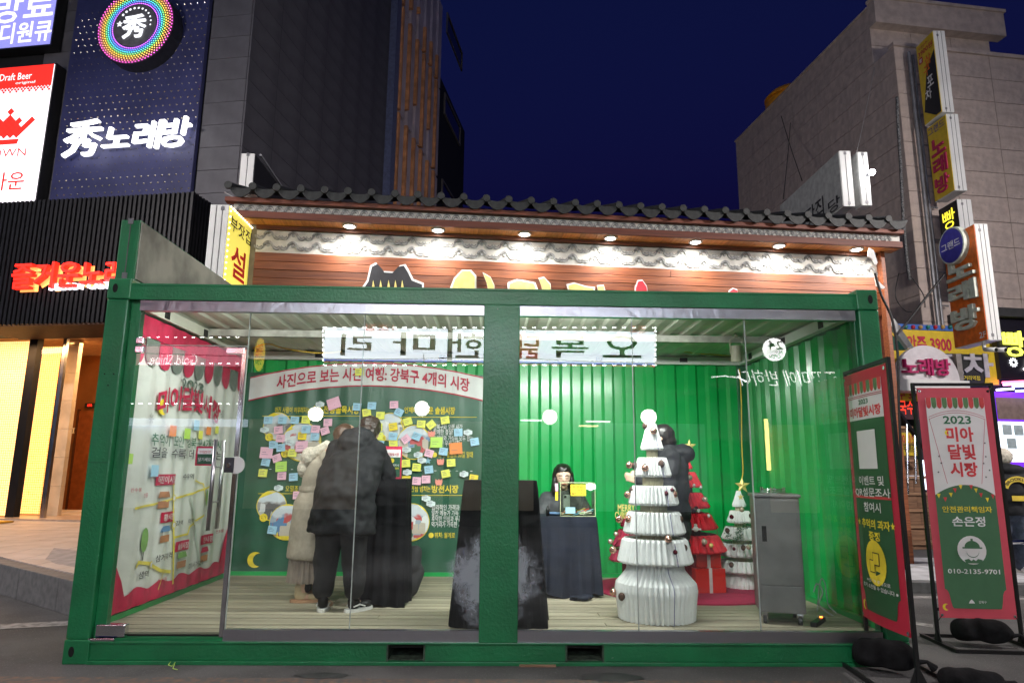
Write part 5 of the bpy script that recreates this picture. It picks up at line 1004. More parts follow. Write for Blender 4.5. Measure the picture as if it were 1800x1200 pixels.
# ------------------------------------------------------------------ sticky notes
NC = {'B': ('blue', mat('blue note', (.36, .62, .80), .7, var=.03)), 'Y': ('yellow', mat('yellow note', (.82, .84, .14), .7, var=.03)), 'P': ('pink', mat('pink note', (.86, .50, .64), .7, var=.03)), 'A': ('amber', mat('amber note', (.88, .68, .04), .7, var=.03)), 'G': ('lime', mat('lime note', (.52, .82, .14), .7, var=.03)), 'O': ('orange', mat('orange note', (.86, .27, .07), .7, var=.03)), 'C': ('white cloud', mat('cloud note', (.68, .78, .80), .7, var=.03)), 'T': ('coral tulip', mat('coral note', (.80, .28, .22), .7, var=.03)), 'S': ('blue star', mat('star note', (.2, .42, .55), .7))}
NT = [('B', 135, 378), ('B', 243, 378), ('B', 335, 378), ('Y', 420, 375), ('P', 585, 395), ('P', 630, 252, 20, 1.5), ('B', 805, 278), ('B', 916, 270), ('P', 1083, 262), ('B', 1120, 318, -25), ('Y', 877, 320, 10), ('Y', 980, 343), ('Y', 895, 372), ('Y', 1187, 388, 18), ('Y', 1287, 407), ('Y', 1362, 412, 40), ('Y', 1468, 378, 10), ('P', 212, 452, 8), ('P', 228, 515), ('P', 492, 445), ('A', 392, 497), ('B', 420, 448), ('B', 487, 502), ('P', 563, 458, 20), ('Y', 963, 430), ('A', 1076, 427, 10), ('P', 898, 458), ('Y', 968, 498), ('B', 905, 515), ('Y', 1078, 550, 8), ('B', 975, 560), ('B', 1075, 500), ('P', 1172, 520, 40), ('B', 1253, 500, -20), ('B', 175, 562, 5), ('B', 230, 585, 8), ('P', 388, 575, 3, 1.4), ('Y', 318, 625), ('P', 122, 623, -2, 1.45), ('P', 200, 663, 22), ('B', 117, 693, -8), ('G', 233, 727, 5, 1.3), ('Y', 95, 775), ('P', 238, 797), ('B', 325, 805, 5), ('G', 1403, 545, 0, 1.4), ('B', 1567, 470, 3), ('B', 1690, 540, 10), ('O', 1548, 590, 5, 1.5), ('P', 1347, 627, -15), ('B', 1455, 613, -8), ('Y', 1173, 703, 5), ('Y', 1253, 733, -4), ('Y', 1513, 698, 5), ('B', 1345, 750, 8), ('Y', 1472, 780, 12), ('A', 1683, 817, -8), ('A', 1175, 827), ('P', 1254, 835, -3), ('P', 1325, 823, 2), ('Y', 822, 15, 4), ('B', 165, 1204, -6), ('P', 355, 942),
      ('C', 525, 258), ('C', 108, 450), ('C', 300, 545), ('C', 1178, 600), ('C', 1265, 638), ('C', 1293, 680), ('C', 1640, 470), ('C', 1183, 770), ('C', 1610, 783), ('C', 213, 888), ('C', 1325, 966), ('C', 1360, 1006), ('T', 1365, 480), ('T', 1433, 690), ('T', 1420, 843), ('T', 1170, 944), ('S', 1338, 683)]
ORD = ['first', 'second', 'third', 'fourth', 'fifth', 'sixth', 'seventh', 'eighth', 'ninth', 'tenth', 'eleventh', 'twelfth', 'thirteenth', 'fourteenth', 'fifteenth', 'sixteenth', 'seventeenth', 'eighteenth', 'nineteenth', 'twentieth', 'twenty-first', 'twenty-second', 'twenty-third', 'twenty-fourth', 'twenty-fifth', 'twenty-sixth', 'twenty-seventh', 'twenty-eighth', 'twenty-ninth', 'thirtieth']
rank = {}
for c in NC:
    for i, n_ in enumerate(sorted([n_ for n_ in NT if n_[0] == c], key=lambda q: q[1])): rank[id(n_)] = ORD[i]
def cloud(u, z, s_): return [(u + s_ * (1.0 + .16 * abs(math.sin(t * 3))) * math.cos(t), z + s_ * .62 * (1 + .22 * abs(math.sin(t * 3))) * math.sin(t)) for t in [2 * PI * k / 30 for k in range(30)]]
PEN = mat('pen scribble', (.12, .12, .2), .7)
me_pen = None
for n_ in NT:
    c, x, y = n_[0], 440 + n_[1] / 4.286, 650 + n_[2] / 4.286; rot = n_[3] if len(n_) > 3 else random.uniform(-3, 3); s_ = .049 * (n_[4] if len(n_) > 4 else 1)
    off = .034 + random.uniform(0, .006); u, z = BKP.sz(x, y, off); nm, m = NC[c]
    o = thing('sticky_note', '', 'note', (u, 2.785 - off, z)) if False else None
    b = B(); a = math.radians(rot)
    if c == 'C': pts = cloud(0, 0, .048)
    elif c == 'T': pts = [(-.03, -.035), (.03, -.035), (.042, .0), (.038, .035), (.015, .018), (0, .036), (-.015, .018), (-.038, .035), (-.042, 0)]
    elif c == 'S': pts = star(0, 0, .045)
    else: pts = [(-s_, -s_ * .88), (s_, -s_ * .88), (s_, s_ * .88), (-s_, s_ * .88)]
    pts = [(p[0] * math.cos(a) - p[1] * math.sin(a), p[0] * math.sin(a) + p[1] * math.cos(a)) for p in pts]; n = len(pts)
    V = [(p[0], -.012 * max(0, -p[1] / .05), p[1]) for p in pts]; b.add(V + [(v[0], v[1] + .002, v[2]) for v in V], [tuple(range(n)), tuple(range(n, 2 * n))[::-1]] + [(i, i + n, (i + 1) % n + n, (i + 1) % n) for i in range(n)])
    o = b.build('sticky_note', m, None, local=True, fix=True); o.location = (u, 2.785 - off, z); b = B()
    for q in range(3): 
        w_ = random.uniform(.4, .75) * s_; zz = s_ * (.4 - q * .35); b.add([(-s_ * .7, -.0035 - .004 * q, zz), (-s_ * .7 + w_ * 1.6, -.0035 - .004 * q, zz), (-s_ * .7 + w_ * 1.6, -.0035 - .004 * q, zz + .004), (-s_ * .7, -.0035 - .004 * q, zz + .004)], [(0, 1, 2, 3)])
    if c not in 'TS': b.build('handwriting', PEN, o, local=True).rotation_euler = (0, -a, 0)
    tag(o, '%s sticky note, %s of its colour from the left on the green market banner' % (nm, rank[id(n_)]), 'note', 'sticky notes on the market banner')
for k, (x, y, c) in enumerate(((304, 757, 'O'), (329, 762, 'G'), (346, 747, 'B'), (352, 764, 'Y'), (367, 757, 'O'), (382, 755, 'Y'), (272, 827, 'B'), (229, 806, 'G'))):
    u, z = LFP.sz(x, y, .03); nm, m = NC[c]; s_ = .048 if k in (0, 1, 2, 6) else .04; b = B(); b.prism([LFP.P(u + dx * s_, z + dz * s_, .03) for dx, dz in ((-1, -1), (1, -1), (1, 1), (-1, 1))], (.003, 0, 0)); o = b.build('sticky_note', m, None, fix=True)
    tag(o, nm + ' sticky note on the white map banner, ' + ['leftmost in the row under the crimson title', 'second in the row under the crimson title', 'upper one near the row middle', 'just under the upper blue one', 'fifth in the row under the crimson title', 'nearest the door edge in the row', 'below the two printed lines of text', 'nearest the left corner post'][k], 'note', 'sticky notes on the map banner')
# door sticker, mirrored oval
DS = Pl(0, .036, 0); a = DS.rect(344, 784, 377, 818); t = thing('door_sticker', 'small square pull sticker with crimson border on the glass door', 'sticker', DS.P((a[0] + a[1]) / 2, a[2], 0)); plate(DS, *a, 0, .002, 'border', PINKR, t); w_ = a[1] - a[0]; h = a[3] - a[2]
plate(DS, a[0] + w_ * .1, a[1] - w_ * .1, a[2] + h * .08, a[2] + h * .6, .002, .003, 'green_print', DKG, t); plate(DS, a[0] + w_ * .1, a[1] - w_ * .1, a[2] + h * .6, a[3] - h * .1, .002, .003, 'white_print', WHI, t); ptext(DS, '당기세요', a[0] + w_ * .16, a[1] - w_ * .16, a[2] + h * .22, a[2] + h * .42, .004, WHI, t, .02); ptext(DS, '미아달빛시장', a[0] + w_ * .2, a[1] - w_ * .2, a[2] + h * .64, a[2] + h * .78, .004, REDI, t, .03)
uu_, zz_ = mx(456, 623); t = thing('oval_sign', 'yellow upright oval sign mirrored near the door top', 'sign', (7.2 - uu_, -11.9, zz_ - .5)); OP2 = Pl(7.2, -11.9, 180); poly(OP2, circ(uu_, zz_, .13, 24, ry=.42), 0, glow('oval yellow', (1, .72, .05), 5), 'board', t, -.05)
ptext(OP2, '우담', uu_ - .09, uu_ + .09, zz_ - .05, zz_ + .28, .02, RD, t, .03); ptext(OP2, '오뎅바', uu_ - .08, uu_ + .08, zz_ - .28, zz_ - .12, .02, DK, t, .03)

# ------------------------------------------------------------------ things standing in the booth
def tablecloth(name_lab, x0, x1, y0, y1, zt, zb, m=CLOTHB, flare=.05, amp=.018, seed=0, group=None, drop=0):
    t = thing('covered_table', name_lab, 'table', ((x0 + x1) / 2, (y0 + y1) / 2, .2)); rnd = random.Random(seed); per = []
    n_ = 96; W_, D_ = x1 - x0, y1 - y0
    for k in range(n_):
        s_ = k / n_ * 2 * (W_ + D_)
        if s_ < W_: p, nn_ = (x0 + s_, y0), (0, -1)
        elif s_ < W_ + D_: p, nn_ = (x1, y0 + s_ - W_), (1, 0)
        elif s_ < 2 * W_ + D_: p, nn_ = (x1 - (s_ - W_ - D_), y1), (0, 1)
        else: p, nn_ = (x0, y1 - (s_ - 2 * W_ - D_)), (-1, 0)
        per.append((p, nn_))
    b = B(); rows = 14; ph_ = [rnd.uniform(0, 6.28) for _ in range(4)]
    for j in range(rows + 1):
        f = j / rows; z = zt + (zb - zt) * f
        for k, (p, nn_) in enumerate(per):
            fold = (math.sin(k * .62 + ph_[0]) * .6 + math.sin(k * 1.13 + ph_[1]) * .4) * amp * (f ** .7) * 1.6; cx_, cy_ = (x0 + x1) / 2, (y0 + y1) / 2
            d = Vector((p[0] - cx_, p[1] - cy_, 0)); o = d.normalized() * (flare * f + fold) ; zz = z + (math.sin(k * .31 + ph_[2]) * .02 + drop * max(0, d.x)) * f * (j == rows)
            if j == 0: z = zt - .004; o = -d * .015; zz = z + .004
            b.v.append(Vector((p[0], p[1], zz)) + o)
    for j in range(rows):
        for k in range(n_): b.f.append((j * n_ + k, (j + 1) * n_ + k, (j + 1) * n_ + (k + 1) % n_, j * n_ + (k + 1) % n_))
    b.f.append(tuple(range(n_)))
    b.build('tablecloth', m, t, smooth=False); return t
tablecloth('tall table under black cloth beside the man in the black coat', 1.86, 2.24, 1.02, 1.42, 1.285, .205, seed=1, amp=.02, flare=.02)
tablecloth('tall table under black cloth at the glass behind the centre post', 2.78, 3.36, .27, .60, 1.29, .205, seed=4, flare=.09, amp=.01)
NAVY = mat('black navy cloth', (.012, .016, .03), .8, spec=.3)
tablecloth('low table under dark cloth where the seated woman looks at her phone', 3.46, 4.01, 1.50, 2.0, .935, .22, NAVY, seed=9, flare=.03, amp=.025)
b = B(); c = at(1022, 1052, Z=.215)
for k in range(7): b.ball(c + Vector((random.uniform(-.09, .09), random.uniform(-.03, .04), random.uniform(-.005, .02))), random.uniform(.02, .04), 8, 5, (1.6, 1, .6))
tag(b.build('cloth_heap', NAVY, smooth=True), 'crumpled end of dark cloth on the deck below the low table', 'cloth')
# poster on the tall table
PS = Pl(0, 1.10, 0); a = PS.rect(672, 784, 706, 841); t = thing('table_poster', 'small framed event poster standing on the black covered table', 'poster', PS.P((a[0] + a[1]) / 2, a[2], 0)); w_, h = a[1] - a[0], a[3] - a[2]
plate(PS, *a, -.01, 0, 'board', PINKR, t); plate(PS, a[0] + w_ * .07, a[1] - w_ * .07, a[2] + h * .05, a[2] + h * .66, 0, .002, 'green_print', DKG, t); plate(PS, a[0] + w_ * .07, a[1] - w_ * .07, a[2] + h * .66, a[3] - h * .1, 0, .002, 'white_print', WHI, t)
ptext(PS, '미아달빛시장', a[0] + w_ * .15, a[1] - w_ * .15, a[2] + h * .70, a[2] + h * .80, .004, REDI, t, .04); poly(PS, circ((a[0] + a[1]) / 2, a[2] + h * .56, w_ * .12, 14), .004, YEL, 'round_print', t); ptext(PS, '설문조사 참여 시', a[0] + w_ * .14, a[1] - w_ * .14, a[2] + h * .38, a[2] + h * .45, .004, WHI, t, .02); ptext(PS, '추억의 과자 증정', a[0] + w_ * .14, a[1] - w_ * .14, a[2] + h * .29, a[2] + h * .35, .004, YEL, t, .02); ptext(PS, '미아달빛시장', a[0] + w_ * .25, a[1] - w_ * .25, a[2] + h * .06, a[2] + h * .09, .004, WHI, t, 0)
b = B(); b.box(1.99, 2.02, 1.13, 1.30, 1.287, 1.29); tag(b.build('paper_sheet', WHI), 'white paper sheets on the tall black table behind the poster', 'paper')
# bag and stray shoe
b = B(); cap(b, (2.26, 1.5, .50), (2.28, 1.52, .60), .085, .07); cap(b, (2.24, 1.5, .29), (2.29, 1.55, .42), .09, .085); t = thing('floor_bag', 'dark bag slumped on the deck behind the covered table', 'bag', (2.25, 1.5, .2)); b.v = [v - Vector((2.25, 1.5, .2)) for v in b.v]; remesh(b, 'bag_body', mat('dark bag', (.02, .02, .023), .8), t, .02)
# acrylic snack box
AC = glass('acrylic', (.93, .95, .90), 1.6, .02); bx0, bx1 = at(985, 880, Y=1.56).x, at(1046, 880, Y=1.56).x; bz = .94; bzt = at(1015, 848, Y=1.56).z
t = thing('acrylic_box', 'clear acrylic box of snacks on the dark table', 'box', ((bx0 + bx1) / 2, 1.66, bz)); 
for q in ((bx0, bx1, 1.555, 1.56), (bx0, bx1, 1.775, 1.78)): B().box(*q, bz, bzt).build('side_panel', AC, t)
for q in ((bx0, bx0 + .005), (bx1 - .005, bx1)): B().box(*q, 1.561, 1.774, bz, bzt).build('side_panel', AC, t)
RIM = mat('acrylic rim', (.55, .60, .38), .3); b = B()
for z in (bz + .002, bzt): 
    b.bar((bx0, 1.557, z), (bx1, 1.557, z), .005); b.bar((bx0, 1.778, z), (bx1, 1.778, z), .004)
for x in (bx0, bx1): b.bar((x, 1.557, bz), (x, 1.557, bzt), .005)
b.build('rim', RIM, t)
scol = [mat('snack %d' % i, c, .4) for i, c in enumerate(((.8, .75, .65), (.8, .55, .05), (.65, .06, .05), (.15, .4, .6), (.2, .5, .15), (.85, .85, .85)))]
snk = [B() for _ in range(6)]; shp = thing('snack_pile', 'heap of wrapped snack sticks inside the acrylic box', 'snacks', ((bx0 + bx1) / 2, 1.66, bz + .006))
for k in range(46):
    x = random.uniform(bx0 + .03, bx1 - .07); y = random.uniform(1.58, 1.75); z = bz + .008 + random.uniform(0, .05) * (.3 + .9 * (x - bx0) / (bx1 - bx0)); a = random.uniform(-.5, .9) 
    d = Vector((math.cos(a), math.sin(a) * .5, .35 * math.cos(a * 2))) * .07; snk[k % 6].bar((x, y, z), Vector((x, y, z)) + d * random.uniform(.7, 1.2) , .014, .008)
for k in range(6): tag(snk[k].build('snack_sticks', scol[k], shp), kind='stuff')
for nm, r, m, lab in (('sticky_note', (1003, 851, 1030, 871), NC['A'][1], 'amber handwritten note on the front of the acrylic box'), ('sticky_note', (994, 891, 1011, 902), NC['B'][1], 'small blue card standing in the acrylic box'), ('sticky_note', (976, 849, 981, 863), NC['P'][1], 'narrow pink note on the left edge of the acrylic box'), ('sticky_note', (976, 864, 981, 879), NC['A'][1], 'narrow amber note under the narrow pink one')):
    P2 = Pl(0, 1.55, 0); a = P2.rect(*r); o = plate(P2, *a, 0, .003, nm, m); w2, h2 = a[1] - a[0], a[3] - a[2]; tag(o, lab, 'note')
    org = o.data; 
P2 = Pl(0, 1.549, 0); a = P2.rect(1005, 853, 1028, 858); an = [o for o in bpy.data.objects if o.get('label') == 'amber handwritten note on the front of the acrylic box'][0]
def shift(o): 
    c = Vector(((min(v.co.x for v in o.data.vertices) + max(v.co.x for v in o.data.vertices)) / 2,)*1 + (0, 0)); return o
ptext(P2, '추억의', *P2.rect(1006, 853, 1024, 858), .004, INK, an, 0); ptext(P2, '과자', *P2.rect(1014, 859, 1026, 863), .004, INK, an, 0); ptext(P2, '골라 가세요', *P2.rect(1005, 865, 1028, 869), .004, INK, an, .01)
c = Pl(0, 1.55, 0); u, z = c.sz(1038, 855); b = B(); b.prism([c.P(*q) for q in cloud(u, z, .05)], (0, .003, 0)); tag(b.build('sticky_note', NC['C'][1], fix=True), 'white cloud note on the upper right of the acrylic box', 'note')
p = at(963, 900, Y=1.62); t = thing('hand_cream', 'small black bottle standing on the dark table', 'bottle', (p.x, 1.62, .937)); B().lathe([(.018, 0), (.018, .07), (.01, .08), (.01, .10)], n=12).build('bottle_body', BLACKM, t, local=True, smooth=True)
b = B(); b.ball((at(974, 903, Y=1.7).x, 1.72, .955), .06, 10, 6, (1.3, .8, .3)); tag(b.build('cloth_bundle', mat('denim blue', (.12, .22, .4), .8), smooth=True), 'small blue cloth bundle on the dark table', 'cloth')
# ------------------------------------------------------------------ pleated paper trees
PAPW = mat('white paper', (.84, .86, .86), .75, var=.03, scale=4); PAPC = mat('cream page edge', (.62, .58, .42), .8, var=.06); PAPR = mat('red paper', (.72, .012, .03), .7, var=.1); CRIM = mat('dark red paper', (.22, .01, .02), .8)
def ppm(Y): return FOC / ((Y - CY) * .985)
def pleat(amp, sharp=1.0):
    def fn(k, n, z): return 1 - amp * (0 if k % 4 < 2 else (1 if k % 4 == 2 else .9))
    return fn
def papertree(lab, px, Y, tiers, cols, m, mc, n=36, star_px=None, top=None, spine=False):
    """tiers: (y_top, halfwidth_top, y_bottom, halfwidth_bottom) in photo pixels measured at the depth of the trunk"""
    x = at(px, 1000, Y=Y).x; s_ = 1 / ppm(Y)
    t = thing('paper_tree', lab, 'paper tree', (x, Y, .2)); Zp = lambda y: at(px, y, Y=Y).z - .2
    for (ya, ha, yb, hb) in tiers:
        za, zb = Zp(ya), max(Zp(yb), 0.0); h1, h0 = ha * s_, hb * s_
        prof = [(h0 * .94, zb + .0), (h0 * 1.0, zb + .018), (h0 + (h1 - h0) * .5, zb + (za - zb) * .5), (h1 + (h0 - h1) * .06, za - .02), (h1 * .93, za)]
        b = B(); b.lathe(prof, n=n * 6, fn=lambda k, n_, z: 1 - .15 * (1 - abs(math.sin(PI * k / 6))) ** 1.1, cap=False); b.build('pleated_tier', m, t, local=True)
        b = B(); b.lathe([(h1 * .92, za - .015), (h1 * .3, za - .05), (.001, za - .05)], n=n, cap=False); b.build('tier_top', mc, t, local=True)
    for (ya, yb, h_) in cols:
        za, zb = Zp(ya), Zp(yb); b = B(); b.lathe([(h_ * s_, max(zb, 0)), (h_ * s_, za)], n=n * 2, fn=lambda k, n_, z: 1 - .05 * (k % 2), cap=True); b.build('page_trunk', mc, t, local=True)
    return t, x, s_, Zp
t, tx, s_, Zp = papertree('big white pleated paper tree close to the glass with bauble trim', 1152, .62, [(744, 9, 791, 20), (804, 26, 838, 33), (853, 38, 887, 44), (898, 46, 937, 54), (944, 56, 988, 65)], [(785, 808, 10), (832, 856, 18), (880, 902, 23), (930, 950, 24)], PAPW, PAPC)
b = B(); prof = [(60, 1107), (65, 1085), (68, 1050), (70, 1035), (68, 1022), (58, 1010), (50, 1000), (48, 990), (48, 972)]
b.lathe([(r * s_, Zp(y) if y < 1100 else .002) for r, y in prof], n=264, fn=lambda k, n_, z: 1 - .13 * (1 - abs(math.sin(PI * k / 6))) ** 1.1); b.build('pleated_base', PAPW, t, local=True)
SPN = mat('blue page edge', (.12, .13, .3), .7)
for (ya, ha, yb, hb) in ((755, 9, 791, 20), (806, 27, 838, 33), (855, 39, 887, 44), (900, 47, 937, 54), (950, 57, 988, 65)):
    an_ = math.radians(-68); b = B(); pts = [(ha * s_ * 1.0 * math.cos(an_), ha * s_ * math.sin(an_), Zp(ya)), (hb * s_ * math.cos(an_), hb * s_ * math.sin(an_), Zp(yb))]; b.tube(pts, .003, 4); b.build('page_edge', SPN, t, local=True)
b = B(); an_ = math.radians(-78); b.tube([(r * s_ * math.cos(an_), r * s_ * math.sin(an_), Zp(y) if y < 1100 else .01) for r, y in prof], .003, 4); b.build('page_edge', SPN, t, local=True)
ROSE = mat('rose gold bauble', (.75, .42, .32), .18, .85, var=.03); CONE = mat('pine cone brown', (.09, .045, .03), .7, var=.4, scale=60); PEARL = mat('pearl bauble', (.8, .62, .5), .15, .6, var=.02); DKR = mat('dark red bauble', (.12, .005, .02), .2, .5)
def bauble(px, py, Y, r, m, lab, tm='bauble'):
    p = at(px, py, Y=Y)
    if tm == 'bauble':
        t = thing('bauble', lab, 'bauble', p, group='baubles on the paper trees'); b = B(); b.ball((0, 0, 0), r, 14, 9); b.build('ball', m, t, local=True, smooth=True); b = B(); b.tube([(0, 0, r * .95), (0, 0, r * 1.2)], r * .25, 8); b.build('cap', CHROME, t, local=True)
    else:
        b = B(); b.ball(p, r, 9, 7, (1, 1, 1.15)); 
        for i, v in enumerate(b.v): d = v - p; b.v[i] = p + d * (1 + .22 * math.sin(i * 2.1))
        tag(b.build('pine_cone', CONE), lab, 'pine cone', 'pine cones on the paper trees')
BT = [(1106, 817, 'R', 'upper left rim of the second tier'), (1134, 822, 'R', 'middle of the second tier'), (1149, 757, 'R', 'right of the tree tip'), (1103, 869, 'R', 'left end of the third tier'), (1185, 868, 'R', 'right end of the third tier'), (1088, 912, 'R', 'left end of the fourth tier'), (1105, 912, 'R', 'left part of the fourth tier'), (1077, 966, 'R', 'left end of the lowest tier'), (1175, 947, 'R', 'right rim of the lowest tier'), (1078, 1040, 'R', 'left of the pleated base'), (1220, 1050, 'R', 'right edge of the pleated base'),
      (1116, 818, 'C', 'beside the second tier bauble'), (1163, 815, 'C', 'right part of the second tier'), (1135, 748, 'C', 'on the tree tip'), (1112, 861, 'C', 'left part of the third tier'), (1171, 867, 'D', 'right part of the third tier'), (1181, 861, 'D', 'right rim of the third tier'), (1196, 913, 'C', 'right end of the fourth tier'), (1187, 970, 'D', 'right part of the lowest tier'), (1203, 963, 'C', 'right end of the lowest tier'), (1093, 1048, 'C', 'left part of the pleated base'), (1212, 1050, 'C', 'right part of the pleated base')]
for x, y, k, w_ in BT:
    dx = abs(x - 1152) * s_; R_ = {0: .0}; rr = (9 + (y - 744) * .23 if y < 1000 else 68) * s_; dy = math.sqrt(max(0, rr * rr - dx * dx)); Y = .62 - dy - .02
    if dx > rr: Y = .62
    if k == 'R': bauble(x, y, Y, .030, ROSE, 'rose gold bauble, ' + w_ + ', big white tree')
    elif k == 'D': bauble(x, y, Y, .019, DKR, 'small dark red bauble, ' + w_ + ', big white tree')
    else: bauble(x, y, Y, .025, CONE, 'pine cone, ' + w_ + ', big white tree', 'cone')
# red tree behind the standing visitor
RTR, rx_, rs, RZ = papertree('red pleated paper tree behind the visitor at the right', 1209, 2.0, [(806, 9, 824, 15), (829, 20, 856, 30), (865, 30, 892, 42), (900, 42, 928, 54), (937, 54, 967, 67)], [(822, 832, 9), (852, 868, 13), (888, 903, 18), (925, 940, 24), (965, 1046, 34)], PAPR, CRIM, n=30)
GOLD = mat('gold star', (.85, .68, .22), .4, .25)
def star3(px, py, Y, r, lab, m=GOLD):
    p = at(px, py, Y=Y); P = [(p.x + u, p.y, p.z + z) for u, z in star(0, 0, r)]; b = B(); n = len(P)
    b.add(P + [(p.x, p.y - r * .25, p.z), (p.x, p.y + r * .25, p.z)], [(i, (i + 1) % n, n) for i in range(n)] + [((i + 1) % n, i, n + 1) for i in range(n)]); tag(b.build('star', m), lab, 'star')
star3(1212, 784, 2.0, .075, 'gold star on top of the red paper tree'); 
for x, y, m, r, lab in ((1212, 839, PEARL, .028, 'pearl bauble on the second tier of the red tree'), (1239, 877, PEARL, .028, 'pearl bauble on the third tier of the red tree'), (1238, 952, PEARL, .03, 'pearl bauble on the lowest tier of the red tree'), (1224, 893, DKR, .02, 'dark red bauble under the third tier of the red tree'), (1250, 958, GOLD, .022, 'small gold bell on the lowest tier of the red tree')): bauble(x, y, 1.62, r, m, lab)
b = B(); c = at(1223, 929, Y=1.62)
b.ball(c, .028, 10, 6); b.ball(c + Vector((0, 0, .035)), .018, 8, 5); b.box(c.x - .05, c.x + .05, c.y - .01, c.y + .01, c.z - .01, c.z + .004); tag(b.build('snowman_charm', WHITEP), 'little white and red charm hanging on the red tree', 'charm')
wire([at(x, y, Y=1.58) for x, y in ((1205, 888), (1225, 895), (1245, 905), (1257, 920), (1262, 940))], .003, 'thin silver garland across the red tree', m=CHROME)
for x, y, w_ in ((1210, 889, 'leftmost on the third tier'), (1228, 897, 'middle of the third tier'), (1246, 906, 'right below the third tier'), (1220, 853, 'left on the second tier'), (1232, 856, 'right on the second tier')): b = B(); b.ball(at(x, y, Y=1.57), .014, 8, 5, (1, 1, 1.4)); tag(b.build('light_bead', WHITEP, smooth=True), 'tiny white garland bead, ' + w_ + ' of the red tree', 'bead', 'garland beads on the red tree')
# white tree at the back
t, tx2, s2, Z2 = papertree('smaller white pleated tree with green garland and gold star', 1305, 2.12, [(862, 4, 890, 12), (897, 17, 918, 22), (925, 26, 947, 33), (953, 36, 976, 40), (983, 38, 1004, 42)], [(888, 900, 7), (916, 928, 10), (945, 956, 14), (974, 986, 17)], PAPW, PAPC, n=26)
b = B(); b.lathe([(32 * s2, .004), (33 * s2, .05), (28 * s2, .14), (22 * s2, .2), (21 * s2, Z2(1000))], n=104, fn=lambda k, n_, z: 1 - .07 * (k % 4 in (2, 3))); b.build('pleated_base', PAPW, t, local=True)
star3(1305, 853, 2.1, .085, 'gold star on top of the smaller white tree'); star3(1302, 873, 1.98, .035, 'small gold star just under the tip of the smaller white tree')
for x, y, m, r, lab in ((1304, 895, PEARL, .026, 'pearl bauble at the neck of the smaller white tree'), (1316, 961, PEARL, .026, 'pearl bauble on the fourth tier of the smaller white tree'), (1269, 960, PEARL, .026, 'pearl bauble left of the fourth tier of the smaller white tree'), (1286, 908, DKR, .022, 'red bauble left of the second tier of the smaller white tree'), (1290, 964, DKR, .018, 'dark red bauble on the fourth tier of the smaller white tree'), (1335, 919, DKR, .018, 'red bauble at the right of the garland')): bauble(x, y, 1.84, r, m, lab)
for x, y, lab in ((1321, 906, 'pine cone on the second tier of the smaller white tree'), (1307, 962, 'pine cone on the fourth tier of the smaller white tree'), (1286, 992, 'pine cone on the lowest tier of the smaller white tree'), (1279, 932, 'pine cone at the left of the green garland')): bauble(x, y, 1.85, .022, CONE, lab, 'cone')
LEAF = mat('garland green', (.02, .12, .04), .5); b = B()
for k in range(260):
    f = random.random(); path = [(1275, 935), (1290, 950), (1300, 945), (1298, 930), (1310, 923), (1335, 922), (1343, 935)]; i = f * (len(path) - 1); j = int(min(i, len(path) - 2)); x = path[j][0] + (path[j + 1][0] - path[j][0]) * (i - j) + random.uniform(-4, 4); y = path[j][1] + (path[j + 1][1] - path[j][1]) * (i - j) + random.uniform(-4, 4)
    p = at(x, y, Y=1.86 + random.uniform(-.03, .03)); d = Vector((random.uniform(-1, 1), random.uniform(-1, 1), random.uniform(-1, 1))).normalized() * .028; e_ = d.orthogonal().normalized() * .006; b.add([p, p + d * .5 + e_, p + d, p + d * .5 - e_], [(0, 1, 2, 3)])
tag(b.build('garland', LEAF), 'green pine garland with berries around the smaller white tree', 'garland')
# little red tree with tinsel, left of the big tree
t, tx3, s3, Z3 = papertree('small crimson paper tree half hidden behind the big white tree', 1108, 1.75, [(905, 8, 925, 16), (930, 20, 960, 30), (965, 30, 985, 36)], [(920, 935, 9), (955, 970, 12), (983, 1035, 14)], mat('crimson paper', (.34, .01, .05), .7), CRIM, n=22)
b = B(); b.lathe([(28 * s3, .004), (28 * s3, .08), (18 * s3, .16)], n=88, fn=lambda k, n_, z: 1 - .06 * (k % 4 in (2, 3))); b.build('pleated_base', mat('crimson paper'), t, local=True)
TIN = mat('red gold tinsel', (.50, .10, .03), .2, .8, var=.6, scale=40, col2=(.15, .01, .01)); b = B()
for k in range(900):
    f = random.random(); a_ = f * 22; r = (.06 + .13 * f) ; c = Vector((tx3 + r * math.cos(a_), 1.75 + r * math.sin(a_), .2 + Z3(905) - f * (Z3(905) - Z3(985))))
    d = Vector((random.gauss(0, 1), random.gauss(0, 1), random.gauss(0, 1))).normalized() * .045; e_ = d.orthogonal().normalized() * .003; b.add([c, c + d + e_, c + d - e_], [(0, 1, 2)])
tag(b.build('tinsel', TIN), 'red and gold tinsel wound round the small crimson tree', 'tinsel')
PX = Pl(0, 1.6, 0); t = thing('greeting_sign', 'gold cut out greeting on the small crimson tree', 'sign', at(1100, 915, Y=1.6)); ptext(PX, 'MERRY', *PX.rect(1086, 886, 1116, 898), .0, GOLD, t, .03, .004); ptext(PX, 'CHRISTMAS', *PX.rect(1081, 899, 1124, 911), .0, GOLD, t, .03, .004)
for x, y, lab in ((1073, 951, 'rose bauble at the left of the tinsel'), (1083, 938, 'pearl bauble in the tinsel'),): bauble(x, y, 1.6, .025, PEARL, lab)
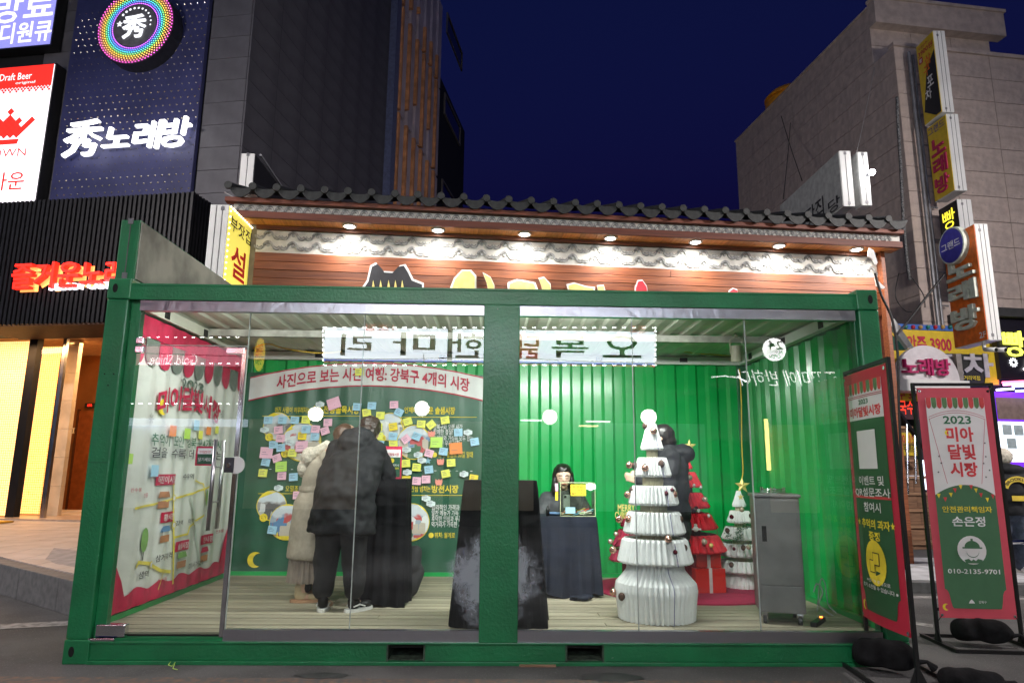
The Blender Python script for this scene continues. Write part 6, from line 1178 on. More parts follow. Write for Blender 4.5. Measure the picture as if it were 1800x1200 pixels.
# carpet and gifts
b = B(); cc = Vector((5.03, 2.02, .202)); b.prism([cc + Vector((1.0 * math.cos(t_), .86 * math.sin(t_), 0)) for t_ in [2 * PI * k / 60 for k in range(60)]], (0, 0, .012)); tag(b.build('round_carpet', mat('crimson felt', (.36, .01, .06), .95, var=.1, scale=20), fix=True), 'round crimson carpet on the deck under the gifts', 'carpet')
GR = mat('red gift wrap', (.62, .018, .01), .3, var=.08, scale=4, coat=.3); RBN = mat('silver ribbon', (.62, .60, .60), .35)
def gift(lab, px0, px1, py0, py1, Y, zb, dep=.26, rz=.15, bow=True):
    x0, x1 = at(px0, py1, Y=Y).x, at(px1, py1, Y=Y).x; h = at((px0 + px1) / 2, py0, Y=Y).z - at((px0 + px1) / 2, py1, Y=Y).z; w_ = (x1 - x0); t = thing('gift_box', lab, 'gift', ((x0 + x1) / 2, Y + dep / 2, zb), rz); w_ *= .92
    B().box(-w_ / 2, w_ / 2, -dep / 2, dep / 2, 0, h).build('wrapped_box', GR, t, local=True, bevel=.006); rw = .016
    B().box(-rw, rw, -dep / 2 - .003, dep / 2 + .003, -.0005, h + .003).box(-w_ / 2 - .003, w_ / 2 + .003, -rw, rw, -.0005, h + .0035).build('ribbon', RBN, t, local=True)
    if bow:
        b = B()
        for s__ in (-1, 1): b.tube([(0, 0, h), (s__ * .05, 0, h + .05), (s__ * .08, 0, h + .03), (s__ * .05, 0, h + .008), (0, 0, h + .003)], .008, 6)
        b.build('bow', RBN, t, local=True, smooth=True)
    return h
hh = gift('large red gift box with silver ribbon on the carpet, under the smaller one', 1218, 1278, 999, 1042, 1.72, .214, .3, .1, False)
gift('smaller red gift box with silver bow, stacked on the larger one', 1226, 1272, 966, 1002, 1.78, .214 + hh + .001, .22, -.12)
hh = gift('red gift box on the carpet just left of the stacked pair', 1190, 1219, 1000, 1040, 1.95, .214, .25, .0, False); gift('red gift box on top, half hidden by the big white tree', 1184, 1214, 968, 1002, 1.98, .214 + hh + .001, .2, .05, False)
# steel cabinet
cw, cd, chh = .345, .40, 1.0; cbp = at(1386, 1097, Y=.36); zc_b = .30; zc_t = at(1385, 868, Y=.36).z
t = thing('steel_cabinet', 'brushed steel cabinet on casters at the right of the booth', 'cabinet', (cbp.x + .02, .56, .2), math.radians(-16)); chh = zc_t - .2
SST = mat('satin steel', (.22, .22, .215), .42, .75, var=.1, scale=5)
B().box(-cw / 2, cw / 2, -cd / 2, cd / 2, .09, chh - .03).build('body', SST, t, local=True, bevel=.004); B().box(-cw / 2 - .012, cw / 2 + .012, -cd / 2 - .015, cd / 2 + .012, chh - .029, chh).build('top', SST, t, local=True, bevel=.006)
d_ = B().box(-cw / 2 + .02, cw / 2 - .02, -cd / 2 - .012, -cd / 2 - .001, .30, chh - .045).build('door', SST, t, local=True, bevel=.002); B().box(-cw / 2 + .05, -cw / 2 + .085, -cd / 2 - .016, -cd / 2 - .0125, .63, .75).build('handle_recess', BLACKM, d_, local=True)
B().box(-cw / 2 + .02, cw / 2 - .02, -cd / 2 - .010, -cd / 2 - .001, .10, .292).build('lower_panel', SST, t, local=True, bevel=.002)
for sx in (-1, 1):
    for sy in (-1, 1): b = B(); b.tube([(sx * .13 - .014, sy * .15, .036), (sx * .13 + .014, sy * .15, .036)], .035, 14); w2 = b.build('caster', mat('rubber', (.05, .05, .055), .6), t, local=True); B().box(sx * .13 - .022, sx * .13 + .022, sy * .15 - .02, sy * .15 + .02, .05, .089).build('fork', CHROME, w2, local=True)
t = thing('steel_burner', 'low polished steel burner ring on top of the cabinet', 'burner', (cbp.x + .02, .56, zc_t + .001)); b = B()
for k, z in enumerate((.006, .02, .034)): b.lathe([(.10, z - .004), (.11, z), (.10, z + .004), (.09, z)], n=24, cap=False)
b.build('ring', CHROME, t, local=True, smooth=True); b = B(); [b.tube([(.1 * math.cos(a_), .1 * math.sin(a_), 0), (.1 * math.cos(a_), .1 * math.sin(a_), .05)], .006, 6) for a_ in [k * PI / 3 for k in range(6)]]; b.build('pin', CHROME, t, local=True)
wire([at(x, y, Y=.75) for x, y in ((1430, 1040), (1436, 1025), (1446, 1040), (1440, 1062), (1462, 1080), (1480, 1090))], .006, 'grey cable loops beside the steel cabinet', m=mat('grey cable', (.4, .4, .42), .5))
wire([at(x, y, Y=.85) for x, y in ((1436, 1075), (1442, 1020), (1450, 1025), (1456, 1062), (1470, 1078), (1458, 1090))], .005, 'thin pale cable loop standing above the power strip', m=mat('grey cable'))
t = thing('power_strip', 'black power strip with an orange light on the deck by the cabinet', 'power strip', (at(1440, 1095, Z=.21).x, .42, .202), .9); B().box(-.14, .14, -.025, .025, 0, .035).build('strip_body', BLACKM, t, local=True, bevel=.006); b = B(); b.box(.09, .105, -.01, .01, .035, .042); b.build('indicator', glow('orange indicator', (1, .15, .02), 12), t, local=True)
# ------------------------------------------------------------------ people
SKIN = mat('skin', (.62, .40, .29), .55, var=.04); HAIRB = mat('black hair', (.012, .009, .008), .35, var=.3, scale=60); HAIRN = mat('dark brown hair', (.045, .028, .022), .4, var=.3, scale=60)
PUFF = mat('black puffer fabric', (.019, .020, .023), .68, var=.25, spec=.22, bump=.3, bscale=14); PUFG = mat('charcoal puffer fabric', (.055, .06, .066), .6, var=.2, spec=.3)
WOOL = mat('taupe wool', (.40, .35, .28), .9, var=.06, scale=30, bump=.15, bscale=200); FUR = mat('cream fur', (.66, .60, .50), .95, var=.12, scale=60, bump=1, bscale=160); SKIRT = mat('taupe skirt', (.30, .245, .20), .8); TROU = mat('black trousers', (.012, .012, .014), .8)
def hand(b, w_, dirn, up, side, curl=.5, s=1.0):
    """palm and five bent fingers; w_ wrist, dirn towards the finger tips, up back of the hand, side towards the thumb"""
    w_ = Vector(w_); d = Vector(dirn).normalized(); sd = Vector(side).normalized(); u = sd.cross(d).normalized()
    if u.dot(Vector(up)) < 0: u = -u
    for k in range(5): a_ = w_ + sd * (.028 - .014 * k) * s; cap(b, a_ + d * .005, a_ + d * .07 * s, .015 * s, .012 * s, 8)
    for k, ln in enumerate((.070, .078, .072, .058)):
        p = w_ + d * .075 * s + sd * (.029 - .0195 * k) * s; c1, c2 = curl, curl * 1.9
        q = p + (d * math.cos(c1) - u * math.sin(c1)) * ln * .5 * s; r = q + (d * math.cos(c2) - u * math.sin(c2)) * ln * .5 * s
        cap(b, p, q, .0095 * s, .009 * s, 8); cap(b, q, r, .009 * s, .0078 * s, 8)
    p = w_ + sd * .03 * s + d * .02 * s; q = p + (sd * .7 + d * .7 - u * .2) * .038 * s; r = q + (d * .9 + sd * .1 - u * .4) * .032 * s; cap(b, p, q, .012 * s, .0105 * s, 8); cap(b, q, r, .0105 * s, .009 * s, 8)
def head(b, c, fwd=(0, 1, 0), s=1.0, up=(0, 0, 1)):
    c = Vector(c); f = Vector(fwd).normalized(); u = Vector(up); x = f.cross(u).normalized(); u = x.cross(f)
    def g(a_, e_, h): return c + (x * a_ + f * e_ + u * h) * s
    for p, r in (((0, -.02, .035), .088), ((0, .005, .03), .083), ((0, .03, -.01), .070), ((0, .035, -.055), .055), ((0, .05, -.088), .032)): b.ball(g(*p), r * s, 16, 10)
    b.ball(g(0, .104, -.022), .012 * s, 8, 6, (1, 1, 1.1)); cap(b, g(0, .09, .015), g(0, .108, -.022), .008 * s, .011 * s, 8)                      # nose
    cap(b, g(-.018, .088, -.058), g(.018, .088, -.058), .009 * s, .009 * s, 8)                                                                     # mouth
    for k in (-1, 1): b.ball(g(k * .085, -.005, .0), .024 * s, 8, 6, (.4, .9, 1.2)); cap(b, g(k * .018, .086, .026), g(k * .05, .074, .028), .008 * s, .008 * s, 8)
    return g
def face_bits(t, g, s=1.0):
    for k in (-1, 1):
        b = B(); b.tube([g(k * .018, .096, .002), g(k * .032, .093, -.002), g(k * .048, .082, .002)], .0035 * s, 6); b.build('eyelid', mat('lash', (.02, .012, .01), .6), t, local=True)
        b = B(); b.tube([g(k * .014, .099, .028), g(k * .032, .094, .034), g(k * .052, .080, .028)], .0035 * s, 6); b.build('eyebrow', HAIRB, t, local=True)
    b = B(); b.tube([g(-.02, .097, -.058), g(0, .103, -.056), g(.02, .097, -.058)], .005 * s, 6); b.build('lips', mat('lip', (.50, .13, .12), .5), t, local=True)
def wrinkle(a, f, band=0, bf=9):
    def fn(co, n):
        d = noise.noise(co * f) * a + noise.noise(co * f * 2.6 + Vector((5, 3, 1))) * a * .45
        if band: d += -band * abs(math.sin(co.z * bf * PI)) ** .5 * -1 - band * .5
        return co + n * d
    return fn
def ringloft(b, rings, n=24, cap_=True):
    """rings: (cx, cy, z, rx, ry)"""
    base = len(b.v)
    for (cx_, cy_, z, rx, ry) in rings:
        for k in range(n): a_ = 2 * PI * k / n; b.v.append(Vector((cx_ + rx * math.cos(a_), cy_ + ry * math.sin(a_), z)))
    for i in range(len(rings) - 1):
        for k in range(n): a_ = base + i * n + k; c_ = base + i * n + (k + 1) % n; b.f.append((a_, c_, c_ + n, a_ + n))
    if cap_: b.f.append(tuple(base + k for k in range(n))[::-1]); e_ = base + (len(rings) - 1) * n; b.f.append(tuple(e_ + k for k in range(n)))
    return b
def sneaker(t, x, y, rz, up=BLACKM, sole=WHITEP, high=False, stripe=True):
    c, s_ = math.cos(rz), math.sin(rz); T = lambda p: (x + p[0] * c - p[1] * s_, y + p[0] * s_ + p[1] * c, p[2])
    b = B(); b.ball((0, .10, .045), .045, 12, 8, (1, 1.5, .8)); b.ball((0, -.02, .06), .043, 12, 8, (1, 1.4, 1.2)); cap(b, (0, -.035, .07), (0, -.035, .12 if high else .085), .042, .046); b.v = [Vector(T(v)) for v in b.v]; u = remesh(b, 'shoe', up, t, .010, 3)
    P = []
    for k in range(24):
        a_ = 2 * PI * k / 24; w_ = .05 - .006 * math.cos(a_ - PI / 2); P.append(T((w_ * math.cos(a_), .03 + .145 * math.sin(a_), 0)))
    b = B(); b.prism(P, (0, 0, .026)); b.build('sole', sole, u, local=True, fix=True)
    if stripe:
        for k in (-1, 1): b = B(); b.tube([T((k * .047, -.06, .045)), T((k * .050, 0, .06)), T((k * .047, .06, .04))], .006, 5); b.build('side_stripe', WHITEP, u, local=True)
def basic(b, J, leg=.075):
    """continuous body through the joints of J"""
    cap(b, J['pel'], J['che'], .125, .135, 14); cap(b, J['che'], J['nec'], .12, .055, 12); cap(b, J['nec'], Vector(J['hea']) + Vector((0, -.01, -.05)), .05, .05, 10)
    for k in 'LR':
        cap(b, J['che'], J['sh' + k], .10, .062); cap(b, J['sh' + k], J['el' + k], .055, .042); cap(b, J['el' + k], J['wr' + k], .042, .026)
        cap(b, J['hi' + k], J['kn' + k], .085, .058); cap(b, J['kn' + k], J['an' + k], .058, .036); cap(b, J['hi' + k], J['pel'], .09, .11); f = Vector(J['an' + k]); cap(b, f + Vector((0, 0, -.03)), f + Vector((0, .13, -.045)), .032, .026)

# man in the black coat, seen from behind, bent over the tall table
t = thing('person', 'person in a long black coat and black trousers seen from behind, bent over the table', 'person', (1.72, .86, .2), math.radians(-13))
J = dict(pel=(0, 0, .92), che=(0, .20, 1.25), nec=(.02, .34, 1.42), hea=(.03, .44, 1.52), shL=(-.18, .25, 1.36), shR=(.18, .25, 1.36), elL=(-.25, .33, 1.12), elR=(.25, .33, 1.12), wrL=(-.16, .52, 1.08), wrR=(.16, .52, 1.08), hiL=(-.09, 0, .88), hiR=(.09, 0, .88), knL=(-.11, .03, .48), knR=(.11, .05, .48), anL=(-.12, -.02, .08), anR=(.13, .04, .08))
b = B(); basic(b, J); g = head(b, J['hea'], (0, .8, -.6)); hand(b, J['wrL'], (.2, 1, -.1), (0, 0, 1), (1, 0, 0), .4); hand(b, J['wrR'], (-.2, 1, -.1), (0, 0, 1), (-1, 0, 0), .4); body = remesh(b, 'body', SKIN, t, .009, 3)
b = B(); ringloft(b, [(0, -.01, .63, .30, .20), (0, -.01, .66, .315, .215), (0, 0, .80, .29, .21), (0, .02, .95, .275, .205), (0, .09, 1.12, .285, .20), (0, .17, 1.26, .29, .185), (.0, .24, 1.36, .24, .15), (.01, .30, 1.44, .13, .11)])
for k in (-1, 1): cap(b, (k * .18, .22, 1.33), (k * .26, .30, 1.12), .10, .09); cap(b, (k * .26, .30, 1.12), (k * .18, .48, 1.08), .09, .062)
b.ball((.0, .22, 1.44), .13, 14, 9, (1.25, .9, .8)); b.ball((-.02, .13, 1.38), .12, 14, 9, (1.2, .7, .9)); remesh(b, 'coat', PUFF, t, .014, 3, wrinkle(.026, 6.5))
b = B(); hc = Vector(J['hea']); b.ball(hc + Vector((0, -.02, .04)), .108, 16, 10, (.95, 1.05, 1)); b.ball(hc + Vector((0, -.06, -.01)), .095, 14, 9); remesh(b, 'hair', HAIRN, t, .010, 2, wrinkle(.012, 22))
b = B(); [cap(b, (k * .10, 0, .86), (k * .14, .0, .17), .135, .088) for k in (-1, 1)]; cap(b, (0, 0, .86), (0, 0, .80), .15, .13); remesh(b, 'trousers', TROU, t, .014, 3, wrinkle(.014, 6))
sneaker(t, -.13, .0, math.radians(18)); sneaker(t, .15, .03, math.radians(-28))
# woman in the taupe coat behind him
t = thing('person', 'person in a long taupe belted coat with a cream fur hood and pleated skirt', 'person', (1.34, 1.34, .2), math.radians(-80))
J = dict(pel=(0, 0, .86), che=(0, .10, 1.18), nec=(0, .18, 1.36), hea=(0, .27, 1.46), shL=(-.15, .13, 1.30), shR=(.15, .13, 1.30), elL=(-.22, .22, 1.06), elR=(.22, .22, 1.06), wrL=(-.10, .42, 1.07), wrR=(.10, .42, 1.07), hiL=(-.08, 0, .82), hiR=(.08, 0, .82), knL=(-.08, .03, .45), knR=(.09, .0, .45), anL=(-.08, .0, .08), anR=(.10, -.04, .08))
b = B(); basic(b, J); g = head(b, J['hea'], (0, .8, -.6)); hand(b, J['wrL'], (.2, 1, -.1), (0, 0, 1), (1, 0, 0), .4); hand(b, J['wrR'], (-.2, 1, -.1), (0, 0, 1), (-1, 0, 0), .4); remesh(b, 'body', SKIN, t, .009, 3)
b = B(); ringloft(b, [(0, .0, .37, .225, .20), (0, .0, .40, .23, .205), (0, .0, .65, .215, .19), (0, .0, .86, .205, .175), (0, .02, .98, .165, .14), (0, .05, 1.10, .19, .16), (0, .09, 1.22, .20, .155), (0, .13, 1.32, .13, .11)])
for k in (-1, 1): cap(b, (k * .15, .12, 1.27), (k * .22, .20, 1.06), .082, .075); cap(b, (k * .22, .20, 1.06), (k * .11, .39, 1.07), .075, .055)
remesh(b, 'coat', WOOL, t, .013, 4, wrinkle(.012, 4)); b = B(); b.lathe([(.178, .96), (.182, .98), (.178, 1.01)], n=28, cap=False); b.v = [Vector((v.x * .97, v.y * .86 + .02, v.z)) for v in b.v]; b.build('belt', WOOL, t, local=True)
b = B(); b.ball((0, -.05, 1.27), .12, 14, 10, (1.15, .75, .85)); b.ball((0, -.10, 1.17), .08, 12, 8, (1.1, .8, 1.1)); [cap(b, (k * .09, -.02, 1.30), (k * .07, .10, 1.38), .055, .05) for k in (-1, 1)]; remesh(b, 'fur_hood', FUR, t, .010, 2, wrinkle(.006, 45))
hc = Vector(J['hea']); b = B(); b.ball(hc + Vector((0, -.02, .03)), .107, 16, 10); cap(b, hc + Vector((-.06, -.05, -.05)), hc + Vector((-.08, -.03, -.22)), .06, .04); cap(b, hc + Vector((.06, -.05, -.05)), hc + Vector((.08, -.03, -.22)), .06, .04); remesh(b, 'hair', mat('brown hair', (.10, .055, .035), .4, var=.3, scale=60), t, .010, 2, wrinkle(.01, 20))
b = B(); b.lathe([(.20, .165), (.19, .25), (.175, .50)], n=96, fn=lambda k, n_, z: 1 - .09 * (k % 4 in (2, 3))); b.build('pleated_skirt', SKIRT, t, local=True)
b = B(); [cap(b, (k * .085, -.01, .30), (k * .085, -.01, .12), .055, .05) for k in (-1, 1)]; remesh(b, 'socks', TROU, t, .012, 2); BOOT = mat('beige suede', (.52, .42, .27), .85)
sneaker(t, -.085, .0, .1, BOOT, mat('tan sole', (.45, .26, .15), .7), True, False); sneaker(t, .10, -.03, -.1, BOOT, mat('tan sole'), True, False)
# visitor in the hooded black jacket behind the big tree, facing left
px_ = at(1184, 900, Y=1.28); ht = at(1178, 745, Y=1.28).z - .2
t = thing('person', 'person in a hooded black puffer jacket facing left behind the big white tree', 'person', (px_.x - .01, 1.30, .2), math.radians(78)); k_ = ht / 1.70
J = dict(pel=(0, 0, .92), che=(0, .02, 1.25), nec=(0, .05, 1.42), hea=(0, .09, 1.555), shL=(-.18, .02, 1.37), shR=(.18, .02, 1.37), elL=(-.22, .05, 1.10), elR=(.22, .05, 1.10), wrL=(-.16, .32, 1.15), wrR=(.14, .30, 1.16), hiL=(-.09, 0, .88), hiR=(.09, 0, .88), knL=(-.10, .03, .48), knR=(.10, .03, .48), anL=(-.11, 0, .08), anR=(.11, 0, .08))
J = {a_: tuple(q * k_ for q in v) for a_, v in J.items()}
b = B(); basic(b, J); g = head(b, J['hea'], (0, 1, -.25)); hand(b, J['wrL'], (.3, 1, .2), (0, 0, 1), (0, 0, 1), .35); hand(b, J['wrR'], (-.2, 1, .2), (0, 0, 1), (0, 0, 1), .35); remesh(b, 'body', SKIN, t, .009, 3); face_bits(t, g)
b = B(); ringloft(b, [(0, 0, .52 * k_, .22, .155), (0, 0, .56 * k_, .23, .165), (0, 0, .80 * k_, .225, .16), (0, 0, 1.0 * k_, .225, .155), (0, .0, 1.2 * k_, .24, .16), (0, .0, 1.34 * k_, .22, .15), (0, .02, 1.44 * k_, .13, .12)])
for q in (-1, 1): cap(b, (q * .19, .0, 1.35 * k_), (q * .25, .04, 1.10 * k_), .095, .09); cap(b, (q * .25, .04, 1.10 * k_), (q * .17, .27, 1.14 * k_), .09, .062)
b.ball((0, -.10, 1.42 * k_), .125, 14, 9, (1.25, 1.0, .6)); cap(b, (-.07, -.15, 1.40 * k_), (.07, -.15, 1.40 * k_), .07, .07); cap(b, (-.1, .0, 1.45 * k_), (.1, .0, 1.45 * k_), .05); cap(b, (-.10, .08, 1.43 * k_), (.10, .08, 1.43 * k_), .045, .045); remesh(b, 'jacket', PUFF, t, .012, 3, wrinkle(.018, 8, .014, 5.5))
hc = Vector(J['hea']); b = B(); b.ball(hc + Vector((0, -.03, .04)), .104, 16, 10, (.95, 1.05, 1)); b.ball(hc + Vector((0, -.07, -.03)), .085, 14, 9); remesh(b, 'hair', HAIRB, t, .010, 3, wrinkle(.005, 20))
b = B(); [cap(b, (q * .10, 0, .82 * k_), (q * .11, .0, .12), .11, .075) for q in (-1, 1)]; cap(b, (0, 0, .82 * k_), (0, 0, .78 * k_), .12, .11); remesh(b, 'trousers', TROU, t, .014, 3); sneaker(t, -.11, 0, 0, BLACKM, BLACKM, False, False); sneaker(t, .11, 0, 0, BLACKM, BLACKM, False, False)
# seated woman with a phone
hp = at(990, 846, Y=2.12); t = thing('person', 'seated woman with long black hair in a dark puffer jacket looking at her phone', 'person', (hp.x, 2.22, .2), math.radians(180)); hz = hp.z - .2 + .055
J = dict(pel=(0, -.05, .52), che=(0, .02, hz - .36), nec=(0, .04, hz - .19), hea=(0, .09, hz - .01), shL=(-.14, .02, hz - .28), shR=(.14, .02, hz - .28), elL=(-.25, .10, hz - .46), elR=(.25, .10, hz - .46), wrL=(-.07, .30, hz - .42), wrR=(.06, .30, hz - .43), hiL=(-.09, 0, .50), hiR=(.09, 0, .50), knL=(-.11, .38, .50), knR=(.11, .38, .50), anL=(-.11, .36, .08), anR=(.11, .36, .08))
b = B(); basic(b, J); g = head(b, J['hea'], (0, 1, -.12)); hand(b, J['wrL'], (.85, .35, .25), (0, 1, .1), (0, 0, 1), .75); hand(b, J['wrR'], (-.85, .35, .25), (0, 1, .1), (0, 0, 1), .75); remesh(b, 'body', mat('fair skin', (.70, .48, .36), .5, var=.03), t, .0075, 3); face_bits(t, g)
hc = Vector(J['hea']); b = B(); b.ball(hc + Vector((0, -.035, .045)), .103, 18, 12, (1, 1, 1)); b.ball(hc + Vector((0, .0, .065)), .088, 14, 9, (1.02, 1, .8))
for q in (-1, 1): cap(b, hc + Vector((q * .083, -.0, .03)), hc + Vector((q * .092, .02, -.15)), .032, .034); cap(b, hc + Vector((q * .05, -.07, -.02)), hc + Vector((q * .09, -.05, -.18)), .06, .045); cap(b, hc + Vector((q * .03, .06, .095)), hc + Vector((q * .085, .03, .03)), .018, .014)
remesh(b, 'hair', HAIRB, t, .009, 2, wrinkle(.004, 26))
b = B(); ringloft(b, [(0, -.03, .45, .20, .17), (0, -.03, .50, .21, .18), (0, 0, .65, .205, .17), (0, .01, hz - .42, .215, .165), (0, .01, hz - .28, .21, .14), (0, .02, hz - .19, .12, .11), (0, .02, hz - .15, .10, .10)])
for q in (-1, 1): cap(b, (q * .16, .0, hz - .255), (q * .27, .08, hz - .47), .095, .085); cap(b, (q * .27, .08, hz - .47), (q * .11, .25, hz - .43), .078, .05)
cap(b, (-.09, .04, hz - .17), (.09, .04, hz - .17), .045, .045); b.ball((0, -.09, hz - .2), .10, 12, 8, (1.4, .8, .7)); remesh(b, 'jacket', PUFG, t, .012, 4, wrinkle(.010, 7, .010, 7))
b = B(); [cap(b, (q * .10, 0, .50), (q * .11, .36, .50), .09, .07) for q in (-1, 1)]; [cap(b, (q * .11, .36, .50), (q * .11, .36, .12), .068, .055) for q in (-1, 1)]; remesh(b, 'trousers', TROU, t, .014, 3); sneaker(t, -.11, .38, 0, BLACKM, BLACKM, False, False); sneaker(t, .11, .38, 0, BLACKM, BLACKM, False, False)
ph = at(996, 877, Y=1.86); t2 = thing('phone', 'grey phone held up by the seated woman', 'phone', ph); b = B(); b.box(-.033, .033, -.006, .004, -.085, .045); b.build('case', mat('grey phone case', (.25, .28, .31), .4), t2, local=True, bevel=.005); b = B(); b.box(-.026, -.004, -.009, -.0065, .012, .036); b.build('camera_bump', BLACKM, t2, local=True)
tS = thing('stool', 'plain stool under the seated woman', 'stool', (hp.x, 2.26, .2)); B().box(-.17, .17, -.15, .15, .40, .435).build('seat', WHITEP, tS, local=True, bevel=.01)
for q in ((-.14, -.12), (.14, -.12), (-.14, .12), (.14, .12)): b = B(); b.tube([(q[0], q[1], .4), (q[0] * 1.1, q[1] * 1.1, 0)], .014, 8); b.build('leg', CHROME, tS, local=True)
# passer-by at the right edge
fp = at(1790, 1008, Z=.12); d_ = fp.y - CY; t = thing('person', 'person in a cream beanie and black jacket with yellow back patches at the right edge', 'person', (fp.x, fp.y, .12), math.radians(-8)); ht = at(1790, 789, Y=fp.y).z - .12; k_ = ht / 1.72
J = dict(pel=(0, 0, .92), che=(0, .0, 1.25), nec=(0, .02, 1.42), hea=(0, .04, 1.56), shL=(-.19, .0, 1.37), shR=(.19, .0, 1.37), elL=(-.25, .0, 1.10), elR=(.25, .0, 1.10), wrL=(-.20, .20, 1.0), wrR=(.20, .20, 1.0), hiL=(-.09, 0, .88), hiR=(.09, 0, .88), knL=(-.14, .02, .48), knR=(.12, .05, .48), anL=(-.20, -.08, .08), anR=(.13, .12, .08)); J = {a_: tuple(q * k_ for q in v) for a_, v in J.items()}
b = B(); basic(b, J); head(b, J['hea'], (0, 1, -.1)); hand(b, J['wrL'], (.3, 1, -.2), (0, 0, 1), (0, 0, 1), .5); hand(b, J['wrR'], (-.3, 1, -.2), (0, 0, 1), (0, 0, 1), .5); remesh(b, 'body', SKIN, t, .011, 3)
b = B(); ringloft(b, [(0, 0, .80 * k_, .20, .17), (0, 0, .84 * k_, .23, .19), (0, -.02, 1.1 * k_, .27, .20), (0, -.02, 1.3 * k_, .28, .19), (0, 0, 1.42 * k_, .17, .14)])
for q in (-1, 1): cap(b, (q * .2, 0, 1.34 * k_), (q * .31, 0, 1.08 * k_), .11, .10); cap(b, (q * .31, 0, 1.08 * k_), (q * .22, .18, 1.0 * k_), .10, .07)
b.ball((0, -.08, 1.43 * k_), .14, 14, 9, (1.4, .9, .6)); remesh(b, 'jacket', PUFF, t, .015, 4, wrinkle(.02, 5)); hc = Vector(J['hea']); b = B(); b.ball(hc + Vector((0, -.01, .05)), .115, 16, 10); remesh(b, 'beanie', FUR, t, .012, 2, wrinkle(.01, 30))
JY = mat('yellow patch', (.75, .55, .06), .6); b = B(); n_ = 14
def bk(a_, r): return (r * math.cos(a_), -.235, 1.12 * k_ + r * math.sin(a_))
b.grid(n_, 1, lambda u, v: bk(PI * .9 - u * PI * .8, .13 + v * .07)); b.build('arched_patch', JY, t, local=True); B().box(-.09, .09, -.236, -.232, 1.0 * k_, 1.07 * k_).build('square_patch', JY, t, local=True)
lettering('BROOKLYN', lambda u, v, w_: Vector(bk(PI * .82 - u * PI * .64, .145 + v * .04)) + Vector((0, -.004, 0)), INK, None, .01) if False else None
bb_ = glyphs('BROOKLYN', .02, 0, 2); vs = bb_[0]; x0_, x1_ = min(v[0] for v in vs), max(v[0] for v in vs); y0_, y1_ = min(v[1] for v in vs), max(v[1] for v in vs); b = B(); b.v = [Vector(bk(PI * .82 - (v[0] - x0_) / (x1_ - x0_) * PI * .64, .145 + .04 * (v[1] - y0_) / (y1_ - y0_))) + Vector((0, -.004, 0)) for v in vs]; b.f = list(bb_[1]); b.build('patch_lettering', INK, t, local=True)
JN = mat('dark jeans', (.05, .065, .10), .8, var=.2, scale=20); b = B(); [cap(b, (q * .10, 0, .86 * k_), J['kn' + s__], .12, .10) for q, s__ in ((-1, 'L'), (1, 'R'))]; [cap(b, J['kn' + s__], Vector(J['an' + s__]) + Vector((0, 0, .04)), .10, .09) for s__ in 'LR']; cap(b, (0, 0, .86 * k_), (0, 0, .8 * k_), .13, .12); remesh(b, 'jeans', JN, t, .015, 3, wrinkle(.012, 8))
for s__ in 'LR': sneaker(t, J['an' + s__][0], J['an' + s__][1], 0, WHITEP, WHITEP, False, False)

# ------------------------------------------------------------------ banner stands in front
def stand(lab, A, Bp, zt, band, base):
    """A, Bp: ground points of the two posts; band: (u0, u1, z0, z1) of the cloth"""
    A, Bp = Vector(A), Vector(Bp); ang = math.degrees(math.atan2(Bp.y - A.y, Bp.x - A.x)); pl = Pl(A.x, A.y, ang); W_ = (Bp - A).length
    t = thing('banner_stand', lab, 'banner stand', (A + Bp) / 2, math.radians(ang)); q = .0125
    for u in (0, W_): plate(pl, u - q, u + q, .03, zt, -q, q, 'post', BLACKM, t)
    plate(pl, q + .001, W_ - q - .001, zt - .026, zt - .001, -q, q, 'top_bar', BLACKM, t); plate(pl, q + .001, W_ - q - .001, band[2] - .085, band[2] - .06, -q, q, 'lower_bar', BLACKM, t)
    for u in (0, W_): plate(pl, u - q, u + q, .002, .027, -.28, .28, 'foot', BLACKM, t); b = B(); b.prism([pl.P(u - .003, .027, -.06), pl.P(u - .003, .027, .06), pl.P(u - .003, .16, .0)], pl.U * .006); b.build('gusset', BLACKM, t)
    for o in (-.27, .27): plate(pl, q + .001, W_ - q - .001, .003, .026, o - q, o + q, 'foot_bar', BLACKM, t)
    return t, pl, W_
def frame_print(t, pl, c, a, w_, h, red, side=.1):
    """crimson border, white panel line and cut corners; a: left, bottom"""
    u0, z0 = a; b = B()
    b.grid(10, 24, lambda u, v: pl.P(u0 + w_ * u, z0 + h * v, c(u, v))); b.build('cloth', red, t)
    def F(u, v, o=.003): return pl.P(u0 + w_ * u, z0 + h * v, c(u, v) + o)
    return F
def ptx(F, s, u0, u1, v0, v1, m, t, bold=.03, o=.006, arc=0): lettering(s, lambda u, v, w_: F(u0 + (u1 - u0) * u, v0 + (v1 - v0) * v + arc * (1 - (2 * u - 1) ** 2), o), m, t, bold)
def area_(F, pts, m, t, name, o=.003): b = B(); b.add([F(u, v, o) for u, v in pts], [tuple(range(len(pts)))]); b.build(name, m, t)
def rectg(F, u0, u1, v0, v1, m, t, name, o=.003, n=10): b = B(); b.grid(n, 24, lambda u, v: F(u0 + (u1 - u0) * u, v0 + (v1 - v0) * v, o)); b.build(name, m, t)
def bcirc(F, u, v, r, asp, m, t, name, o, n=24, a0=0, a1=2 * PI): area_(F, [(u + r * math.cos(a0 + (a1 - a0) * k / n), v + r * asp * math.sin(a0 + (a1 - a0) * k / n)) for k in range(n)], m, t, name, o)
BGR_LIT = mat('banner green', (.06, .165, .08), .55, var=.04); AWR, AWG = mat('awning red', (.60, .06, .06), .5), mat('awning green', (.10, .20, .08), .5); BWHT = mat('banner white', (.76, .74, .74), .5, var=.02)  # banner green is the lit copy, lightened for backlight haze
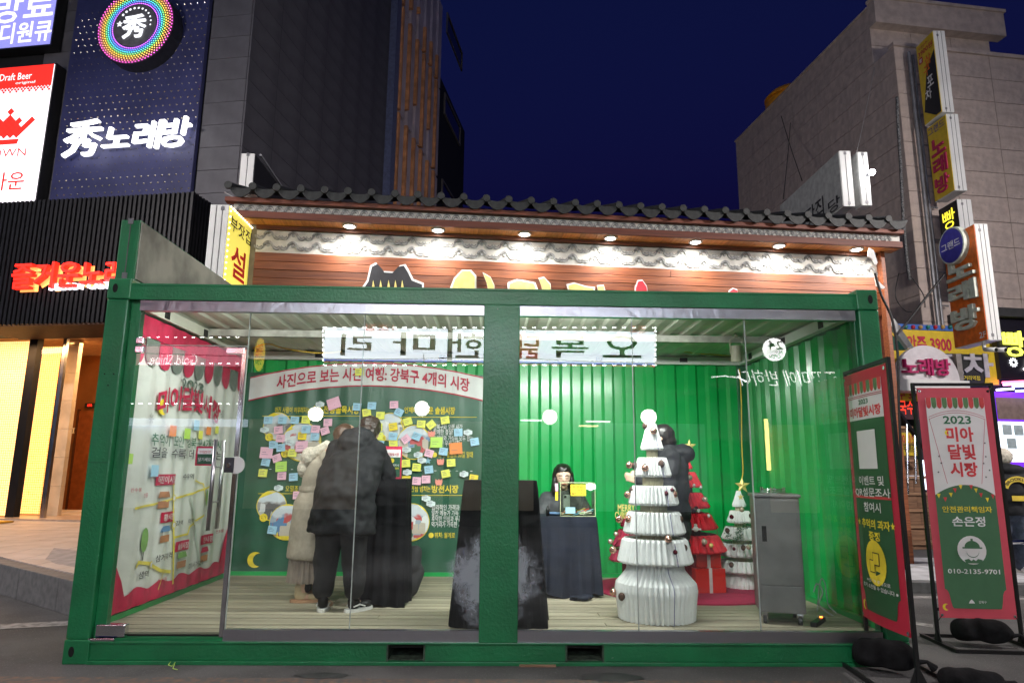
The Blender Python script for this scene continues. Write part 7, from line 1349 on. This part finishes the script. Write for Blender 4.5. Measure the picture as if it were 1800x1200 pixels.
def awning(F, t, v, n, hgt, asp):
    for k in range(n):
        a_, c_ = .1 + .8 * k / n + .003, .1 + .8 * (k + 1) / n - .003; r = (c_ - a_) / 2; area_(F, [(a_, v), (a_, v - hgt * .6)] + [((a_ + c_) / 2 + r * math.cos(PI + PI * q / 6), v - hgt * .6 - hgt * .4 * abs(math.sin(PI * q / 6))) for q in range(1, 6)] + [(c_, v - hgt * .6), (c_, v)], [AWR, AWG][k % 2], t, 'awning_print', .006)
def foot_field(F, m, t):
    def e(u):
        d = min(u - .1, .9 - u)
        return .075 + .045 * math.sqrt(max(0, 1 - (d / .06) ** 2)) if d < .06 else max(.04, .075 - (d - .06) * 1.4)
    b = B(); b.grid(60, 6, lambda q, v: F(.1 + .8 * q, e(.1 + .8 * q) * (1 - v) + .1205 * v, .004)); b.build('green_field', m, t)
def corners(F, t, asp):
    """green field with ogee corners at the bottom"""
    pts = [(.1, .12)]
    for k in range(7): a_ = PI / 2 - PI / 2 * k / 6; pts.append((.1 + .06 * math.cos(a_), .075 + .045 * math.sin(a_)))
    pts += [(.2, .045), (.22, .04), (.78, .04), (.80, .045)]
    for k in range(7): a_ = PI - PI / 2 * k / 6; pts.append((.9 + .06 * math.cos(a_), .075 + .045 * math.sin(a_)))
    pts += [(.9, .12)]; return pts
# front right stand facing the street
A_, B_ = at(1650, 1132, Z=0), at(1798, 1136, Z=0); zt = at(1617, 672, X=A_.x).z if False else 0
A_ = Vector((A_.x, A_.y, 0)); B_ = Vector((B_.x, B_.y, 0)); zt = at(1615, 673, pl=(Pl(A_.x, A_.y, math.degrees(math.atan2(B_.y - A_.y, B_.x - A_.x))).N, A_)).z
t, pl, W_ = stand('black banner stand facing the street with a green and white notice banner', A_, B_, zt, (0, 0, .35, 2), .3)
uL, _ = pl.sz(1636, 1000); 
p0u, p0z = pl.sz(1646, 1084); p1u, _ = pl.sz(1781, 1084); q0u, q1z = pl.sz(1614, 682); q1u, _ = pl.sz(1742, 682)
w_ = ((p1u - p0u) + (q1u - q0u)) / 2; u0 = (W_ - w_) / 2; z0 = p0z; h = q1z - z0; asp = w_ / h
F = frame_print(t, pl, lambda u, v: .014 + .012 * math.sin(PI * u) * math.sin(PI * v), (u0, z0), w_, h, mat('hazy lit red banner', (.62, .075, .11), .6, var=.03))  # lit copy of the banner red, backlight haze mixed into its colour
rectg(F, .1, .9, .12, .955, BGR_LIT, t, 'green_field'); foot_field(F, BGR_LIT, t)
vs_ = .56; b = B(); b.grid(20, 10, lambda u, v: F(.1 + .8 * u, (vs_ - .04 + .045 * (1 - (2 * u - 1) ** 2)) * (1 - v) + .955 * v, .0045)); b.build('white_field', BWHT, t)
awning(F, t, .955, 11, .05, asp)
for (u_, r) in ((.5, .40), (.5, .375)): b = B(); b.grid(24, 1, lambda u, v: F(.12 + .76 * u, .865 + .03 * (1 - (2 * u - 1) ** 2) + v * .002 - (.4 - r) * .4, .006)); b.build('arc_line', REDI, t)
for k in (-1, 1): b = B(); b.grid(1, 10, lambda u, v: F(.5 + k * (.38 - .15 * (1 - v)) + u * .006, .57 + .29 * v, .006)); b.build('ray_line', REDI, t)
ptx(F, '2023', .31, .69, .835, .872, GRI, t, .05); TR = mat('title red', (.66, .05, .06), .5)
ptx(F, '미아', .33, .70, .755, .822, TR, t, .08); ptx(F, '달빛', .33, .70, .675, .745, TR, t, .07); ptx(F, '시장', .33, .70, .60, .665, TR, t, .08)
area_(F, [(.345 + q[0], .795 + q[1] * asp) for q in moon(0, 0, .035, 50)], YEL, t, 'moon_print', .008)
for u, v in ((.2, .69), (.17, .62), (.22, .66), (.83, .69), (.86, .63), (.8, .6), (.84, .75), (.79, .66)): area_(F, [(u + x_ * .02, v + y_ * .02 * asp) for x_, y_ in star(0, 0, 1, 6, .3)], INK, t, 'confetti', .007)
for k, (u, v) in enumerate(((.14, .525), (.22, .51), (.30, .53), (.36, .55), (.44, .565), (.58, .565), (.64, .55), (.70, .53), (.78, .51), (.86, .525))): area_(F, [(u - .025, v), (u + .025, v), (u, v - .02)], [YEL, TR][k % 2], t, 'bunting_flag', .009)
ptx(F, '안전관리책임자', .17, .83, .445, .472, YEL, t, .04); ptx(F, '손은정', .28, .72, .385, .428, WHI, t, .05)
bcirc(F, .5, .285, .19, asp, BWHT, t, 'round_badge', .007)
area_(F, [(.5 + .10 * math.cos(a_), .298 + .085 * asp * math.sin(a_)) for a_ in [PI * k / 12 for k in range(13)]] + [(.37, .298), (.37, .292), (.63, .292), (.63, .298)], BGR_LIT, t, 'helmet_print', .016); area_(F, [(.485, .32), (.515, .32), (.515, .334), (.485, .334)], BGR_LIT, t, 'helmet_ridge', .017)
b = B(); P_ = [(.5 + .085 * math.cos(a_), .284 + .085 * asp * math.sin(a_)) for a_ in [PI + PI * k / 10 for k in range(11)]]
for a_, c_ in zip(P_, P_[1:]): b.add([F(a_[0], a_[1], .016), F(c_[0], c_[1], .016), F(c_[0], c_[1] - .003, .016), F(a_[0], a_[1] - .003, .016)], [(0, 1, 2, 3)])
b.build('face_line', BGR_LIT, t); area_(F, [(.38, .244), (.40, .230), (.60, .230), (.62, .244), (.56, .249), (.53, .240), (.5, .247), (.47, .240), (.44, .249)], BGR_LIT, t, 'jacket_print', .016)
ptx(F, '010-2135-9701', .16, .84, .185, .205, WHI, t, .03); ptx(F, '강북구', .52, .62, .062, .074, WHI, t, .01); area_(F, [(.43 + q[0] * .04, .067 + q[1] * .012) for q in [(-1, -.4), (-.6, .4), (0, 1), (.6, .4), (1, -.4)]], WHI, t, 'crest_print', .006)
for u in (.19,): area_(F, [(.09 + q[0], .045 + q[1] * asp) for q in moon(0, 0, .045, 50)], YEL, t, 'moon_print', .006)
for (u, v) in ((.03, .985), (.97, .985), (.03, .012), (.97, .012)): bcirc(F, u, v, .02, asp, CHROME, t, 'eyelet', .006, 12); b = B(); b.tube([F(u, v, .008), pl.P(0 if u < .5 else W_, (z0 + h * v) + (.04 if v > .5 else -.06), .01)], .003, 5); b.build('tie_string', BLACKM, t)
SBM = mat('sandbag cloth', (.010, .010, .011), .9, var=.4, bump=.4, bscale=40, spec=.15)
def sandbag(lab, c, rz, sx, sy, sz_):
    t = thing('sandbag', lab, 'sandbag', c, rz); b = B(); cap(b, (-sx * .5, 0, sz_ * .5), (sx * .5, 0, sz_ * .5), sy * .5, sy * .42); b.ball((0, 0, sz_ * .55), sy * .55, 14, 9, (1.7, .9, .85)); b.v = [Vector((v.x, v.y, max(.004, v.z))) for v in b.v]; remesh(b, 'bag_body', SBM, t, .014, 3, lambda co, n: Vector((co.x, co.y, max(.001, co.z))) + n * noise.noise(co * 9) * .018)
    b = B(); b.tube([(sx * .5 + sy * .35, 0, sz_ * .4), (sx * .5 + sy * .62, .01, sz_ * .45), (sx * .5 + sy * .8, .03, sz_ * .2)], [.02, .012, .03], 8); b.build('tied_neck', SBM, t, local=True)
m_ = (A_ + B_) / 2; sandbag('black sandbag lying across the base of the street facing banner stand', (m_.x + .02, m_.y - .02, .029), math.radians(-22), .26, .2, .17)
# rotated stand at the booth corner
A_ = at(1527, 1158, Z=0); B_ = at(1616, 1212, Z=0); A_.z = 0; B_.z = 0; pl_ = Pl(A_.x, A_.y, math.degrees(math.atan2(B_.y - A_.y, B_.x - A_.x))); zt = (at(1484, 655, pl=(pl_.N, A_)).z + at(1572, 622, pl=(pl_.N, A_)).z) / 2
t, pl, W_ = stand('black banner stand turned sideways at the booth corner with an event banner', A_, B_, zt, (0, 0, .40, 2), .3)
z0 = pl.sz(1535, 1088)[1]; h = pl.sz(1525, 650)[1] - z0; w_ = W_ * .98; u0 = W_ * .0; asp = w_ / h
F = frame_print(t, pl, lambda u, v: .013 + .03 * math.sin(PI * u) * (1 - .4 * v), (u0, z0), w_, h, mat('shaded red banner', (.48, .015, .045), .5, var=.03))  # shaded copy of the banner red, shade put into its colour
BGR_SHADE = mat('shaded green banner', (.022, .095, .035), .5, var=.04)  # shaded copy of the banner green, darkened in its colour
rectg(F, .1, .9, .12, .80, BGR_SHADE, t, 'green_field'); foot_field(F, BGR_SHADE, t); rectg(F, .1, .9, .80, .955, BWHT, t, 'white_field', .003); awning(F, t, .955, 11, .05, asp)
for v in (.897, .890): rectg(F, .1, .9, v, v + .0025, REDI, t, 'thin_line', .006)
ptx(F, '2023', .40, .62, .862, .882, GRI, t, .04); ptx(F, '미아달빛시장', .14, .86, .81, .853, TR, t, .07)
rectg(F, .29, .71, .60, .755, BWHT, t, 'blank_square', .006)
ptx(F, '이벤트 및', .25, .80, .535, .572, BWHT, t, .03); rectg(F, .12, .9, .482, .492, TR, t, 'underline', .005); ptx(F, 'QR설문조사', .12, .9, .487, .525, BWHT, t, .03, .008); ptx(F, '참여시', .33, .70, .43, .468, BWHT, t, .03); ptx(F, '추억의 과자', .24, .84, .365, .402, YEL, t, .06); ptx(F, '증정', .40, .64, .32, .355, YEL, t, .06)
for u in (.17, .89): area_(F, [(u + x_ * .04, .385 + y_ * .04 * asp) for x_, y_ in star(0, 0, 1)], YEL, t, 'star_print', .007)
bcirc(F, .5, .235, .22, asp, YEL, t, 'round_badge', .007)
for (a0_, a1_, b0_, b1_) in ((.46, .60, .225, .275), (.38, .50, .195, .245)): 
    rectg(F, a0_, a1_, b0_, b1_, INK, t, 'packet_outline', .009); rectg(F, a0_ + .01, a1_ - .01, b0_ + .004, b1_ - .004, YEL, t, 'packet_print', .010)
ptx(F, '※선착순 증정으로', .26, .76, .155, .17, BWHT, t, .02); ptx(F, '조기 소진될 수 있습니다 ※', .14, .88, .13, .147, BWHT, t, .02); area_(F, [(.13 + q[0], .055 + q[1] * asp) for q in moon(0, 0, .05, 50)], YEL, t, 'moon_print', .006)
for (u, v) in ((.03, .985), (.97, .985), (.03, .012), (.97, .012)): bcirc(F, u, v, .02, asp, CHROME, t, 'eyelet', .006, 12)
m_ = (A_ + B_) / 2; sandbag('black sandbag heaped on the base of the sideways banner stand', (m_.x - .02, m_.y + .02, .029), math.radians(-35), .22, .22, .17)
sandbag('grey black sandbag end on the road at the right of the sideways stand', (at(1690, 1196, Z=0).x, at(1690, 1196, Z=0).y - .12, 0), math.radians(-10), .26, .16, .07)
b = B(); P = [at(x, y, Z=.03) for x, y in ((300, 1162), (296, 1168), (302, 1170), (308, 1163), (304, 1174), (312, 1176))]; b.tube(P, .003, 5); tag(b.build('tangled_string', mat('lime string', (.4, .6, .1), .6)), 'bit of lime string on the road under the booth rail', 'string')
b = B(); p = at(943, 1172, Z=.0); b.box(p.x - .12, p.x + .14, .0, .3, .0, .0); b = B(); b.box(p.x - .12, p.x + .14, -.04, .06, -.0, .012); tag(b.build('wood_shim', wood('shim timber', (.30, .16, .10), (.16, .09, .05)), bevel=.002), 'thin brown wooden shim under the booth rail', 'shim')
bpy.context.view_layer.update()
